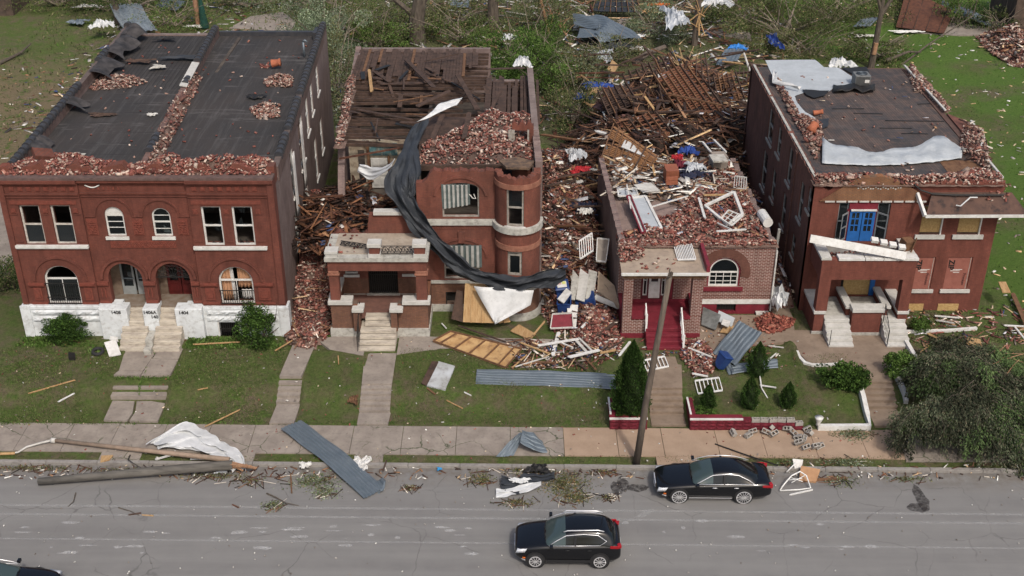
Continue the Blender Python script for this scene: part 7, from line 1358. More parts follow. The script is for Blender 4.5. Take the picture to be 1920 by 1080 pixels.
frame_box('small white window with six panes caught in the large door casing', [R5(1352, 410, .3), R5(1366, 394, .4), R5(1393, 405, .3), R5(1372, 423, .2)], .07, .06, bars=3, name='paned_window')
for (x0, y0, x1, y1, w_, lab) in ((1310, 370, 1322, 410, .14, 'short white post leaning left of the large door casing'), (1175, 345, 1183, 392, .07, 'thin white pipe upright by the upper left sash'), (1222, 388, 1292, 367, .07, 'long white pole crossing the middle of the low house roof'), (1318, 366, 1365, 365, .16, 'orange plank above the large door casing'), (1342, 434, 1400, 430, .12, 'white board at the front edge of the low house roof'), (1186, 352, 1220, 358, .09, 'white strip above the mirror frame'), (1345, 418, 1375, 432, .06, 'thin white strip in front of the paned window'), (1270, 318, 1340, 322, .08, 'white slat below the cabinet on the low house roof'), (1228, 330, 1221, 297, .13, 'white board standing at the edge of the orange lath panel')):
 plank(R5(x0, y0, .25), R5(x1, y1, .3), w_, .06, m_tan_wood if 'orange' in lab else m_white, lab, name='white_trim' if 'orange' not in lab else 'plank')
q = MB(); c_ = R5(1213, 352, .1); q.obb(c_, (1.2, 1.0, .04), (.1, .1, .5)); tag(q.build('plaster_sheet', m_stone_light), 'pale plaster sheet behind the mirror frame on the low house roof', 'board')
t_ = empty('wooden_cabinet', R5(1260, 342), label='small red brown wooden cabinet on the low house roof', cat='cabinet'); q = MB(); q.obb(R5(1258, 325, .45), (.75, .8, .8), (.15, 0, .1)); q.build('cabinet_body', M('cabinet_wood', (.26, .09, .05), (.2, .07, .04), 4, .5), t_)
for k in range(2): q = MB(); q.obb(R5(1260, 339 + 8 * k - 4, .62 - .28 * k), (.68, .05, .24), (.15, 0, .1)); q.build('drawer', M('drawer_wood', (.33, .12, .07), (.26, .09, .05), 4, .5), t_)
t_ = empty('grey_stove', R5(1348, 305), label='grey box stove standing at the back right of the low house roof', cat='stove'); q = MB(); q.obb(R5(1347, 300, .4), (.9, .8, .75), (.1, .05, .2)); q.build('stove_body', m_conc, t_); q = MB(); q.obb(R5(1347, 297, .85), (.95, .85, .1), (.1, .05, .2)); q.build('stove_top', m_stone, t_)
q = MB(); q.tube([R5(1428, 400, .2), R5(1440, 418, .2)], .28, 12); tag(q.build('white_tank', m_white, smooth=False), 'white cylindrical tank lying at the right edge of the low house roof', 'tank')
def rag(label, p, sx, sy, h, mat, seed=0, name='crumpled_cloth', cat='cloth', n=11):
 rr = random.Random(seed); rows = []
 for i in range(n):
  row = []
  for j in range(n):
   u, v = i / (n - 1) * 2 - 1, j / (n - 1) * 2 - 1; r_ = 1 + .25 * math.sin(3 * math.atan2(v, u) + seed) + .15 * math.sin(7 * math.atan2(v, u) + seed * 2); e = max(abs(u), abs(v))
   row.append(Vector(p) + Vector((u * sx * r_, v * sy * r_, .03 + h * (1 - e * .8) * (.5 + .5 * math.sin(u * 7 + seed) * math.cos(v * 6 - seed)) + .25 * h * math.sin(13 * u + 9 * v + seed))))
  rows.append(row)
 q = MB(); q.strip(rows); return tag(q.build(name, mat, smooth=False, solid=.012), label, cat)
m_blue = M('blue_cloth', (.03, .07, .28), (.02, .045, .18), 4, .8); m_red = M('red_cloth', (.42, .03, .035), (.3, .02, .03), 4, .8); m_navy = M('navy_cloth', (.025, .03, .06), (.015, .018, .035), 4, .9); m_pink = M('pink_insulation', (.5, .32, .31), (.4, .24, .22), 6, .95); m_plastic = M('clear_plastic', (.5, .52, .54), (.36, .38, .4), 2, .4); m_tealc = M('teal_scrap', (.05, .15, .17), (.04, .1, .12), 4)
for a_ in (('dark clothes heaped beside the cabinet on the low house roof', R5(1300, 328, .1), .9, .6, .5, m_navy, 1), ('grey bedding on top of the dark clothes', R5(1303, 315, .4), .5, .5, .4, m_plastic, 2), ('dark red coat behind the cabinet', R5(1278, 310, .2), .5, .5, .4, M('dark_red_cloth', (.14, .02, .035), (.09, .015, .025), 5), 3), ('blue and red bag on the back of the low house roof', R5(1290, 285, .2), .5, .4, .5, m_blue, 4), ('red basket behind the cabinet', R5(1270, 297, .3), .3, .3, .35, m_red, 5),
   ('red cloth in the debris between the turret and the low house', G(1092, 318, 2.4), .5, .3, .25, m_red, 6), ('second red scrap beside the red cloth', G(1078, 324, 2.3), .25, .25, .2, m_red, 7), ('blue tarpaulin bundle in the left of the timber pile', at(1120, 163, 3.2), 1.0, .45, .5, m_blue, 8), ('small blue tarpaulin knot below the blue bundle', at(1095, 183, 3.0), .6, .45, .45, m_blue, 9), ('bright blue barrel lid scrap on the top right of the timber pile', at(1382, 90, 4.0), .6, .4, .4, M('bright_blue', (.04, .22, .6), (.03, .16, .45), 4, .5), 10), ('royal blue sheet hanging in the brush behind the tall house', at(1452, 78, 2.5), .45, 1.8, .5, m_blue, 11),
   ('white shirt and dark jacket tangled on the bricks by the turret house', G(1096, 392, 2.0), .7, .6, .5, m_navy, 12), ('crumpled white shirt on the dark jacket', G(1098, 398, 2.4), .4, .3, .3, m_white, 13), ('clear plastic sheeting snagged near the orange lath panel', G(1080, 292, 2.8), .55, .8, .5, m_plastic, 14), ('white plastic bag flung behind the bright green tree', G(956, 72, 1.2), .6, .6, .5, m_membrane, 15), ('torn white sheet hanging in the bright green tree', G(980, 118, 3.2), .6, 1.1, .5, m_membrane, 16), ('pink insulation scrap on the yard behind the burnt house', G(925, 77, .3), .9, .5, .4, m_pink, 17),
   ('white sheeting at the left foot of the timber pile', G(1130, 105, .8), .8, 1.4, .5, m_plastic, 18), ('dark grey membrane square in the back yard', G(1155, 82, .5), 1.9, 1.2, .5, m_tarp_dark, 19), ('white fold above the dark grey membrane square', G(1158, 68, .8), 1.9, .5, .4, m_membrane, 20), ('clear plastic sheet hung over the splintered pole', G(1265, 35, 2.5), .9, 2.6, .8, m_plastic, 21), ('white sheet draped at the top by the splintered pole', G(1342, 5, 2.5), 1.2, 1.2, .8, m_membrane, 22), ('pale plastic heap right of the timber pile', at(1365, 172, 2.5), 1.2, .8, .7, m_plastic, 23), ('pink insulation in the right of the timber pile', at(1353, 228, 2.8), .5, .5, .4, m_pink, 24), ('pink board scrap in the middle of the timber pile', at(1267, 228, 3.6), .8, .5, .15, m_pink, 25),
   ('white plastic sack slumped between the low house and the tall house', G(1458, 560, .9), .45, .9, .8, m_membrane, 26), ('white rags behind the left roof corner of the double house', G(192, 48, 1.2), .9, .8, .7, m_membrane, 27), ('white sheet lying beyond the trodden lot at the top left', G(168, 12, .4), 1.2, .5, .2, m_white, 28), ('white sheet on the grass behind the party wall', G(362, 50, .3), .7, .3, .15, m_white, 29), ('blue grey shirt in the weeds at the far left', G(145, 42, .3), .8, .6, .3, m_steel, 30), ('white paper sheets caught under the long steel sheet at the kerb', at(678, 870, .12), .35, .5, .12, m_white, 31), ('white bag on the kerb left of the long steel sheet', at(572, 873, .15), .25, .2, .15, m_white, 32), ('blue glove on the kerb', at(824, 880, .15), .1, .1, .05, M('blue_glove', (.04, .25, .5), (.03, .2, .4), 5), 33), ('pale glass bowl under the fallen pole', at(415, 884, .05), .22, .16, .1, m_plastic, 34),
   ('black membrane scrap on the kerb above the street debris', at(1008, 880, .2), .5, .28, .2, m_black_iron, 35), ('white scraps of siding behind the timber pile', G(1195, 92, .5), .5, .4, .3, m_stone_light, 36), ('orange traffic mesh in the yard at the top centre', G(1235, 10, .3), .9, .3, .3, M('orange_mesh', (.55, .13, .03), (.4, .1, .02), 5), 37), ('tan foam scrap beside the orange mesh', G(1218, 22, .3), .9, .6, .3, m_tan_wood, 38), ('white papers on the bright lawn behind the tall house', G(1700, 60, .2), 1.3, .3, .15, m_white, 39), ('second strip of white papers near the bare tree', G(1625, 68, .2), .9, .25, .2, m_stone_light, 40), ('white tarp scrap behind the tall house roof', G(1575, 122, 1.0), .9, .9, .8, m_membrane, 41), ('brown leaf litter ball on the small lawn by the steps', G(663, 750, .1), .22, .35, .2, m_brownwood, 42)): rag(*a_[:6], seed=a_[6], name='crumpled_sheet' if 'cloth' not in a_[0] else 'crumpled_cloth')
o = ribbon('white_cloth', [(at(285, 832, .35), (-.3, .2, 0)), (at(322, 820, .5), (.25, .85, .1)), (at(362, 822, .45), (.25, .8, .05)), (at(395, 838, .4), (.12, .5, .05)), (at(420, 846, .35), (.12, .45, .05)), (at(440, 862, .35), (.28, .2, 0)), (at(452, 882, .2), (.3, .05, 0))], m_membrane, n=8, folds=3, amp=.16, seed=21, smooth=False); tag(o, 'long crumpled white sheet lying over the brown lamp post on the pavement', 'cloth')
o = ribbon('white_cloth', [(at(358, 858, .2), (.0, .12, 0)), (at(395, 856, .25), (0, .2, 0)), (at(430, 858, .3), (0, .2, 0))], m_membrane, n=5, amp=.05, seed=22, smooth=False); tag(o, 'small white fold on the verge under the brown lamp post', 'cloth')
o = ribbon('torn_membrane', [(at(940, 905, .25), (0, .35, .1)), (at(965, 908, .2), (.0, .45, .1)), (at(990, 900, .25), (-.1, .3, .1)), (at(1020, 895, .2), (-.05, .18, .05)), (at(1042, 890, .15), (0, .2, .05))], m_tarp_dark, n=6, amp=.09, seed=23, smooth=False); tag(o, 'torn dark roof membrane lying on the street among branches', 'tarp')
o = ribbon('white_torn_strip', [(at(930, 925, .08), (0, .2, .05)), (at(955, 922, .14), (0, .22, .05)), (at(985, 915, .2), (0, .2, .05)), (at(1018, 904, .22), (0, .1, .02))], m_membrane, n=6, amp=.05, seed=24, smooth=False); tag(o, 'white underside strip of the torn membrane on the street', 'tarp')
rag('small white fold inside the torn dark membrane on the street', at(975, 902, .3), .4, .16, .12, m_membrane, 50)
m_bin = M('blue_bin_plastic', (.02, .05, .17), (.015, .038, .13), 3, .45)
def bin_(label, p, rot, lid_open=False):
 t = empty('recycling_bin', p, label=label, cat='bin', group='blue recycling bins by the turret'); t.rotation_euler = rot; q = MB(); w0, w1, h = .26, .36, 1.05
 a = [(-w0, -w0, .08), (w0, -w0, .08), (w0, w0, .08), (-w0, w0, .08)]; b = [(-w1, -w1, h), (w1, -w1, h), (w1, w1 + .06, h), (-w1, w1 + .06, h)]
 k = len(q.v); q.hexa(a, b);
 if lid_open: del q.f[1]; del q.m[1]
 for p0, p1 in (((-w1, -w1), (w1, -w1)), ((w1, -w1), (w1, w1 + .06)), ((w1, w1 + .06), (-w1, w1 + .06)), ((-w1, w1 + .06), (-w1, -w1))): q.bar((*p0, h), (*p1, h), .06, .06)
 o = mesh_obj('bin_body', q.v, q.f, m_bin, q.m, None, None, False, loc=(0, 0, 0)); o.parent = t
 if lid_open: o.modifiers.new('solid', 'SOLIDIFY').thickness = .02
 q = MB();
 if not lid_open: q.hexa([(-.4, -.42, h + .035), (.4, -.42, h + .035), (.4, .45, h + .035), (-.4, .45, h + .035)], [(-.33, -.34, h + .1), (.33, -.34, h + .1), (.33, .38, h + .12), (-.33, .38, h + .12)])
 else: q.obb((0, .5, h - .35), (.78, .05, .8), (0, 0, 0))
 o = mesh_obj('lid', q.v, q.f, m_bin, q.m, None, None, False, loc=(0, 0, 0)); o.parent = t
 for s_ in (-1, 1): q = MB(); q.tube([(s_ * .24, .26, .12), (s_ * .32, .26, .12)], .12, 12); o = mesh_obj('wheel', q.v, q.f, m_black_iron, q.m, None, None, False, loc=(0, 0, 0)); o.parent = t
 q = MB(); q.tube([(-.22, .44, h - .03), (.22, .44, h - .03)], .02, 6); o = mesh_obj('handle', q.v, q.f, m_bin, q.m, None, None, False, loc=(0, 0, 0)); o.parent = t
 return t
t = bin_('closed blue recycling bin with a colourful sticker on its tilted lid', G(1054, 562, .3), (R(12), R(-4), R(5)));
for (x0, x1, y0, y1, mt) in ((-.26, .26, -.3, .2, m_white), (-.24, -.02, -.05, .18, m_pink), (.02, .22, -.05, .18, M('sticker_yellow', (.5, .5, .15), (.4, .45, .2), 8))): q = MB(); q.box(x0, x1, y0, y1, 1.176 if mt is m_white else 1.181, 1.18 if mt is m_white else 1.185); o = mesh_obj('lid_sticker', q.v, q.f, mt, q.m, None, None, False, loc=(0, 0, 0)); o.parent = t
bin_('open blue recycling bin standing under the white plank', G(1057, 592, .05), (R(8), 0, R(-4)), True)
t = bin_('blue recycling bin fallen on its side on the bricks', G(1078, 572, .45), (R(12), R(74), R(12))); q = MB(); q.box(-.37, -.355, -.12, .0, .55, .7); o = mesh_obj('white_label', q.v, q.f, m_white, q.m, None, None, False, loc=(0, 0, 0)); o.parent = t
t = bin_('small blue recycling bin tipped against the folded steel sheet', G(1347, 690, .1), (R(10), R(24), R(30))); t.scale = (.75, .75, .75); t['group'] = 'blue recycling bins by the turret'; del t['group']
W = [(1008, 648, 1088, 635, .16, m_white, 'long white board crossing over another in front of the dark red panel', .35), (1036, 668, 1048, 622, .2, m_white, 'white board crossed by the long white board', .2), (1065, 670, 1125, 656, .2, m_white, 'thick white trim board lying right of the crossed boards', .35), (1022, 602, 1000, 628, .1, m_tan_wood, 'tan stick leaning by the turret foot', .3), (1120, 645, 1158, 635, .09, m_white, 'thin white strip beside the low house porch', .3), (1160, 668, 1182, 640, .13, m_white, 'white board leaning near the tall cone conifer', .4), (1046, 640, 1075, 652, .07, m_white, 'thin white strip above the thick white trim board', .3), (1078, 636, 1100, 660, .16, m_stone_light, 'ridged grey siding strip slanting toward the conifer', .3), (1085, 633, 1112, 660, .12, m_stone_light, 'second grey siding strip beside the ridged one', .34),
  (975, 642, 1032, 664, .1, m_tan_wood, 'pale stud running from the turret lawn to the white boards', .25), (965, 688, 1030, 668, .06, m_stone_light, 'thin pale lath on the lawn above the long steel sheet', .2), (978, 678, 1042, 680, .14, m_brownwood, 'brown plank lying just above the long steel sheet', .12), (960, 690, 992, 662, .07, m_tan_wood, 'short lath at the right end of the stud wall section', .2), (1098, 672, 1118, 694, .1, m_brownwood, 'dark plank tipped over the right end of the long steel sheet', .25), (1055, 662, 1100, 693, .1, m_oldwood, 'long dark plank slanting down over the steel sheet', .2), (858, 610, 950, 642, .1, m_oldwood, 'dark plank lying over the top of the stud wall section', .3), (828, 606, 837, 616, .06, m_white, 'short white stick beside the porch corner', .15), (1125, 662, 1155, 656, .14, m_tan_wood, 'yellow plank end behind the tall conifer', .3), (1140, 655, 1172, 636, .08, m_oldwood, 'dark lath near the low house porch base', .35), (1160, 600, 1118, 630, .2, m_oldwood, 'dark wide board on the brick heap left of the low house porch', .7), (1105, 600, 1090, 615, .14, m_white, 'white post end on the brick heap', .8), (1010, 545, 1030, 562, .08, m_tan_wood, 'tan lath at the turret foot behind the bush', .6), (1100, 590, 1112, 580, .1, m_white, 'small white block of trim on the brick heap', .9),
  (1290, 652, 1336, 670, .1, m_white, 'white board pointing from the steps to the blue bin', .3), (1297, 700, 1328, 706, .12, m_white, 'white board above the tipped railing', .25), (1302, 648, 1312, 638, .1, m_white, 'short white stick near the maroon steps', .3), (1306, 655, 1330, 640, .07, m_brownwood, 'brown lath near the maroon steps', .3), (1437, 678, 1456, 662, .05, m_white, 'thin white stick behind the largest little conifer', .4), (1424, 722, 1456, 727, .07, m_white, 'short white arm of the broken post on the raised bed', .15), (1424, 700, 1428, 728, .06, m_white, 'upper white stick of the broken post on the raised bed', .15), (1428, 728, 1458, 778, .05, m_white, 'long white stick running to the broken block wall', .15), (1440, 648, 1470, 652, .06, m_stone_light, 'pale lath on the lawn below the brick spill', .1),
  (52, 738, 142, 712, .06, m_tan_wood, 'long tan lath on the far left lawn', .1), (108, 754, 140, 737, .07, m_white, 'pale strip on the far left lawn', .1), (384, 800, 450, 768, .05, m_tan_wood, 'long tan stick leaning over the lawn edge by the white sheet', .15), (370, 731, 390, 727, .04, m_tan_wood, 'short tan stick on the middle lawn of the double house', .08), (360, 646, 452, 641, .07, m_tan_wood, 'long tan lath in the weeds by the tall bush', .15), (515, 658, 570, 625, .06, m_tan_wood, 'tan lath across the narrow side walk', .2), (634, 667, 635, 683, .05, m_tan_wood, 'small tan stick on the small lawn', .08), (836, 750, 868, 766, .04, m_tan_wood, 'thin tan stick on the wide lawn', .06), (870, 735, 884, 742, .04, m_white, 'small white stick on the wide lawn', .06), (800, 727, 817, 740, .08, m_brownwood, 'brown splinter below the grey lawn panel', .08), (290, 862, 338, 848, .1, m_stone_light, 'pale pipe on the verge below the lamp post', .12), (240, 966, 265, 962, .08, m_oldwood, 'dark brown batten on the street near the white lines', .03), (265, 966, 288, 967, .06, m_tan_wood, 'tan batten beside the dark brown batten', .02), (725, 862, 718, 884, .06, m_oldwood, 'dark stick standing on the verge right of the long sheet', .2), (435, 946, 448, 952, .06, m_rust, 'small rusty stick on the street', .03), (545, 888, 547, 925, .06, m_brownwood, 'brown stick on the street under the long sheet', .05), (1500, 902, 1590, 896, .18, m_brownwood, 'long brown board lying in the gutter behind the sedan', .05), (1480, 928, 1525, 918, .06, m_white, 'white pipe on the street behind the sedan', .05), (1395, 828, 1372, 838, .0, m_oldwood, '', 0),
  (1898, 548, 1925, 610, .25, m_brownwood, 'brown plank at the far right edge of the lawn', .3), (1882, 610, 1925, 612, .1, m_white, 'white post lying at the far right', .5), (1902, 612, 1925, 640, .1, m_white, 'second white post lying at the far right', .45), (1740, 625, 1775, 646, .18, m_tan_wood, 'orange tan plank behind the white kerb of the tall house', .15), (1752, 592, 1800, 596, .1, m_white, 'white trim on the bed below the red boarded windows', .2), (1755, 600, 1790, 606, .08, m_stone_light, 'grey trim on the bed below the red boarded windows', .2), (1725, 660, 1742, 648, .03, m_tan_wood, 'thin tan lath on the grass right of the white kerb', .08)]
for x0, y0, x1, y1, w_, mt, lab, dz in W:
 if not lab: continue
 plank(G(x0, y0, dz), G(x1, y1, dz * .8 + .03), w_, .05, mt, lab, name='white_trim' if mt is m_white else 'broken_board')
rubble('brick heap spilling forward left of the low house porch', wpoly([(1075, 585), (1100, 560), (1140, 550), (1163, 600), (1165, 650), (1120, 655), (1085, 650), (1068, 625)], 1.2), lambda x, y: zg(x, y), .95, 1700, fall=.9, seed=51, extra=[(40, PAL_MIX, (.2, .7), (.08, .02)), (30, PAL_WOOD, (.2, 1), (.08, .03))])
rubble('brick scatter around the foot of the low house steps', wpoly([(1275, 640), (1320, 640), (1345, 668), (1335, 700), (1300, 705), (1275, 668)], 1.0), lambda x, y: zg(x, y), .22, 560, fall=.5, seed=52, extra=[(60, PAL_MIX, (.1, .5), (.06, .02))], pal=PAL_RED)
rubble('low mound of dusty red bricks on the walk right of the low house', wpoly([(1415, 600), (1440, 590), (1490, 602), (1480, 620), (1440, 628), (1420, 620)], 1.0), lambda x, y: zg(x, y) + .05, .35, 560, fall=.6, seed=53, pal=PAL_RED[:5])
rubble('bricks and splinters strewn over the lawn between the turret and the low house', wpoly([(950, 640), (1160, 635), (1165, 668), (1100, 690), (960, 690)], 1.), lambda x, y: zg(x, y), .06, 240, fall=.5, seed=54, extra=[(150, PAL_WOOD, (.15, 1.1), (.07, .025)), (90, PAL_MIX, (.1, .7), (.07, .02))])
o = heap('brick_rubble', [(1.7, 56.2), (2.3, 54.6), (3.6, 54.8), (5.6, 54.9), (5.5, 57), (5.1, 68), (4.8, 76), (1.5, 76), (1.7, 66)], lambda x, y: 1.0 + np.clip((np.asarray(y) - 56) * .13, 0, 1.5), .8, 5200, fall=.9, seed=55, pal=PAL_RED + PAL_DARK, extra=[(260, PAL_WOOD, (.3, 2.0), (.12, .03)), (170, PAL_MIX, (.2, .9), (.2, .02)), (60, PAL_BURNT, (.8, 2.6), (.14, .06))])
tag(o, 'brick and timber rubble filling the yard between the turret house and the low house', 'rubble', kind='stuff')
o = heap('brick_rubble', [(14.2, 57), (15.7, 57.3), (15.7, 70), (14.0, 70)], lambda x, y: 1.0 + np.clip((np.asarray(y) - 57) * .1, 0, 1.2), .7, 1100, fall=.3, seed=56, pal=PAL_DARK, extra=[(60, PAL_MIX, (.3, 1.2), (.2, .03))]); tag(o, 'brick rubble choking the narrow gap between the low house and the tall house', 'rubble', kind='stuff')
q = MB(); q.tube([Vector((14.75, 59.5, 3.2)), Vector((14.8, 59.4, 4.8))], .09, 8); tag(q.build('vent_pipe', m_stone_light), 'grey vent pipe standing in the gap beside the tall house', 'pipe')
def cover(label, pxs, z, n, mat, seed): pass
o = heap('timber_debris', [(3.4, 69), (5.4, 67.5), (13.9, 67.2), (16.2, 72), (18.6, 76), (19.4, 84), (17, 93), (12, 95), (6.5, 88), (3.2, 79)], 1.0, 3.7, 900, pal=PAL_DARK + PAL_PALE, fall=4.0, seed=61, rough=.28, mound=(.05, .034, .026),
   extra=[(2600, PAL_BURNT + PAL_WOOD[:5], (.8, 3.4), (.13, .04)), (700, PAL_WOOD, (.2, 1.0), (.07, .02)), (800, PAL_MIX, (.3, 1.2), (.3, .02)), (260, PAL_MIX[:2] + PAL_WOOD[5:6], (.8, 2.6), (.12, .03))]); tag(o, 'mountain of splintered timber, plaster and brick from the collapsed house', 'debris', kind='stuff')
o = heap('plaster_debris', [(5.8, 63.2), (9.5, 62.2), (13.7, 62.8), (13.5, 68.6), (5.6, 68.6)], 4.95, .5, 380, pal=PAL_PALE, fall=.8, seed=63, mound=(.2, .15, .125), extra=[(420, PAL_MIX + PAL_WOOD, (.2, 1.1), (.14, .02)), (110, PAL_WOOD, (.8, 2.4), (.1, .04)), (90, PAL_MIX[:3], (.4, 1.3), (.3, .03))]); tag(o, 'plaster, laths and pale scraps spilling over the back of the low house roof', 'debris', kind='stuff')
def rafters(label, P_, n, th=.16, deck=True, mat=m_rust, dmat=None, name='roof_section'):
 """a broken piece of roof: rafters as parts on a boarded deck"""
 P_ = [Vector(p) + Vector((0, -.25, .35)) for p in P_]; t = empty(name, (P_[0] + P_[2]) / 2 - Vector((0, 0, .2)), label=label, cat='roof section'); up = (P_[1] - P_[0]).cross(P_[3] - P_[0]).normalized(); up = up if up.z > 0 else -up; rr = random.Random(n)
 if deck:
  for k in range(int((P_[3] - P_[0]).length / .22)):
   m_ = int((P_[3] - P_[0]).length / .22)
   if rr.random() < .12: continue
   a, b = P_[0].lerp(P_[3], (k + .5) / m_), P_[1].lerp(P_[2], (k + .5) / m_); d = b - a; a = a + d * rr.choice([0, 0, .05, .15]); b = b - d * rr.choice([0, 0, .06, .2]); q = MB(); q.bar(a - up * .04, b - up * .04, .2, .025); q.build('sheathing_board', dmat or mat, t)
 for k in range(n):
  a, b = P_[0].lerp(P_[1], k / (n - 1)), P_[3].lerp(P_[2], k / (n - 1)); q = MB(); e = rr.uniform(-.08, .1); q.bar(a + (a - b) * e + up * .08, b + (b - a) * rr.uniform(-.1, .1) + up * .08, .07, th); q.build('rafter', m_oldwood if rr.random() < .5 else m_brownwood, t)
 return t
A_ = lambda px, py, z: at(px, py, z)
m_rusty = M('rusty_timber', (.2, .085, .045), (.12, .05, .03), 3, .85, c3=(.06, .03, .02), scale3=7)
m_lath = M('orange_lath', (.3, .155, .07), (.2, .1, .045), 5, .85, c3=(.12, .06, .035), scale3=9)
rafters('dark rafter grid tilted at the upper left of the timber pile', [A_(1165, 145, 4.6), A_(1250, 108, 5.4), A_(1262, 135, 4.6), A_(1175, 168, 3.8)], 8, mat=m_oldwood)
rafters('large rust brown roof section sloping down to the right on the timber pile', [A_(1225, 150, 5.6), A_(1290, 120, 5.9), A_(1365, 225, 3.6), A_(1295, 255, 3.2)], 8, mat=m_rusty)
rafters('rust brown floor section tipped at the front left of the timber pile', [A_(1150, 235, 4.2), A_(1225, 215, 4.6), A_(1262, 262, 3.6), A_(1190, 290, 3.2)], 7, mat=m_rusty)
rafters('small brown wall frame tipped above the right of the timber pile', [A_(1335, 150, 4.6), A_(1375, 140, 4.4), A_(1392, 190, 3.2), A_(1345, 205, 3.2)], 6, mat=m_brownwood)
rafters('dark boarded section at the left shoulder of the timber pile', [A_(1120, 178, 4.4), A_(1170, 160, 4.8), A_(1195, 200, 4.2), A_(1140, 222, 3.6)], 6, mat=m_oldwood)
rafters('upright rust brown boards leaning at the top right of the large roof section', [A_(1282, 150, 5.0), A_(1330, 165, 5.0), A_(1322, 110, 6.2), A_(1288, 120, 6.2)], 5, mat=m_rusty)
rafters('broken dark floor joists fanned out at the centre of the timber pile', [A_(1185, 190, 4.0), A_(1250, 165, 4.6), A_(1305, 240, 2.8), A_(1225, 262, 2.2)], 9, deck=False)
rafters('orange lath ceiling panel leaning on the left back corner of the low house', [A_(1122, 320, 4.6), A_(1210, 330, 5.2), A_(1232, 300, 5.6), A_(1150, 242, 5.4)], 9, th=.08, mat=m_lath)
rafters('brown boarded wall piece behind the orange lath panel', [A_(1130, 210, 3.2), A_(1165, 205, 3.5), A_(1178, 190, 3.8), A_(1140, 182, 3.6)], 4, mat=m_brownwood)
rafters('heap of parallel dark laths at the right of the timber pile', [A_(1350, 180, 2.6), A_(1405, 160, 2.9), A_(1410, 130, 3.2), A_(1352, 140, 3.4)], 8, deck=False)
rafters('dark wrecked roof frame in the yards at the top centre', [A_(1110, 25, 1.5), A_(1200, 28, 1.4), A_(1190, -5, 1.6), A_(1120, -5, 1.7)], 9, mat=m_tarp_dark)
panel('long white board lying across the top of the orange lath panel', [(1165, 275), (1225, 300), (1235, 292), (1172, 262)], 0, m_white, z=5.75, name='white_board'); panel('pale square board on the peak of the timber pile', [(1228, 142), (1246, 150), (1252, 141), (1238, 137)], 0, m_white, z=5.6, name='white_board'); panel('orange brown board standing left of the timber pile', [(1138, 130), (1152, 136), (1160, 122), (1148, 112)], 0, m_tan_wood, z=2.2, name='tan_board'); panel('tan board in the left of the timber pile', [(1100, 178), (1125, 172), (1120, 163), (1103, 165)], 0, m_tan_wood, z=3.4, name='tan_board'); panel('purple brown door in the left of the timber pile', [(1110, 200), (1130, 208), (1147, 192), (1128, 184)], 0, M('purple_brown', (.07, .035, .035), (.05, .028, .026), 4), z=3.4, name='purple_board')
rr = random.Random(77)
beam_meshes = {}
for k in range(150):
 if k < 100: px, py = rr.uniform(1085, 1420), rr.uniform(95, 262)
 elif k < 125: px, py = rr.uniform(1040, 1140), rr.uniform(255, 430)
 else: px, py = rr.uniform(1335, 1425), rr.uniform(95, 200)
 if k >= 100 and k < 125: p = ground_at(px, py, rr.uniform(1.4, 2.6))
 else:
  e = math.exp(-((px - 1260) / 130) ** 2) * math.exp(-((py - 170) / 80) ** 2); p = at(px, py, 1.6 + 3.3 * e + rr.uniform(-.2, .7))
 key = rr.choice(['d', 'd', 'r', 'b', 't', 'p']); mt = {'d': m_oldwood, 'r': m_rust, 'b': m_brownwood, 't': m_tan_wood, 'p': m_oldwood}[key]; L_ = rr.uniform(1.2, 4.6) if key != 't' else rr.uniform(.8, 2)
 q = MB(); hw_ = rr.uniform(.04, .1); q.hexa([(-L_ / 2, -hw_, 0), (L_ / 2, -hw_, 0), (L_ / 2 - rr.uniform(0, .3), hw_, 0), (-L_ / 2 + rr.uniform(0, .3), hw_, 0)], [(-L_ / 2, -hw_, .1), (L_ / 2 - .05, -hw_, .1), (L_ / 2 - rr.uniform(0, .3), hw_, .1), (-L_ / 2 + rr.uniform(0, .3), hw_, .1)])
 o = mesh_obj('loose_rafter', q.v, q.f, mt, q.m, None, None, False, loc=(0, 0, 0)); o.location = p; o.rotation_euler = (rr.uniform(-.3, .3), rr.uniform(-.38, .38), rr.gauss(-.5, .8))
 tag(o, 'loose broken rafter among the timber wreckage behind and beside the low house', 'rafter', 'loose rafters of the collapsed house')
q = MB(); b = G(1302, 85, 0); q.tube([b, b + Vector((.1, 0, 4.5)), b + Vector((.15, 0, 8))], .3, 9, r1=.24); q2 = MB(); t = empty('splintered_pole', b, label='splintered upright pole at the top centre wrapped in plastic', cat='pole'); q.build('shaft', m_pole, t)
for k in range(12): a = b + Vector((.2, -.3, rr.uniform(1.5, 3.5))); q2.bar(a, a + Vector((rr.uniform(-1.8, 1.4), rr.uniform(-.6, .2), rr.uniform(-1.8, 2.2))), .12, .05)
q2.build('splinters', m_tan_wood, t)
q = MB(); b = A_(1284, 118, 5.2)
for k in range(16): a = b + Vector((rr.uniform(-.4, .4), 0, -.5)); q.bar(a, a + Vector((rr.uniform(-1.0, 1.4), rr.uniform(-.3, .3), rr.uniform(-.4, 1.8))), .08, .03)
tag(q.build('splintered_stub', M('fresh_splinters', (.5, .36, .2), (.4, .27, .14), 6, .8)), 'spray of pale fresh splinters on the peak of the timber pile', 'splinters')
q = MB(); q.tube([A_(1188, 118, 2.6), A_(1215, 100, 3.0), A_(1246, 88, 3.0)], .28, 8, r1=.2); tag(q.build('fallen_log', m_pole), 'grey log lying along the upper left edge of the timber pile', 'log')
q = MB(); q.tube([A_(1395, 100, 3.4), A_(1407, 135, 2.4)], .09, 6); tag(q.build('grey_pole', m_stone_light), 'pale pole leaning at the right end of the timber pile', 'pole')
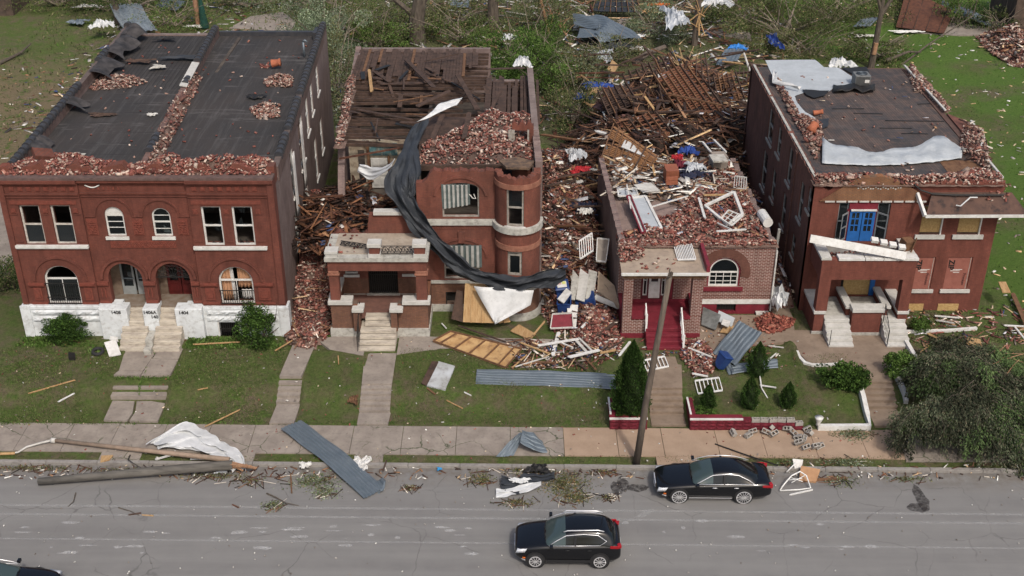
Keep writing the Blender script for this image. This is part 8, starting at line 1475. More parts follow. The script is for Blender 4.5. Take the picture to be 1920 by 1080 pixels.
for (x0, y0, x1, y1, z, w_, lab) in ((1315, 250, 1392, 226, 3.6, .2, 'long white pole of trim right of the timber pile'), (1317, 266, 1335, 288, 5.3, .12, 'white post of a frame at the back of the low house roof'), (1338, 262, 1362, 286, 5.3, .12, 'second white post of the frame at the back of the low house roof'), (1288, 236, 1314, 262, 3.5, .28, 'wide dark beam end pointing at the low house roof'), (1118, 246, 1140, 252, 3.6, .3, 'white pipe end by the orange lath panel'), (1080, 262, 1115, 256, 2.8, .08, 'thin white strip left of the orange lath panel'), (1022, 455, 1078, 456, 2.4, .14, 'grey beam lying on the bricks by the turret'), (1090, 470, 1128, 492, 2.2, .12, 'white trim under the stranded white railing')):
 plank(A_(x0, y0, z), A_(x1, y1, z), w_, .1, m_white if 'white' in lab else (m_oldwood if 'dark' in lab else m_stone), lab, name='trim_board')
plank(A_(1060, 372, 3.4), A_(1078, 395, 2.6), .55, .05, m_brownwood, 'brown cabinet door tipped in the debris by the turret house'); plank(A_(1052, 350, 3.0), A_(1092, 338, 3.0), .6, .05, m_stone_light, 'pale board tipped in the debris between the turret and the low house')
rubble('distant heap of pale brick at the top right corner', [tuple(G(x, y)[:2]) for x, y in ((1830, 70), (1860, 55), (1920, 60), (1960, 85), (1960, 130), (1900, 125), (1850, 95))], 1.0, 2.2, 2200, pal=PAL_PALE + PAL_DARK, fall=3.5, seed=71, size=(.26, .14, .1), extra=[(150, PAL_WOOD, (.5, 2), (.2, .05))])
def shed(label, x0, x1, y0, y1, h):
 t = empty('damaged_shed', (x0, y0, 1), label=label, cat='shed'); q = MB(); q.box(x0, x1, y0, y1, .9, h); q.build('shed_wall', M('brown_shed_wall', (.1, .07, .055), (.06, .045, .035), 2), t); q = MB(); q.hexa([(x0 - .4, y0 - .5, h), (x1 + .4, y0 - .5, h), (x1 + .4, y1 + .5, h + .8), (x0 - .4, y1 + .5, h + .8)], [(x0 - .4, y0 - .5, h + .12), (x1 + .4, y0 - .5, h + .12), (x1 + .4, y1 + .5, h + .92), (x0 - .4, y1 + .5, h + .92)]); q.build('shed_roof', m_tarp_dark, t)
b = G(1895, 62, 0); shed('dark brown shed cut by the top right corner', b.x, b.x + 7, b.y, b.y + 6, 5.0); b = G(-40, 28, 0); shed('dark shed cut by the top left corner', b.x - 4, b.x + 3.4, b.y, b.y + 5, 3.6)
def litter(label, x0, x1, y0, y1, n, pal, l0, l1, w_, seed=0, lift=.03, keep=None):
 S = Soup(); x = rng.uniform(x0, x1, n); y = rng.uniform(y0, y1, n)
 if keep: k = keep(x, y); x, y = x[k], y[k]
 m_ = len(x); z = zg(x, y) + lift; z = np.maximum(z, .03); sz = np.stack([rng.uniform(l0, l1, m_), rng.uniform(.4, 1.3, m_) * w_, np.full(m_, .03)], -1); S.boxes(np.stack([x, y, z], -1), sz, rand_rot(m_, .18), pick(pal, m_)); tag(S.build('litter', m_cols), label, 'litter', kind='stuff')
dens = lambda x, y: nz(x, y, .35, 4) + rng.normal(0, .4, len(x)) > -.15
litter('scraps of board, siding and roofing strewn over the back yards', -38, 26, 83, 126, 5200, PAL_MIX + PAL_MIX[:3] + PAL_WOOD[3:], .1, 1.3, .22, keep=dens); litter('long splintered boards strewn over the far yards', -10, 26, 84, 126, 1700, PAL_WOOD + PAL_MIX[:2], .8, 3.2, .16, lift=.2, keep=dens)
litter('bark, leaves and board scraps on the trodden lot at the left', -48, -27, 58, 100, 500, PAL_MIX + PAL_WOOD, .08, .5, .12); litter('white and tan scraps on the bright green lot at the right', 27, 52, 56, 126, 900, PAL_MIX[:3] + PAL_MIX[5:6] + PAL_WOOD[5:6], .06, .5, .14)
litter('small pale specks of debris on the front lawns and pavement', -28, 18, 44.3, 54, 520, PAL_MIX[:3] + PAL_MIX[5:6] + PAL_RED[:3], .03, .14, .05); litter('specks and crumbs of debris on the street', -26, 26, 36.5, 44.1, 230, PAL_MIX[:3], .02, .08, .035, lift=.01)
litter('splinters and crumbs washed along the kerb', -26, 24, 43.4, 44.25, 420, PAL_WOOD + PAL_MIX[:2], .05, .45, .05, lift=.03); litter('plaster crumbs and splinters around the low house front', 2, 14, 52, 56, 420, PAL_MIX + PAL_RED + PAL_WOOD, .05, .35, .07, lift=.06); litter('broken scraps in the bed and yard right of the tall house', 21, 30, 52.5, 57.5, 380, PAL_MIX + PAL_RED + PAL_WOOD, .08, .7, .1, lift=.05)
def twigs(label, pts, r_=.025, mat=m_bark, name='twig', cat='twig'): q = MB(); q.tube(pts, r_, 5, r1=r_ * .4); tag(q.build(name, mat), label, cat)
twigs('long bent twig on the street between the sheet and the lines', [at(500, 925, .03), at(518, 933, .08), at(536, 943, .1), at(560, 948, .03)], .04); twigs('curved twig on the street near the left lines', [at(142, 924, .03), at(138, 940, .08), at(127, 950, .03)], .03); twigs('thin twig beside the fallen pole crossing', [at(222, 952, .02), at(244, 958, .05), at(262, 967, .02)], .025); twigs('dark bent wire on the verge by the lamp post', [at(244, 853, .2), at(240, 862, .3), at(252, 870, .3), at(266, 878, .1)], .03, m_black_iron, 'bent_wire', 'wire'); twigs('thin root on the pavement right of the white sheet', [at(556, 810, .2), at(552, 822, .22), at(545, 832, .2)], .02)
# == STREET FURNITURE AND GARDEN WALLS
def leaning_pole():
 b = Vector((5.75, 44.5, .1)); t = empty('utility_pole', b, label='weathered wooden utility pole leaning right on the verge before the low house', cat='utility pole'); q = MB(); tp = Vector((6.75, 45.0, 9.6)); q.tube([b - Vector((0, 0, .3)), b.lerp(tp, .33) + Vector((-.04, 0, 0)), b.lerp(tp, .66) + Vector((-.02, 0, 0)), tp], .17, 12, r1=.12); q.build('pole_shaft', m_pole, t, smooth=True)
 q = MB(); rr = random.Random(4)
 for k in range(7): a = tp + Vector((rr.uniform(-.1, .1), rr.uniform(-.1, .1), -.1)); q.bar(a, a + Vector((rr.uniform(-.1, .1), rr.uniform(-.1, .1), rr.uniform(.2, .5))), .06, .03)
 q.build('splintered_top', m_pole, t)
leaning_pole()
q = MB(); a, b = at(72, 903, .22), at(436, 872, .42); q.tube([a, a.lerp(b, .5) + Vector((0, 0, .04)), b], .17, 12, r1=.23); t = empty('fallen_pole', a, label='thick grey fallen utility pole lying along the kerb at the left', cat='utility pole'); q.build('pole_shaft', M('grey_pole_wood', (.13, .12, .105), (.075, .07, .062), 4, .9, stretch=(.15, 1, 1), c3=(.05, .045, .04), scale3=8), t, smooth=True)
q = MB(); rr = random.Random(8)
for k in range(14): q.bar(b + Vector((-.1, rr.uniform(-.15, .15), rr.uniform(-.15, .15))), b + Vector((rr.uniform(.3, 1.2), rr.uniform(-.3, .2), rr.uniform(-.2, .15))), .09, .04)
q.build('broken_end', bpy.data.materials['torn_wood'], t)
t = empty('lamp_post', at(430, 862, .3), label='brown fallen lamp post with a curved metal arm lying over the pavement', cat='lamp post'); a, b = at(430, 862, .4), at(104, 826, .3); q = MB(); q.tube([a, b], .13, 10, r1=.09); q.build('post', M('brown_post', (.27, .2, .15), (.2, .15, .11), 3, .7), t, smooth=True); q = MB(); q.tube([b, b + Vector((-.2, .02, 0))], .13, 10); q.tube([b + Vector((-.2, 0, 0)), at(78, 830, .3), at(50, 838, .25), at(34, 848, .2), at(20, 850, .2)], .06, 6, r1=.04); q.build('lamp_arm', m_stone_light, t, smooth=True); q = MB(); q.tube([at(28, 850, .2), at(0, 851, .2)], .07, 6); q.build('lamp_head', m_tan_wood, t)
def wall_block_wall(label, pts, y0_, h, broken=False):
 pass
m_split = M('maroon_split_block', (.135, .012, .022), (.07, .008, .014), 6, .85, c3=(.2, .03, .045), scale3=10, amt3=.5)
def retaining(label, xa, xb, ya, yb, side=None, open_cells=0):
 t = empty('retaining_wall', ((xa + xb) / 2, ya, .15), label=label, cat='wall'); n = int((xb - xa) / .4); rr = random.Random(int(xa * 10)); q = MB()
 for r_ in range(3):
  for k in range(n):
   x0 = xa + (xb - xa) * k / n; x1 = xa + (xb - xa) * (k + 1) / n
   if open_cells and r_ == 2 and k > n - open_cells: continue
   if open_cells and r_ == 1 and k > n - 2: continue
   z0 = .14 + r_ * .2; mx = (x0 + x1) / 2 + (.1 if r_ % 2 else -.05); q.box(x0 + .004, x1 - .004, ya, yb, z0, z0 + .196)
   q.face([(x0 + .02, ya - .002, z0 + .01), (x1 - .02, ya - .002, z0 + .01), (mx, ya - .05, z0 + .1)]); q.face([(x1 - .02, ya - .002, z0 + .01), (x1 - .02, ya - .002, z0 + .18), (mx, ya - .05, z0 + .1)]); q.face([(x1 - .02, ya - .002, z0 + .18), (x0 + .02, ya - .002, z0 + .18), (mx, ya - .05, z0 + .1)]); q.face([(x0 + .02, ya - .002, z0 + .18), (x0 + .02, ya - .002, z0 + .01), (mx, ya - .05, z0 + .1)])
 q.build('block_courses', m_split, t)
 xe = xb if not open_cells else xa + (xb - xa) * (n - open_cells) / n
 MB().box(xa - .02, xe, ya + .06, yb + .05, .742, .83).build('maroon_cap', m_maroon, t); MB().box(xa - .03, xe, ya - .02, ya + .06, .742, .82).build('white_cap_edge', m_white, t)
 if side:
  for sx in side:
   MB().box(sx - .14, sx + .14, yb + .052, yb + 1.5, .1, .82).build('side_wall', m_split, t); MB().box(sx - .05 if sx > (xa + xb) / 2 else sx - .14, sx + .14 if sx > (xa + xb) / 2 else sx - .05, yb + .052, yb + 1.5, .822, .86).build('white_side_cap', m_white, t)
 return t
retaining('small maroon block planter around the tall cone conifer', 4.7, 6.5, 47.0, 47.25, side=(4.84, 6.36))
tw = retaining('long maroon split block garden wall with broken open cells at its right end', 8.55, 14.0, 46.95, 47.25, side=(8.7,), open_cells=7)
rr = random.Random(9)
def cmu(label, p, rot, group='grey hollow blocks fallen from the garden wall', mat=None, s_=1.):
 t = MB(); w_, d_, h_ = .4 * s_, .2 * s_, .2 * s_; th = .035
 t.box(-w_ / 2, w_ / 2, -d_ / 2, -d_ / 2 + th, 0, h_); t.box(-w_ / 2, w_ / 2, d_ / 2 - th, d_ / 2, 0, h_)
 for x in (-w_ / 2, -th / 2, w_ / 2 - th): t.box(x, x + th, -d_ / 2 + th, d_ / 2 - th, 0, h_)
 o = mesh_obj('concrete_block', t.v, t.f, mat or m_cmu, t.m, None, None, False, loc=(0, 0, 0)); o.location = p; o.rotation_euler = rot; return tag(o, label, 'block', group)
m_cmu = M('concrete_block', (.33, .31, .28), (.25, .235, .21), 6, .95)
n_ = int((14.0 - 8.55) / .4)
for k in range(n_ - 6, n_ + 1):
 x = 8.55 + (14.0 - 8.55) * k / n_ - .2; z = .545 if k < n_ - 0 else .35; cmu('hollow block exposed on top of the broken end of the maroon garden wall', (x, 47.12, z), (0, 0, rr.uniform(-.15, .15)), 'open hollow blocks on the broken garden wall', s_=.95)
for px, py in ((1378, 815), (1400, 818), (1412, 812), (1436, 812), (1450, 818), (1478, 808), (1490, 815), (1497, 822), (1505, 828), (1512, 806), (1520, 818), (1498, 834), (1508, 842), (1535, 838), (1528, 842), (1444, 806)):
 cmu('grey hollow block tumbled on the pavement below the broken garden wall', Vector((*at(px, py, .17)[:2], .17 + rr.uniform(.08, .14))), (rr.uniform(.4, 1.6), rr.uniform(-.5, .5), rr.uniform(-1.5, 1.5)))
def white_kerb(label, pts, w_=.2, h=.18, name='garden_kerb'):
 P_ = [Vector(p) for p in pts]; rows = []
 q = MB(); N = len(P_); L = []
 for i, p in enumerate(P_):
  d = (P_[min(i + 1, N - 1)] - P_[max(i - 1, 0)]); d.z = 0; d.normalize(); s_ = Vector((-d.y, d.x, 0)) * w_ / 2; L.append([p + s_ - Vector((0, 0, .15)), p + s_ + Vector((0, 0, h)), p - s_ + Vector((0, 0, h)), p - s_ - Vector((0, 0, .15))])
 q.strip(L); q.face(L[0]); q.face(list(reversed(L[-1]))); return tag(q.build(name, m_white, bevel=.0), label, 'kerb')
white_kerb('white kerb along the front and right of the sloping lawn at the tall house walk', [(14.7, 47.0, .2), (17.2, 47.0, .22), (17.25, 47.8, .4), (17.3, 48.8, .65), (17.32, 49.8, .85)], .22, .22)
white_kerb('curved white kerb at the upper left of the tall house walk', [(14.75, 52.6, .95), (14.78, 52.0, .95), (14.95, 51.55, .92), (15.3, 51.35, .9), (16.0, 51.35, .9), (16.8, 51.45, .9)], .18, .2)
white_kerb('white kerb curving down the right side of the tall house steps', [(19.25, 51.2, .95), (19.3, 50.5, .92), (19.4, 49.9, .8), (19.45, 49.2, .6), (19.4, 48.7, .45)], .2, .25)
white_kerb('straight white kerb climbing to the tall house at the right of its walk', [(20.65, 54.4, 1.0), (20.7, 53.2, 1.0), (20.75, 51.8, .95)], .2, .22); white_kerb('thin white kerb below the bed of the red boarded windows', [(21.0, 54.6, 1.02), (23.2, 54.7, 1.02), (24.9, 54.95, 1.02)], .16, .12)
t = MB(); c_ = Vector((14.72, 47.05, .4)); t.tube([c_, c_ + Vector((0, 0, .1)), c_ + Vector((0, 0, .16)), c_ + Vector((0, 0, .38)), c_ + Vector((0, 0, .44))], [.12, .09, .11, .19, .21], 14); tag(t.build('white_urn', m_white, smooth=True), 'white round urn on the corner of the white kerb', 'urn')
def tyre(label, p, rot):
 t = empty('tyre', p, label=label, cat='tyre'); t.rotation_euler = rot; q = MB(); N, K = 28, 10
 rows = [[(math.cos(2 * math.pi * i / N) * (.25 + .085 * math.cos(2 * math.pi * j / K)), math.sin(2 * math.pi * i / N) * (.25 + .085 * math.cos(2 * math.pi * j / K)), .11 + .1 * math.sin(2 * math.pi * j / K)) for j in range(K + 1)] for i in range(N + 1)]; q.strip(rows); o = mesh_obj('tread', q.v, q.f, m_rubber, q.m, None, None, True, loc=(0, 0, 0)); o.parent = t
m_rubber = plain('rubber', (.018, .018, .019), .8)
tyre('black car tyre lying on the grass left of the entrance walk', G(184, 662, .02), (.1, .05, 0))
q = MB(); pts = [at(1462, 920, .05), at(1470, 908, .25), at(1484, 892, .5), at(1500, 884, .55), at(1512, 892, .4), at(1520, 915, .08), at(1500, 918, .05), at(1462, 920, .05)]; q.tube(pts, .035, 6); q.tube([at(1482, 895, .45), at(1505, 903, .4)], .02, 5); q.tube([at(1478, 900, .4), at(1504, 897, .45)], .02, 5); q.tube([at(1484, 905, .3), at(1508, 892, .4)], .02, 5); q.tube([at(1475, 885, .2), at(1492, 868, .45)], .03, 5); tag(q.build('lawn_chair_frame', m_rail_white, smooth=True), 'white bent lawn chair frame lying in the gutter behind the sedan', 'chair')
m_clay = M('terracotta_pot', (.36, .12, .06), (.28, .09, .05), 5, .8)
def pot(label, p, rot, s_=1.):
 q = MB(); q.tube([(0, 0, 0), (0, 0, .05), (0, 0, .45), (0, 0, .5), (0, 0, .56)], [.19 * s_, .17 * s_, .14 * s_, .17 * s_, .17 * s_], 12); o = mesh_obj('chimney_pot', q.v, q.f, m_clay, q.m, None, None, True, loc=(0, 0, 0)); o.location = p; o.rotation_euler = rot; tag(o, label, 'chimney pot')
pot('orange chimney pot lying near the vent pipe on the black roof', at(510, 122, 9.55) + Vector((0, 0, .1)), (.3, R(80), .3), 1.5); pot('orange chimney pot on the left edge of the tall house roof', at(1520, 245, 8.9), (.2, R(70), 1.2), 1.6); pot('small broken orange pot beside the other pot on the tall house roof', at(1525, 212, 8.7), (.2, R(80), .2), .9)
rubble('small brick cluster beside the chimney pot on the black roof', wpoly([(485, 118), (503, 116), (503, 125), (487, 125)], 9.4), lambda x, y: roof_one(x, y), .05, 30, seed=81)
t = empty('air_conditioner', at(1616, 160, 8.6), label='square grey air conditioning unit standing on the tall house roof', cat='air conditioner'); c_ = at(1617, 163, 8.6) + Vector((0, .5, 0)); q = MB(); q.box(c_.x - .48, c_.x + .48, c_.y - .45, c_.y + .45, 8.6, 9.3);
q.build('unit_body', M('ac_grey', (.16, .165, .165), (.12, .125, .125), 3, .6), t, bevel=.03); q = MB(); N = 20; q.tube([(c_.x, c_.y, 9.302), (c_.x, c_.y, 9.32)], .36, 20); q.build('fan_well', m_black_iron, t); q = MB()
for k in range(5): q.tube([(c_.x + (.07 + .07 * k) * math.cos(a), c_.y + (.07 + .07 * k) * math.sin(a), 9.335) for a in np.linspace(0, 6.283, 20)], .008, 4, cap=False)
q.build('fan_guard', m_steel, t)
for k in range(9): q = MB(); q.box(c_.x - .44, c_.x + .44, c_.y - .462, c_.y - .452, 8.66 + .065 * k, 8.69 + .065 * k); q.build('louvre', m_black_iron, t)
q = MB(); q.box(c_.x + .12, c_.x + .4, c_.y - .47, c_.y - .462, 8.85, 9.05); q.build('rating_plate', m_white, t)
rows = [[at(1562 + 78 * i / 10, 160 + 14 * j / 3 + 2 * math.sin(i), 8.62) + Vector((0, 0, .05 + .2 * math.sin(i * .9) ** 2 * (j > 0))) for j in range(4)] for i in range(11)]; q = MB(); q.strip(rows); tag(q.build('black_membrane', m_black_iron, smooth=True, solid=.02), 'black membrane strip folded at the foot of the air conditioning unit', 'tarp')
for px, py, z in ((500, 92, 9.3), (155, 212, 9.4), (200, 215, 9.4), (186, 232, 9.4), (295, 128, 9.35)):
 pass
def scrap(label, px, py, z, sx, sy, mat, seed): rag(label, at(px, py, z), sx, sy, .12, mat, seed, name='roof_scrap', cat='scrap', n=7)
for k, (px, py, sx, sy, mt, lab) in enumerate(((480, 182, .5, .3, m_black_iron, 'black felt scrap right of centre on the black roof'), (192, 216, .7, .25, m_oldwood, 'dark broken box on the left half of the black roof'), (297, 126, .4, .35, m_stone, 'grey stone scrap near the middle of the left roof half'), (310, 72, .6, .3, m_black_iron, 'felt scrap with a brick near the back of the left roof half'), (345, 108, 1.2, .35, m_tarp_dark, 'curled strip of green grey felt by the party wall'), (262, 115, .8, .3, m_oldwood, 'torn brown felt on the left roof half'), (285, 216, .25, .2, m_stone_light, 'small pale scrap near the party wall'), (68, 283, .2, .2, m_stone_light, 'x'))):
 if lab != 'x': scrap(lab, px, py, 9.45, sx, sy, mt, k)
q = MB(); q.obb(Vector((-24.2, 57.3, 10.15)), (1.0, .8, .22), (.25, .3, .6)); tag(q.build('brick_slab', m_brick2), 'piece of joined brickwork fallen on the left front corner of the roof', 'masonry')
for k, (a, b) in enumerate(((Vector((-21.2, 81.2, 9.8)), Vector((-14, 130, 12))), (Vector((-60, 96, 6)), Vector((-20, 128, 9))), (Vector((9.6, 45.8, .19)), Vector((12.2, 44.0, .3))))):
 q = MB(); q.tube([a.lerp(b, t) - Vector((0, 0, (1.2 if k < 2 else .02) * math.sin(math.pi * t))) for t in np.linspace(0, 1, 12)], .02 if k < 2 else .035, 5); tag(q.build('cable', m_black_iron), ('thin overhead cable running back from the middle of the black roof', 'thin overhead cable crossing the top left yards', 'dark cable lying over the pavement by the sedan')[k], 'cable')
q = MB(); b = G(372, 52, 0); q.tube([b, b + Vector((0, 0, 4))], .22, 9); tag(q.build('pole_stub', M('orange_pole', (.3, .17, .1), (.2, .11, .07), 4)), 'reddish pole stub behind the party wall of the black roof', 'pole'); q = MB(); q.tube([b + Vector((.5, -.2, 3.5)), b + Vector((.6, -.2, 1.6)), b + Vector((.65, -.2, .1))], [.08, .28, .42], 9); tag(q.build('furled_umbrella', M('green_cloth', (.012, .055, .04), (.01, .04, .03), 4)), 'furled dark green patio umbrella beside the reddish pole stub', 'umbrella')
q = MB(); b = G(222, 45, 0); q.tube([b, b + Vector((0, 0, 6))], .3, 9); tag(q.build('grey_pole', m_pole), 'weathered grey pole behind the left roof corner', 'pole')
# == CARS
def loft(stations, mats, name, parent, sub=2, mfun=None):
 """stations: [(x, [(y, z), ...])] half sections from the centre bottom round to the centre top, mirrored"""
 q = MB(); rows = []
 for x, pts in stations:
  full = [(x, y, z) for y, z in pts] + [(x, -y, z) for y, z in reversed(pts) if y > 1e-6]; rows.append(full)
 n = len(rows[0]); v = [p for r_ in rows for p in r_]; f = []; fm = []
 for i in range(len(rows) - 1):
  for j in range(n):
   a = i * n + j; b = i * n + (j + 1) % n; f.append((a, b, b + n, a + n)); fm.append(mfun(i, j, n) if mfun else 0)
 f.append(tuple(reversed(range(n)))); fm.append(0); f.append(tuple(range((len(rows) - 1) * n, len(rows) * n))); fm.append(0)
 o = mesh_obj(name, v, f, mats, fm, None, None, True, loc=(0, 0, 0)); o.parent = parent
 if sub: md = o.modifiers.new('sub', 'SUBSURF'); md.levels = sub; md.render_levels = sub
 return o
m_carpaint = plain('black_car_paint', (.004, .0045, .006), .22, 0, .3, .45); m_carglass = plain('car_glass', (.006, .008, .009), .08, 0, .35, .2); m_windscreen = plain('windscreen_glass', (.04, .06, .06), .1, 0, .5, .2); m_chrome = plain('chrome', (.72, .72, .73), .32, .6); m_trimblk = plain('black_trim', (.015, .015, .016), .6); m_lampg = plain('lamp_glass', (.55, .57, .6), .15); m_redlamp = plain('red_lamp', (.28, .01, .015), .25); m_amber = plain('amber_lamp', (.5, .12, .02), .3); m_plate = plain('plate_white', (.55, .55, .55), .5)
def wheel(parent, x, y, r_, w_, spokes, tyremat, rim_r, whitewall=False):
 t = empty('wheel', (0, 0, 0)); t.parent = parent; t.location = (x, y, r_); s_ = -1 if y < 0 else 1
 q = MB(); q.tube([(0, -w_ / 2, 0), (0, -w_ / 2 + .03, 0), (0, w_ / 2 - .03, 0), (0, w_ / 2, 0)], [r_ - .03, r_, r_, r_ - .03], 28); o = mesh_obj('tyre', q.v, q.f, m_rubber, q.m, None, None, True, loc=(0, 0, 0)); o.parent = t
 q = MB(); yo = s_ * (w_ / 2 + .004); q.tube([(0, yo, 0), (0, yo + s_ * .006, 0)], rim_r - .02, 24); o = mesh_obj('rim_well', q.v, q.f, m_trimblk, q.m, None, None, False, loc=(0, 0, 0)); o.parent = t
 q = MB(); N = 28
 for k in range(N):
  a, b = 2 * math.pi * k / N, 2 * math.pi * (k + 1) / N; P1 = lambda t_, r2, yy: (math.cos(t_) * r2, yy, math.sin(t_) * r2); ya, yb = yo + s_ * .004, yo + s_ * .02
  q.hexa([P1(a, rim_r - .03, ya), P1(b, rim_r - .03, ya), P1(b, rim_r + .005, ya), P1(a, rim_r + .005, ya)], [P1(a, rim_r - .03, yb), P1(b, rim_r - .03, yb), P1(b, rim_r + .005, yb), P1(a, rim_r + .005, yb)])
 for k in range(spokes): a = 2 * math.pi * k / spokes; q.bar((0, yo + s_ * .014, 0), (math.cos(a) * rim_r, yo + s_ * .014, math.sin(a) * rim_r), .035, .02)
 q.tube([(0, yo, 0), (0, yo + s_ * .03, 0)], .05, 10); o = mesh_obj('rim', q.v, q.f, m_chrome, q.m, None, None, False, loc=(0, 0, 0)); o.parent = t
def P(parent, name, q, mat, smooth=False, bevel=0):
 o = mesh_obj(name, q.v, q.f, mat, q.m, None, None, smooth, loc=(0, 0, 0)); o.parent = parent
 if bevel: md = o.modifiers.new('b', 'BEVEL'); md.width = bevel; md.segments = 2
 return o
def car(label, loc, rz, kind):
 """the nose points to -x; y < 0 is the side seen from the camera when rz = 0"""
 t = empty('black_sedan' if kind == 'sedan' else 'black_crossover', loc, rz, label, 'car')
 if kind == 'sedan':
  L_, Wd, H_, wb0, wb1, wr = 5.13, .93, 1.50, 1.02, 3.86, .36; gc = .22
  prof = [(0.0, .60, .66, .60), (.06, .74, .72, .80), (.35, .86, .80, .90), (.8, .92, .88, .92), (1.55, .925, .96, .93), (2.5, .93, .99, .93), (3.4, .93, 1.01, .93), (4.1, .93, 1.04, .92), (4.75, .90, 1.06, .86), (5.05, .84, .98, .78), (5.13, .74, .80, .66)]
  gh = [(1.50, .97, .70, .97), (2.0, 1.24, .64, .86), (2.45, 1.45, .62, .80), (3.1, 1.50, .62, .78), (3.7, 1.45, .60, .76), (4.15, 1.28, .56, .78), (4.62, 1.07, .52, .82)]
 else:
  L_, Wd, H_, wb0, wb1, wr = 4.38, .92, 1.60, .85, 3.50, .35; gc = .26
  prof = [(0.0, .62, .76, .60), (.05, .76, .84, .80), (.3, .86, .92, .88), (.7, .91, 1.0, .9), (1.25, .92, 1.06, .92), (2.0, .92, 1.06, .92), (3.0, .92, 1.08, .92), (3.7, .92, 1.12, .9), (4.15, .88, 1.12, .84), (4.34, .80, 1.02, .76), (4.38, .72, .80, .66)]
  gh = [(1.18, 1.05, .70, 1.0), (1.62, 1.32, .66, .86), (2.05, 1.54, .63, .8), (2.7, 1.61, .63, .78), (3.4, 1.59, .61, .76), (3.85, 1.52, .58, .75), (4.2, 1.16, .60, .8)]
 st = []
 for x, w_, zt, wt in prof:
  zb = gc + (.12 if x < .2 or x > L_ - .2 else 0); st.append((x, [(0, zb), (w_ * .8, zb), (w_ * .97, zb + .07), (w_, zb + .28), (w_ * .985, zt - .16), (wt * .93, zt - .03), (wt * .6, zt + .015), (0, zt + .03)]))
 b = loft(st, [m_carpaint], 'body', t)
 st = []
 for x, zt, wt, wbse in gh:
  zb = .9 if kind == 'sedan' else .98; st.append((x, [(0, zb), (.84, zb), (.85, zb + .06), (wt + (.86 - wt) * .45 if zt > zb + .3 else .80, zb + (zt - zb) * .5), (wt + .02, max(zb + .08, zt - .07)), (wt * .8, zt), (0, zt + .02)]))
 n = 12
 def mf(i, j, n_):
  top = j in (4, 5, 6, 7) or (j in (4, 5) or j in (n_ - 5, n_ - 6))
  roof0, roof1 = (2, 3) if kind == 'sedan' else (2, 4)
  if i < roof0: return 2
  if i > roof1: return 1
  return 0 if j in (4, 5, 6, 7) else 1
 loft(st, [m_carpaint, m_carglass, m_windscreen], 'greenhouse', t, mfun=mf)
 for s_ in (-1, 1):
  if kind == 'sedan': line = [(1.72, 1.0, .87), (1.95, 1.14, .84), (2.45, 1.385, .71), (3.1, 1.43, .69), (3.6, 1.38, .70), (4.05, 1.18, .80), (4.28, 1.04, .87)]; low = [(1.72, 1.0, .875), (3.0, 1.02, .88), (4.28, 1.04, .875)]
  else: line = [(1.4, 1.08, .87), (1.72, 1.28, .80), (2.1, 1.47, .72), (2.8, 1.53, .70), (3.4, 1.49, .71), (3.75, 1.28, .8), (3.5, 1.12, .87)]; low = [(1.4, 1.075, .875), (2.5, 1.095, .88), (3.5, 1.115, .875)]
  q = MB(); q.tube([(x, s_ * y, z) for x, z, y in line], .018, 6); q.tube([(x, s_ * y, z) for x, z, y in low], .016, 6); P(t, 'window_trim', q, m_chrome, True)
  pil = ((2.95, 1.02, .88, 2.98, 1.42, .70),) if kind == 'sedan' else ((2.45, 1.09, .88, 2.5, 1.5, .71),)
  for x0, z0, y0, x1, z1, y1 in pil: q = MB(); q.bar((x0, s_ * y0, z0), (x1, s_ * y1, z1), .09, .03); P(t, 'door_pillar', q, m_trimblk)
  for x in ((2.55, 3.5) if kind == 'sedan' else (2.15, 3.05)): q = MB(); q.tube([(x - .1, s_ * (Wd + .01), .86 if kind == 'sedan' else .9), (x + .1, s_ * (Wd + .01), .86 if kind == 'sedan' else .9)], .02, 6); P(t, 'door_handle', q, m_chrome if kind == 'sedan' else m_trimblk, True)
  q = MB(); x = 1.78 if kind == 'sedan' else 1.5; z = 1.04 if kind == 'sedan' else 1.14; q.obb((x, s_ * 1.02, z), (.14, .2, .13)); P(t, 'wing_mirror', q, m_carpaint, False, .03)
  if kind == 'sedan': q = MB(); q.bar((1.45, s_ * (Wd + .005), .31), (3.35, s_ * (Wd + .005), .31), .03, .02); P(t, 'sill_trim', q, m_chrome)
  else:
   q = MB(); q.tube([(2.0, s_ * .62, 1.57), (2.15, s_ * .62, 1.64), (3.4, s_ * .60, 1.66), (3.65, s_ * .6, 1.6)], .025, 6); P(t, 'roof_rail', q, m_chrome, True); q = MB(); q.bar((1.3, s_ * (Wd + .003), .36), (3.1, s_ * (Wd + .003), .36), .03, .12); P(t, 'side_cladding', q, m_trimblk)
  y = s_ * .70; q = MB(); z = .70 if kind == 'sedan' else .82; q.hexa([(.06, y - .14, z - .1), (.3, y + s_ * .1 - .08, z - .06), (.45, y + s_ * .14, z + .02), (.08, y + .12, z - .1)], [(.08, y - .14, z + .02), (.32, y + s_ * .06 - .1, z + .09), (.5, y + s_ * .12, z + .12), (.1, y + .1, z + .02)])
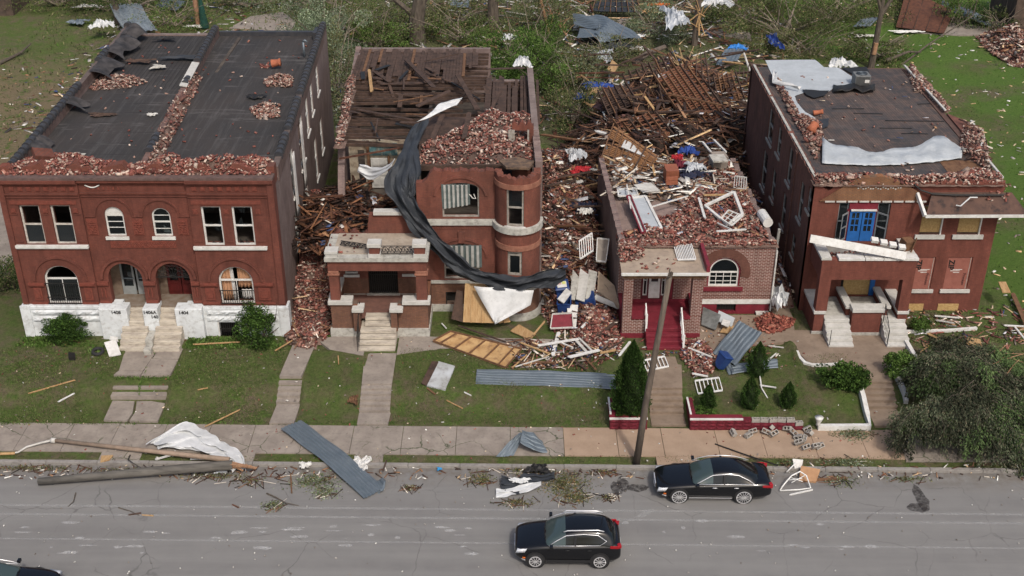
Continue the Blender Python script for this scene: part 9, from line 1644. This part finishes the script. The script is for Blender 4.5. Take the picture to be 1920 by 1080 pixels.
  q = MB(); q.hexa([(.03, y - .16, z - .12), (.4, y - .16, z - .1), (.48, y + .2 * (s_ > 0), z - .08), (.1, y + .17, z - .1)], [(.1, y - .14, z + .0), (.5, y - .14, z + .07), (.6, y + .16, z + .05), (.14, y + .15, z + .0)]); q.v = [(a_, s_ * min(abs(b_), .885), c_) for a_, b_, c_ in q.v]; P(t, 'headlight', q, m_lampg, True)
  q = MB(); zt = .86 if kind == 'sedan' else .98; q.obb((L_ - .10, s_ * .70, zt), (.16, .2, .22 if kind == 'sedan' else .14), (0, 0, -s_ * .25)); q.obb((L_ - .30, s_ * .845, zt + .03), (.36, .05, .12)); P(t, 'tail_light', q, m_redlamp, False, .02)
  q = MB(); q.obb((.38, s_ * .895, .5), (.12, .03, .05)); P(t, 'side_marker', q, m_amber)
  q = MB(); q.bar((.28, s_ * .8, .38), (.45, s_ * .88, .36), .04, .03); P(t, 'fog_trim', q, m_chrome)
 for x in (wb0, wb1):
  for s_ in (-1, 1):
   q = MB(); q.tube([(x, s_ * (Wd - .22), wr + .02), (x, s_ * (Wd + .004), wr + .02)], wr + .06, 24); P(t, 'wheel_arch', q, m_trimblk)
   wheel(t, x, s_ * (Wd - .09), wr, .22, 14 if kind == 'sedan' else 10, None, wr - (.035 if kind == 'sedan' else .1))
 q = MB()
 for k in range(6): q.box(-.01, .03, -.36, .36, .45 + .045 * k, .465 + .045 * k)
 P(t, 'grille', q, m_chrome); q = MB(); q.box(-.02, .02, -.18, .18, .34, .43) ; P(t, 'number_plate', q, m_plate); q = MB(); q.box(L_ - .03, L_ + .015, -.16, .16, .62, .72); P(t, 'number_plate', q, m_plate)
 for s_ in (-.35, .25): q = MB(); x0 = gh[0][0]; q.bar((x0 + .05, s_, .99 if kind == 'sedan' else 1.08), (x0 + .15, s_ + .5, 1.06 if kind == 'sedan' else 1.15), .015, .012); P(t, 'wiper', q, m_trimblk)
 return t
ang = -.0145
car('black sedan with chrome trim parked at the kerb beside the leaning pole', (6.38, 42.62, .0), ang, 'sedan')
car('black crossover with silver roof rails driving alone in the near lane', (.12, 38.45, .0), ang, 'suv').scale = (1, 1.01, 1.06)
car('black car just entering the picture at the bottom left corner', (-18.1, 35.75, .0), math.pi + ang, 'sedan')
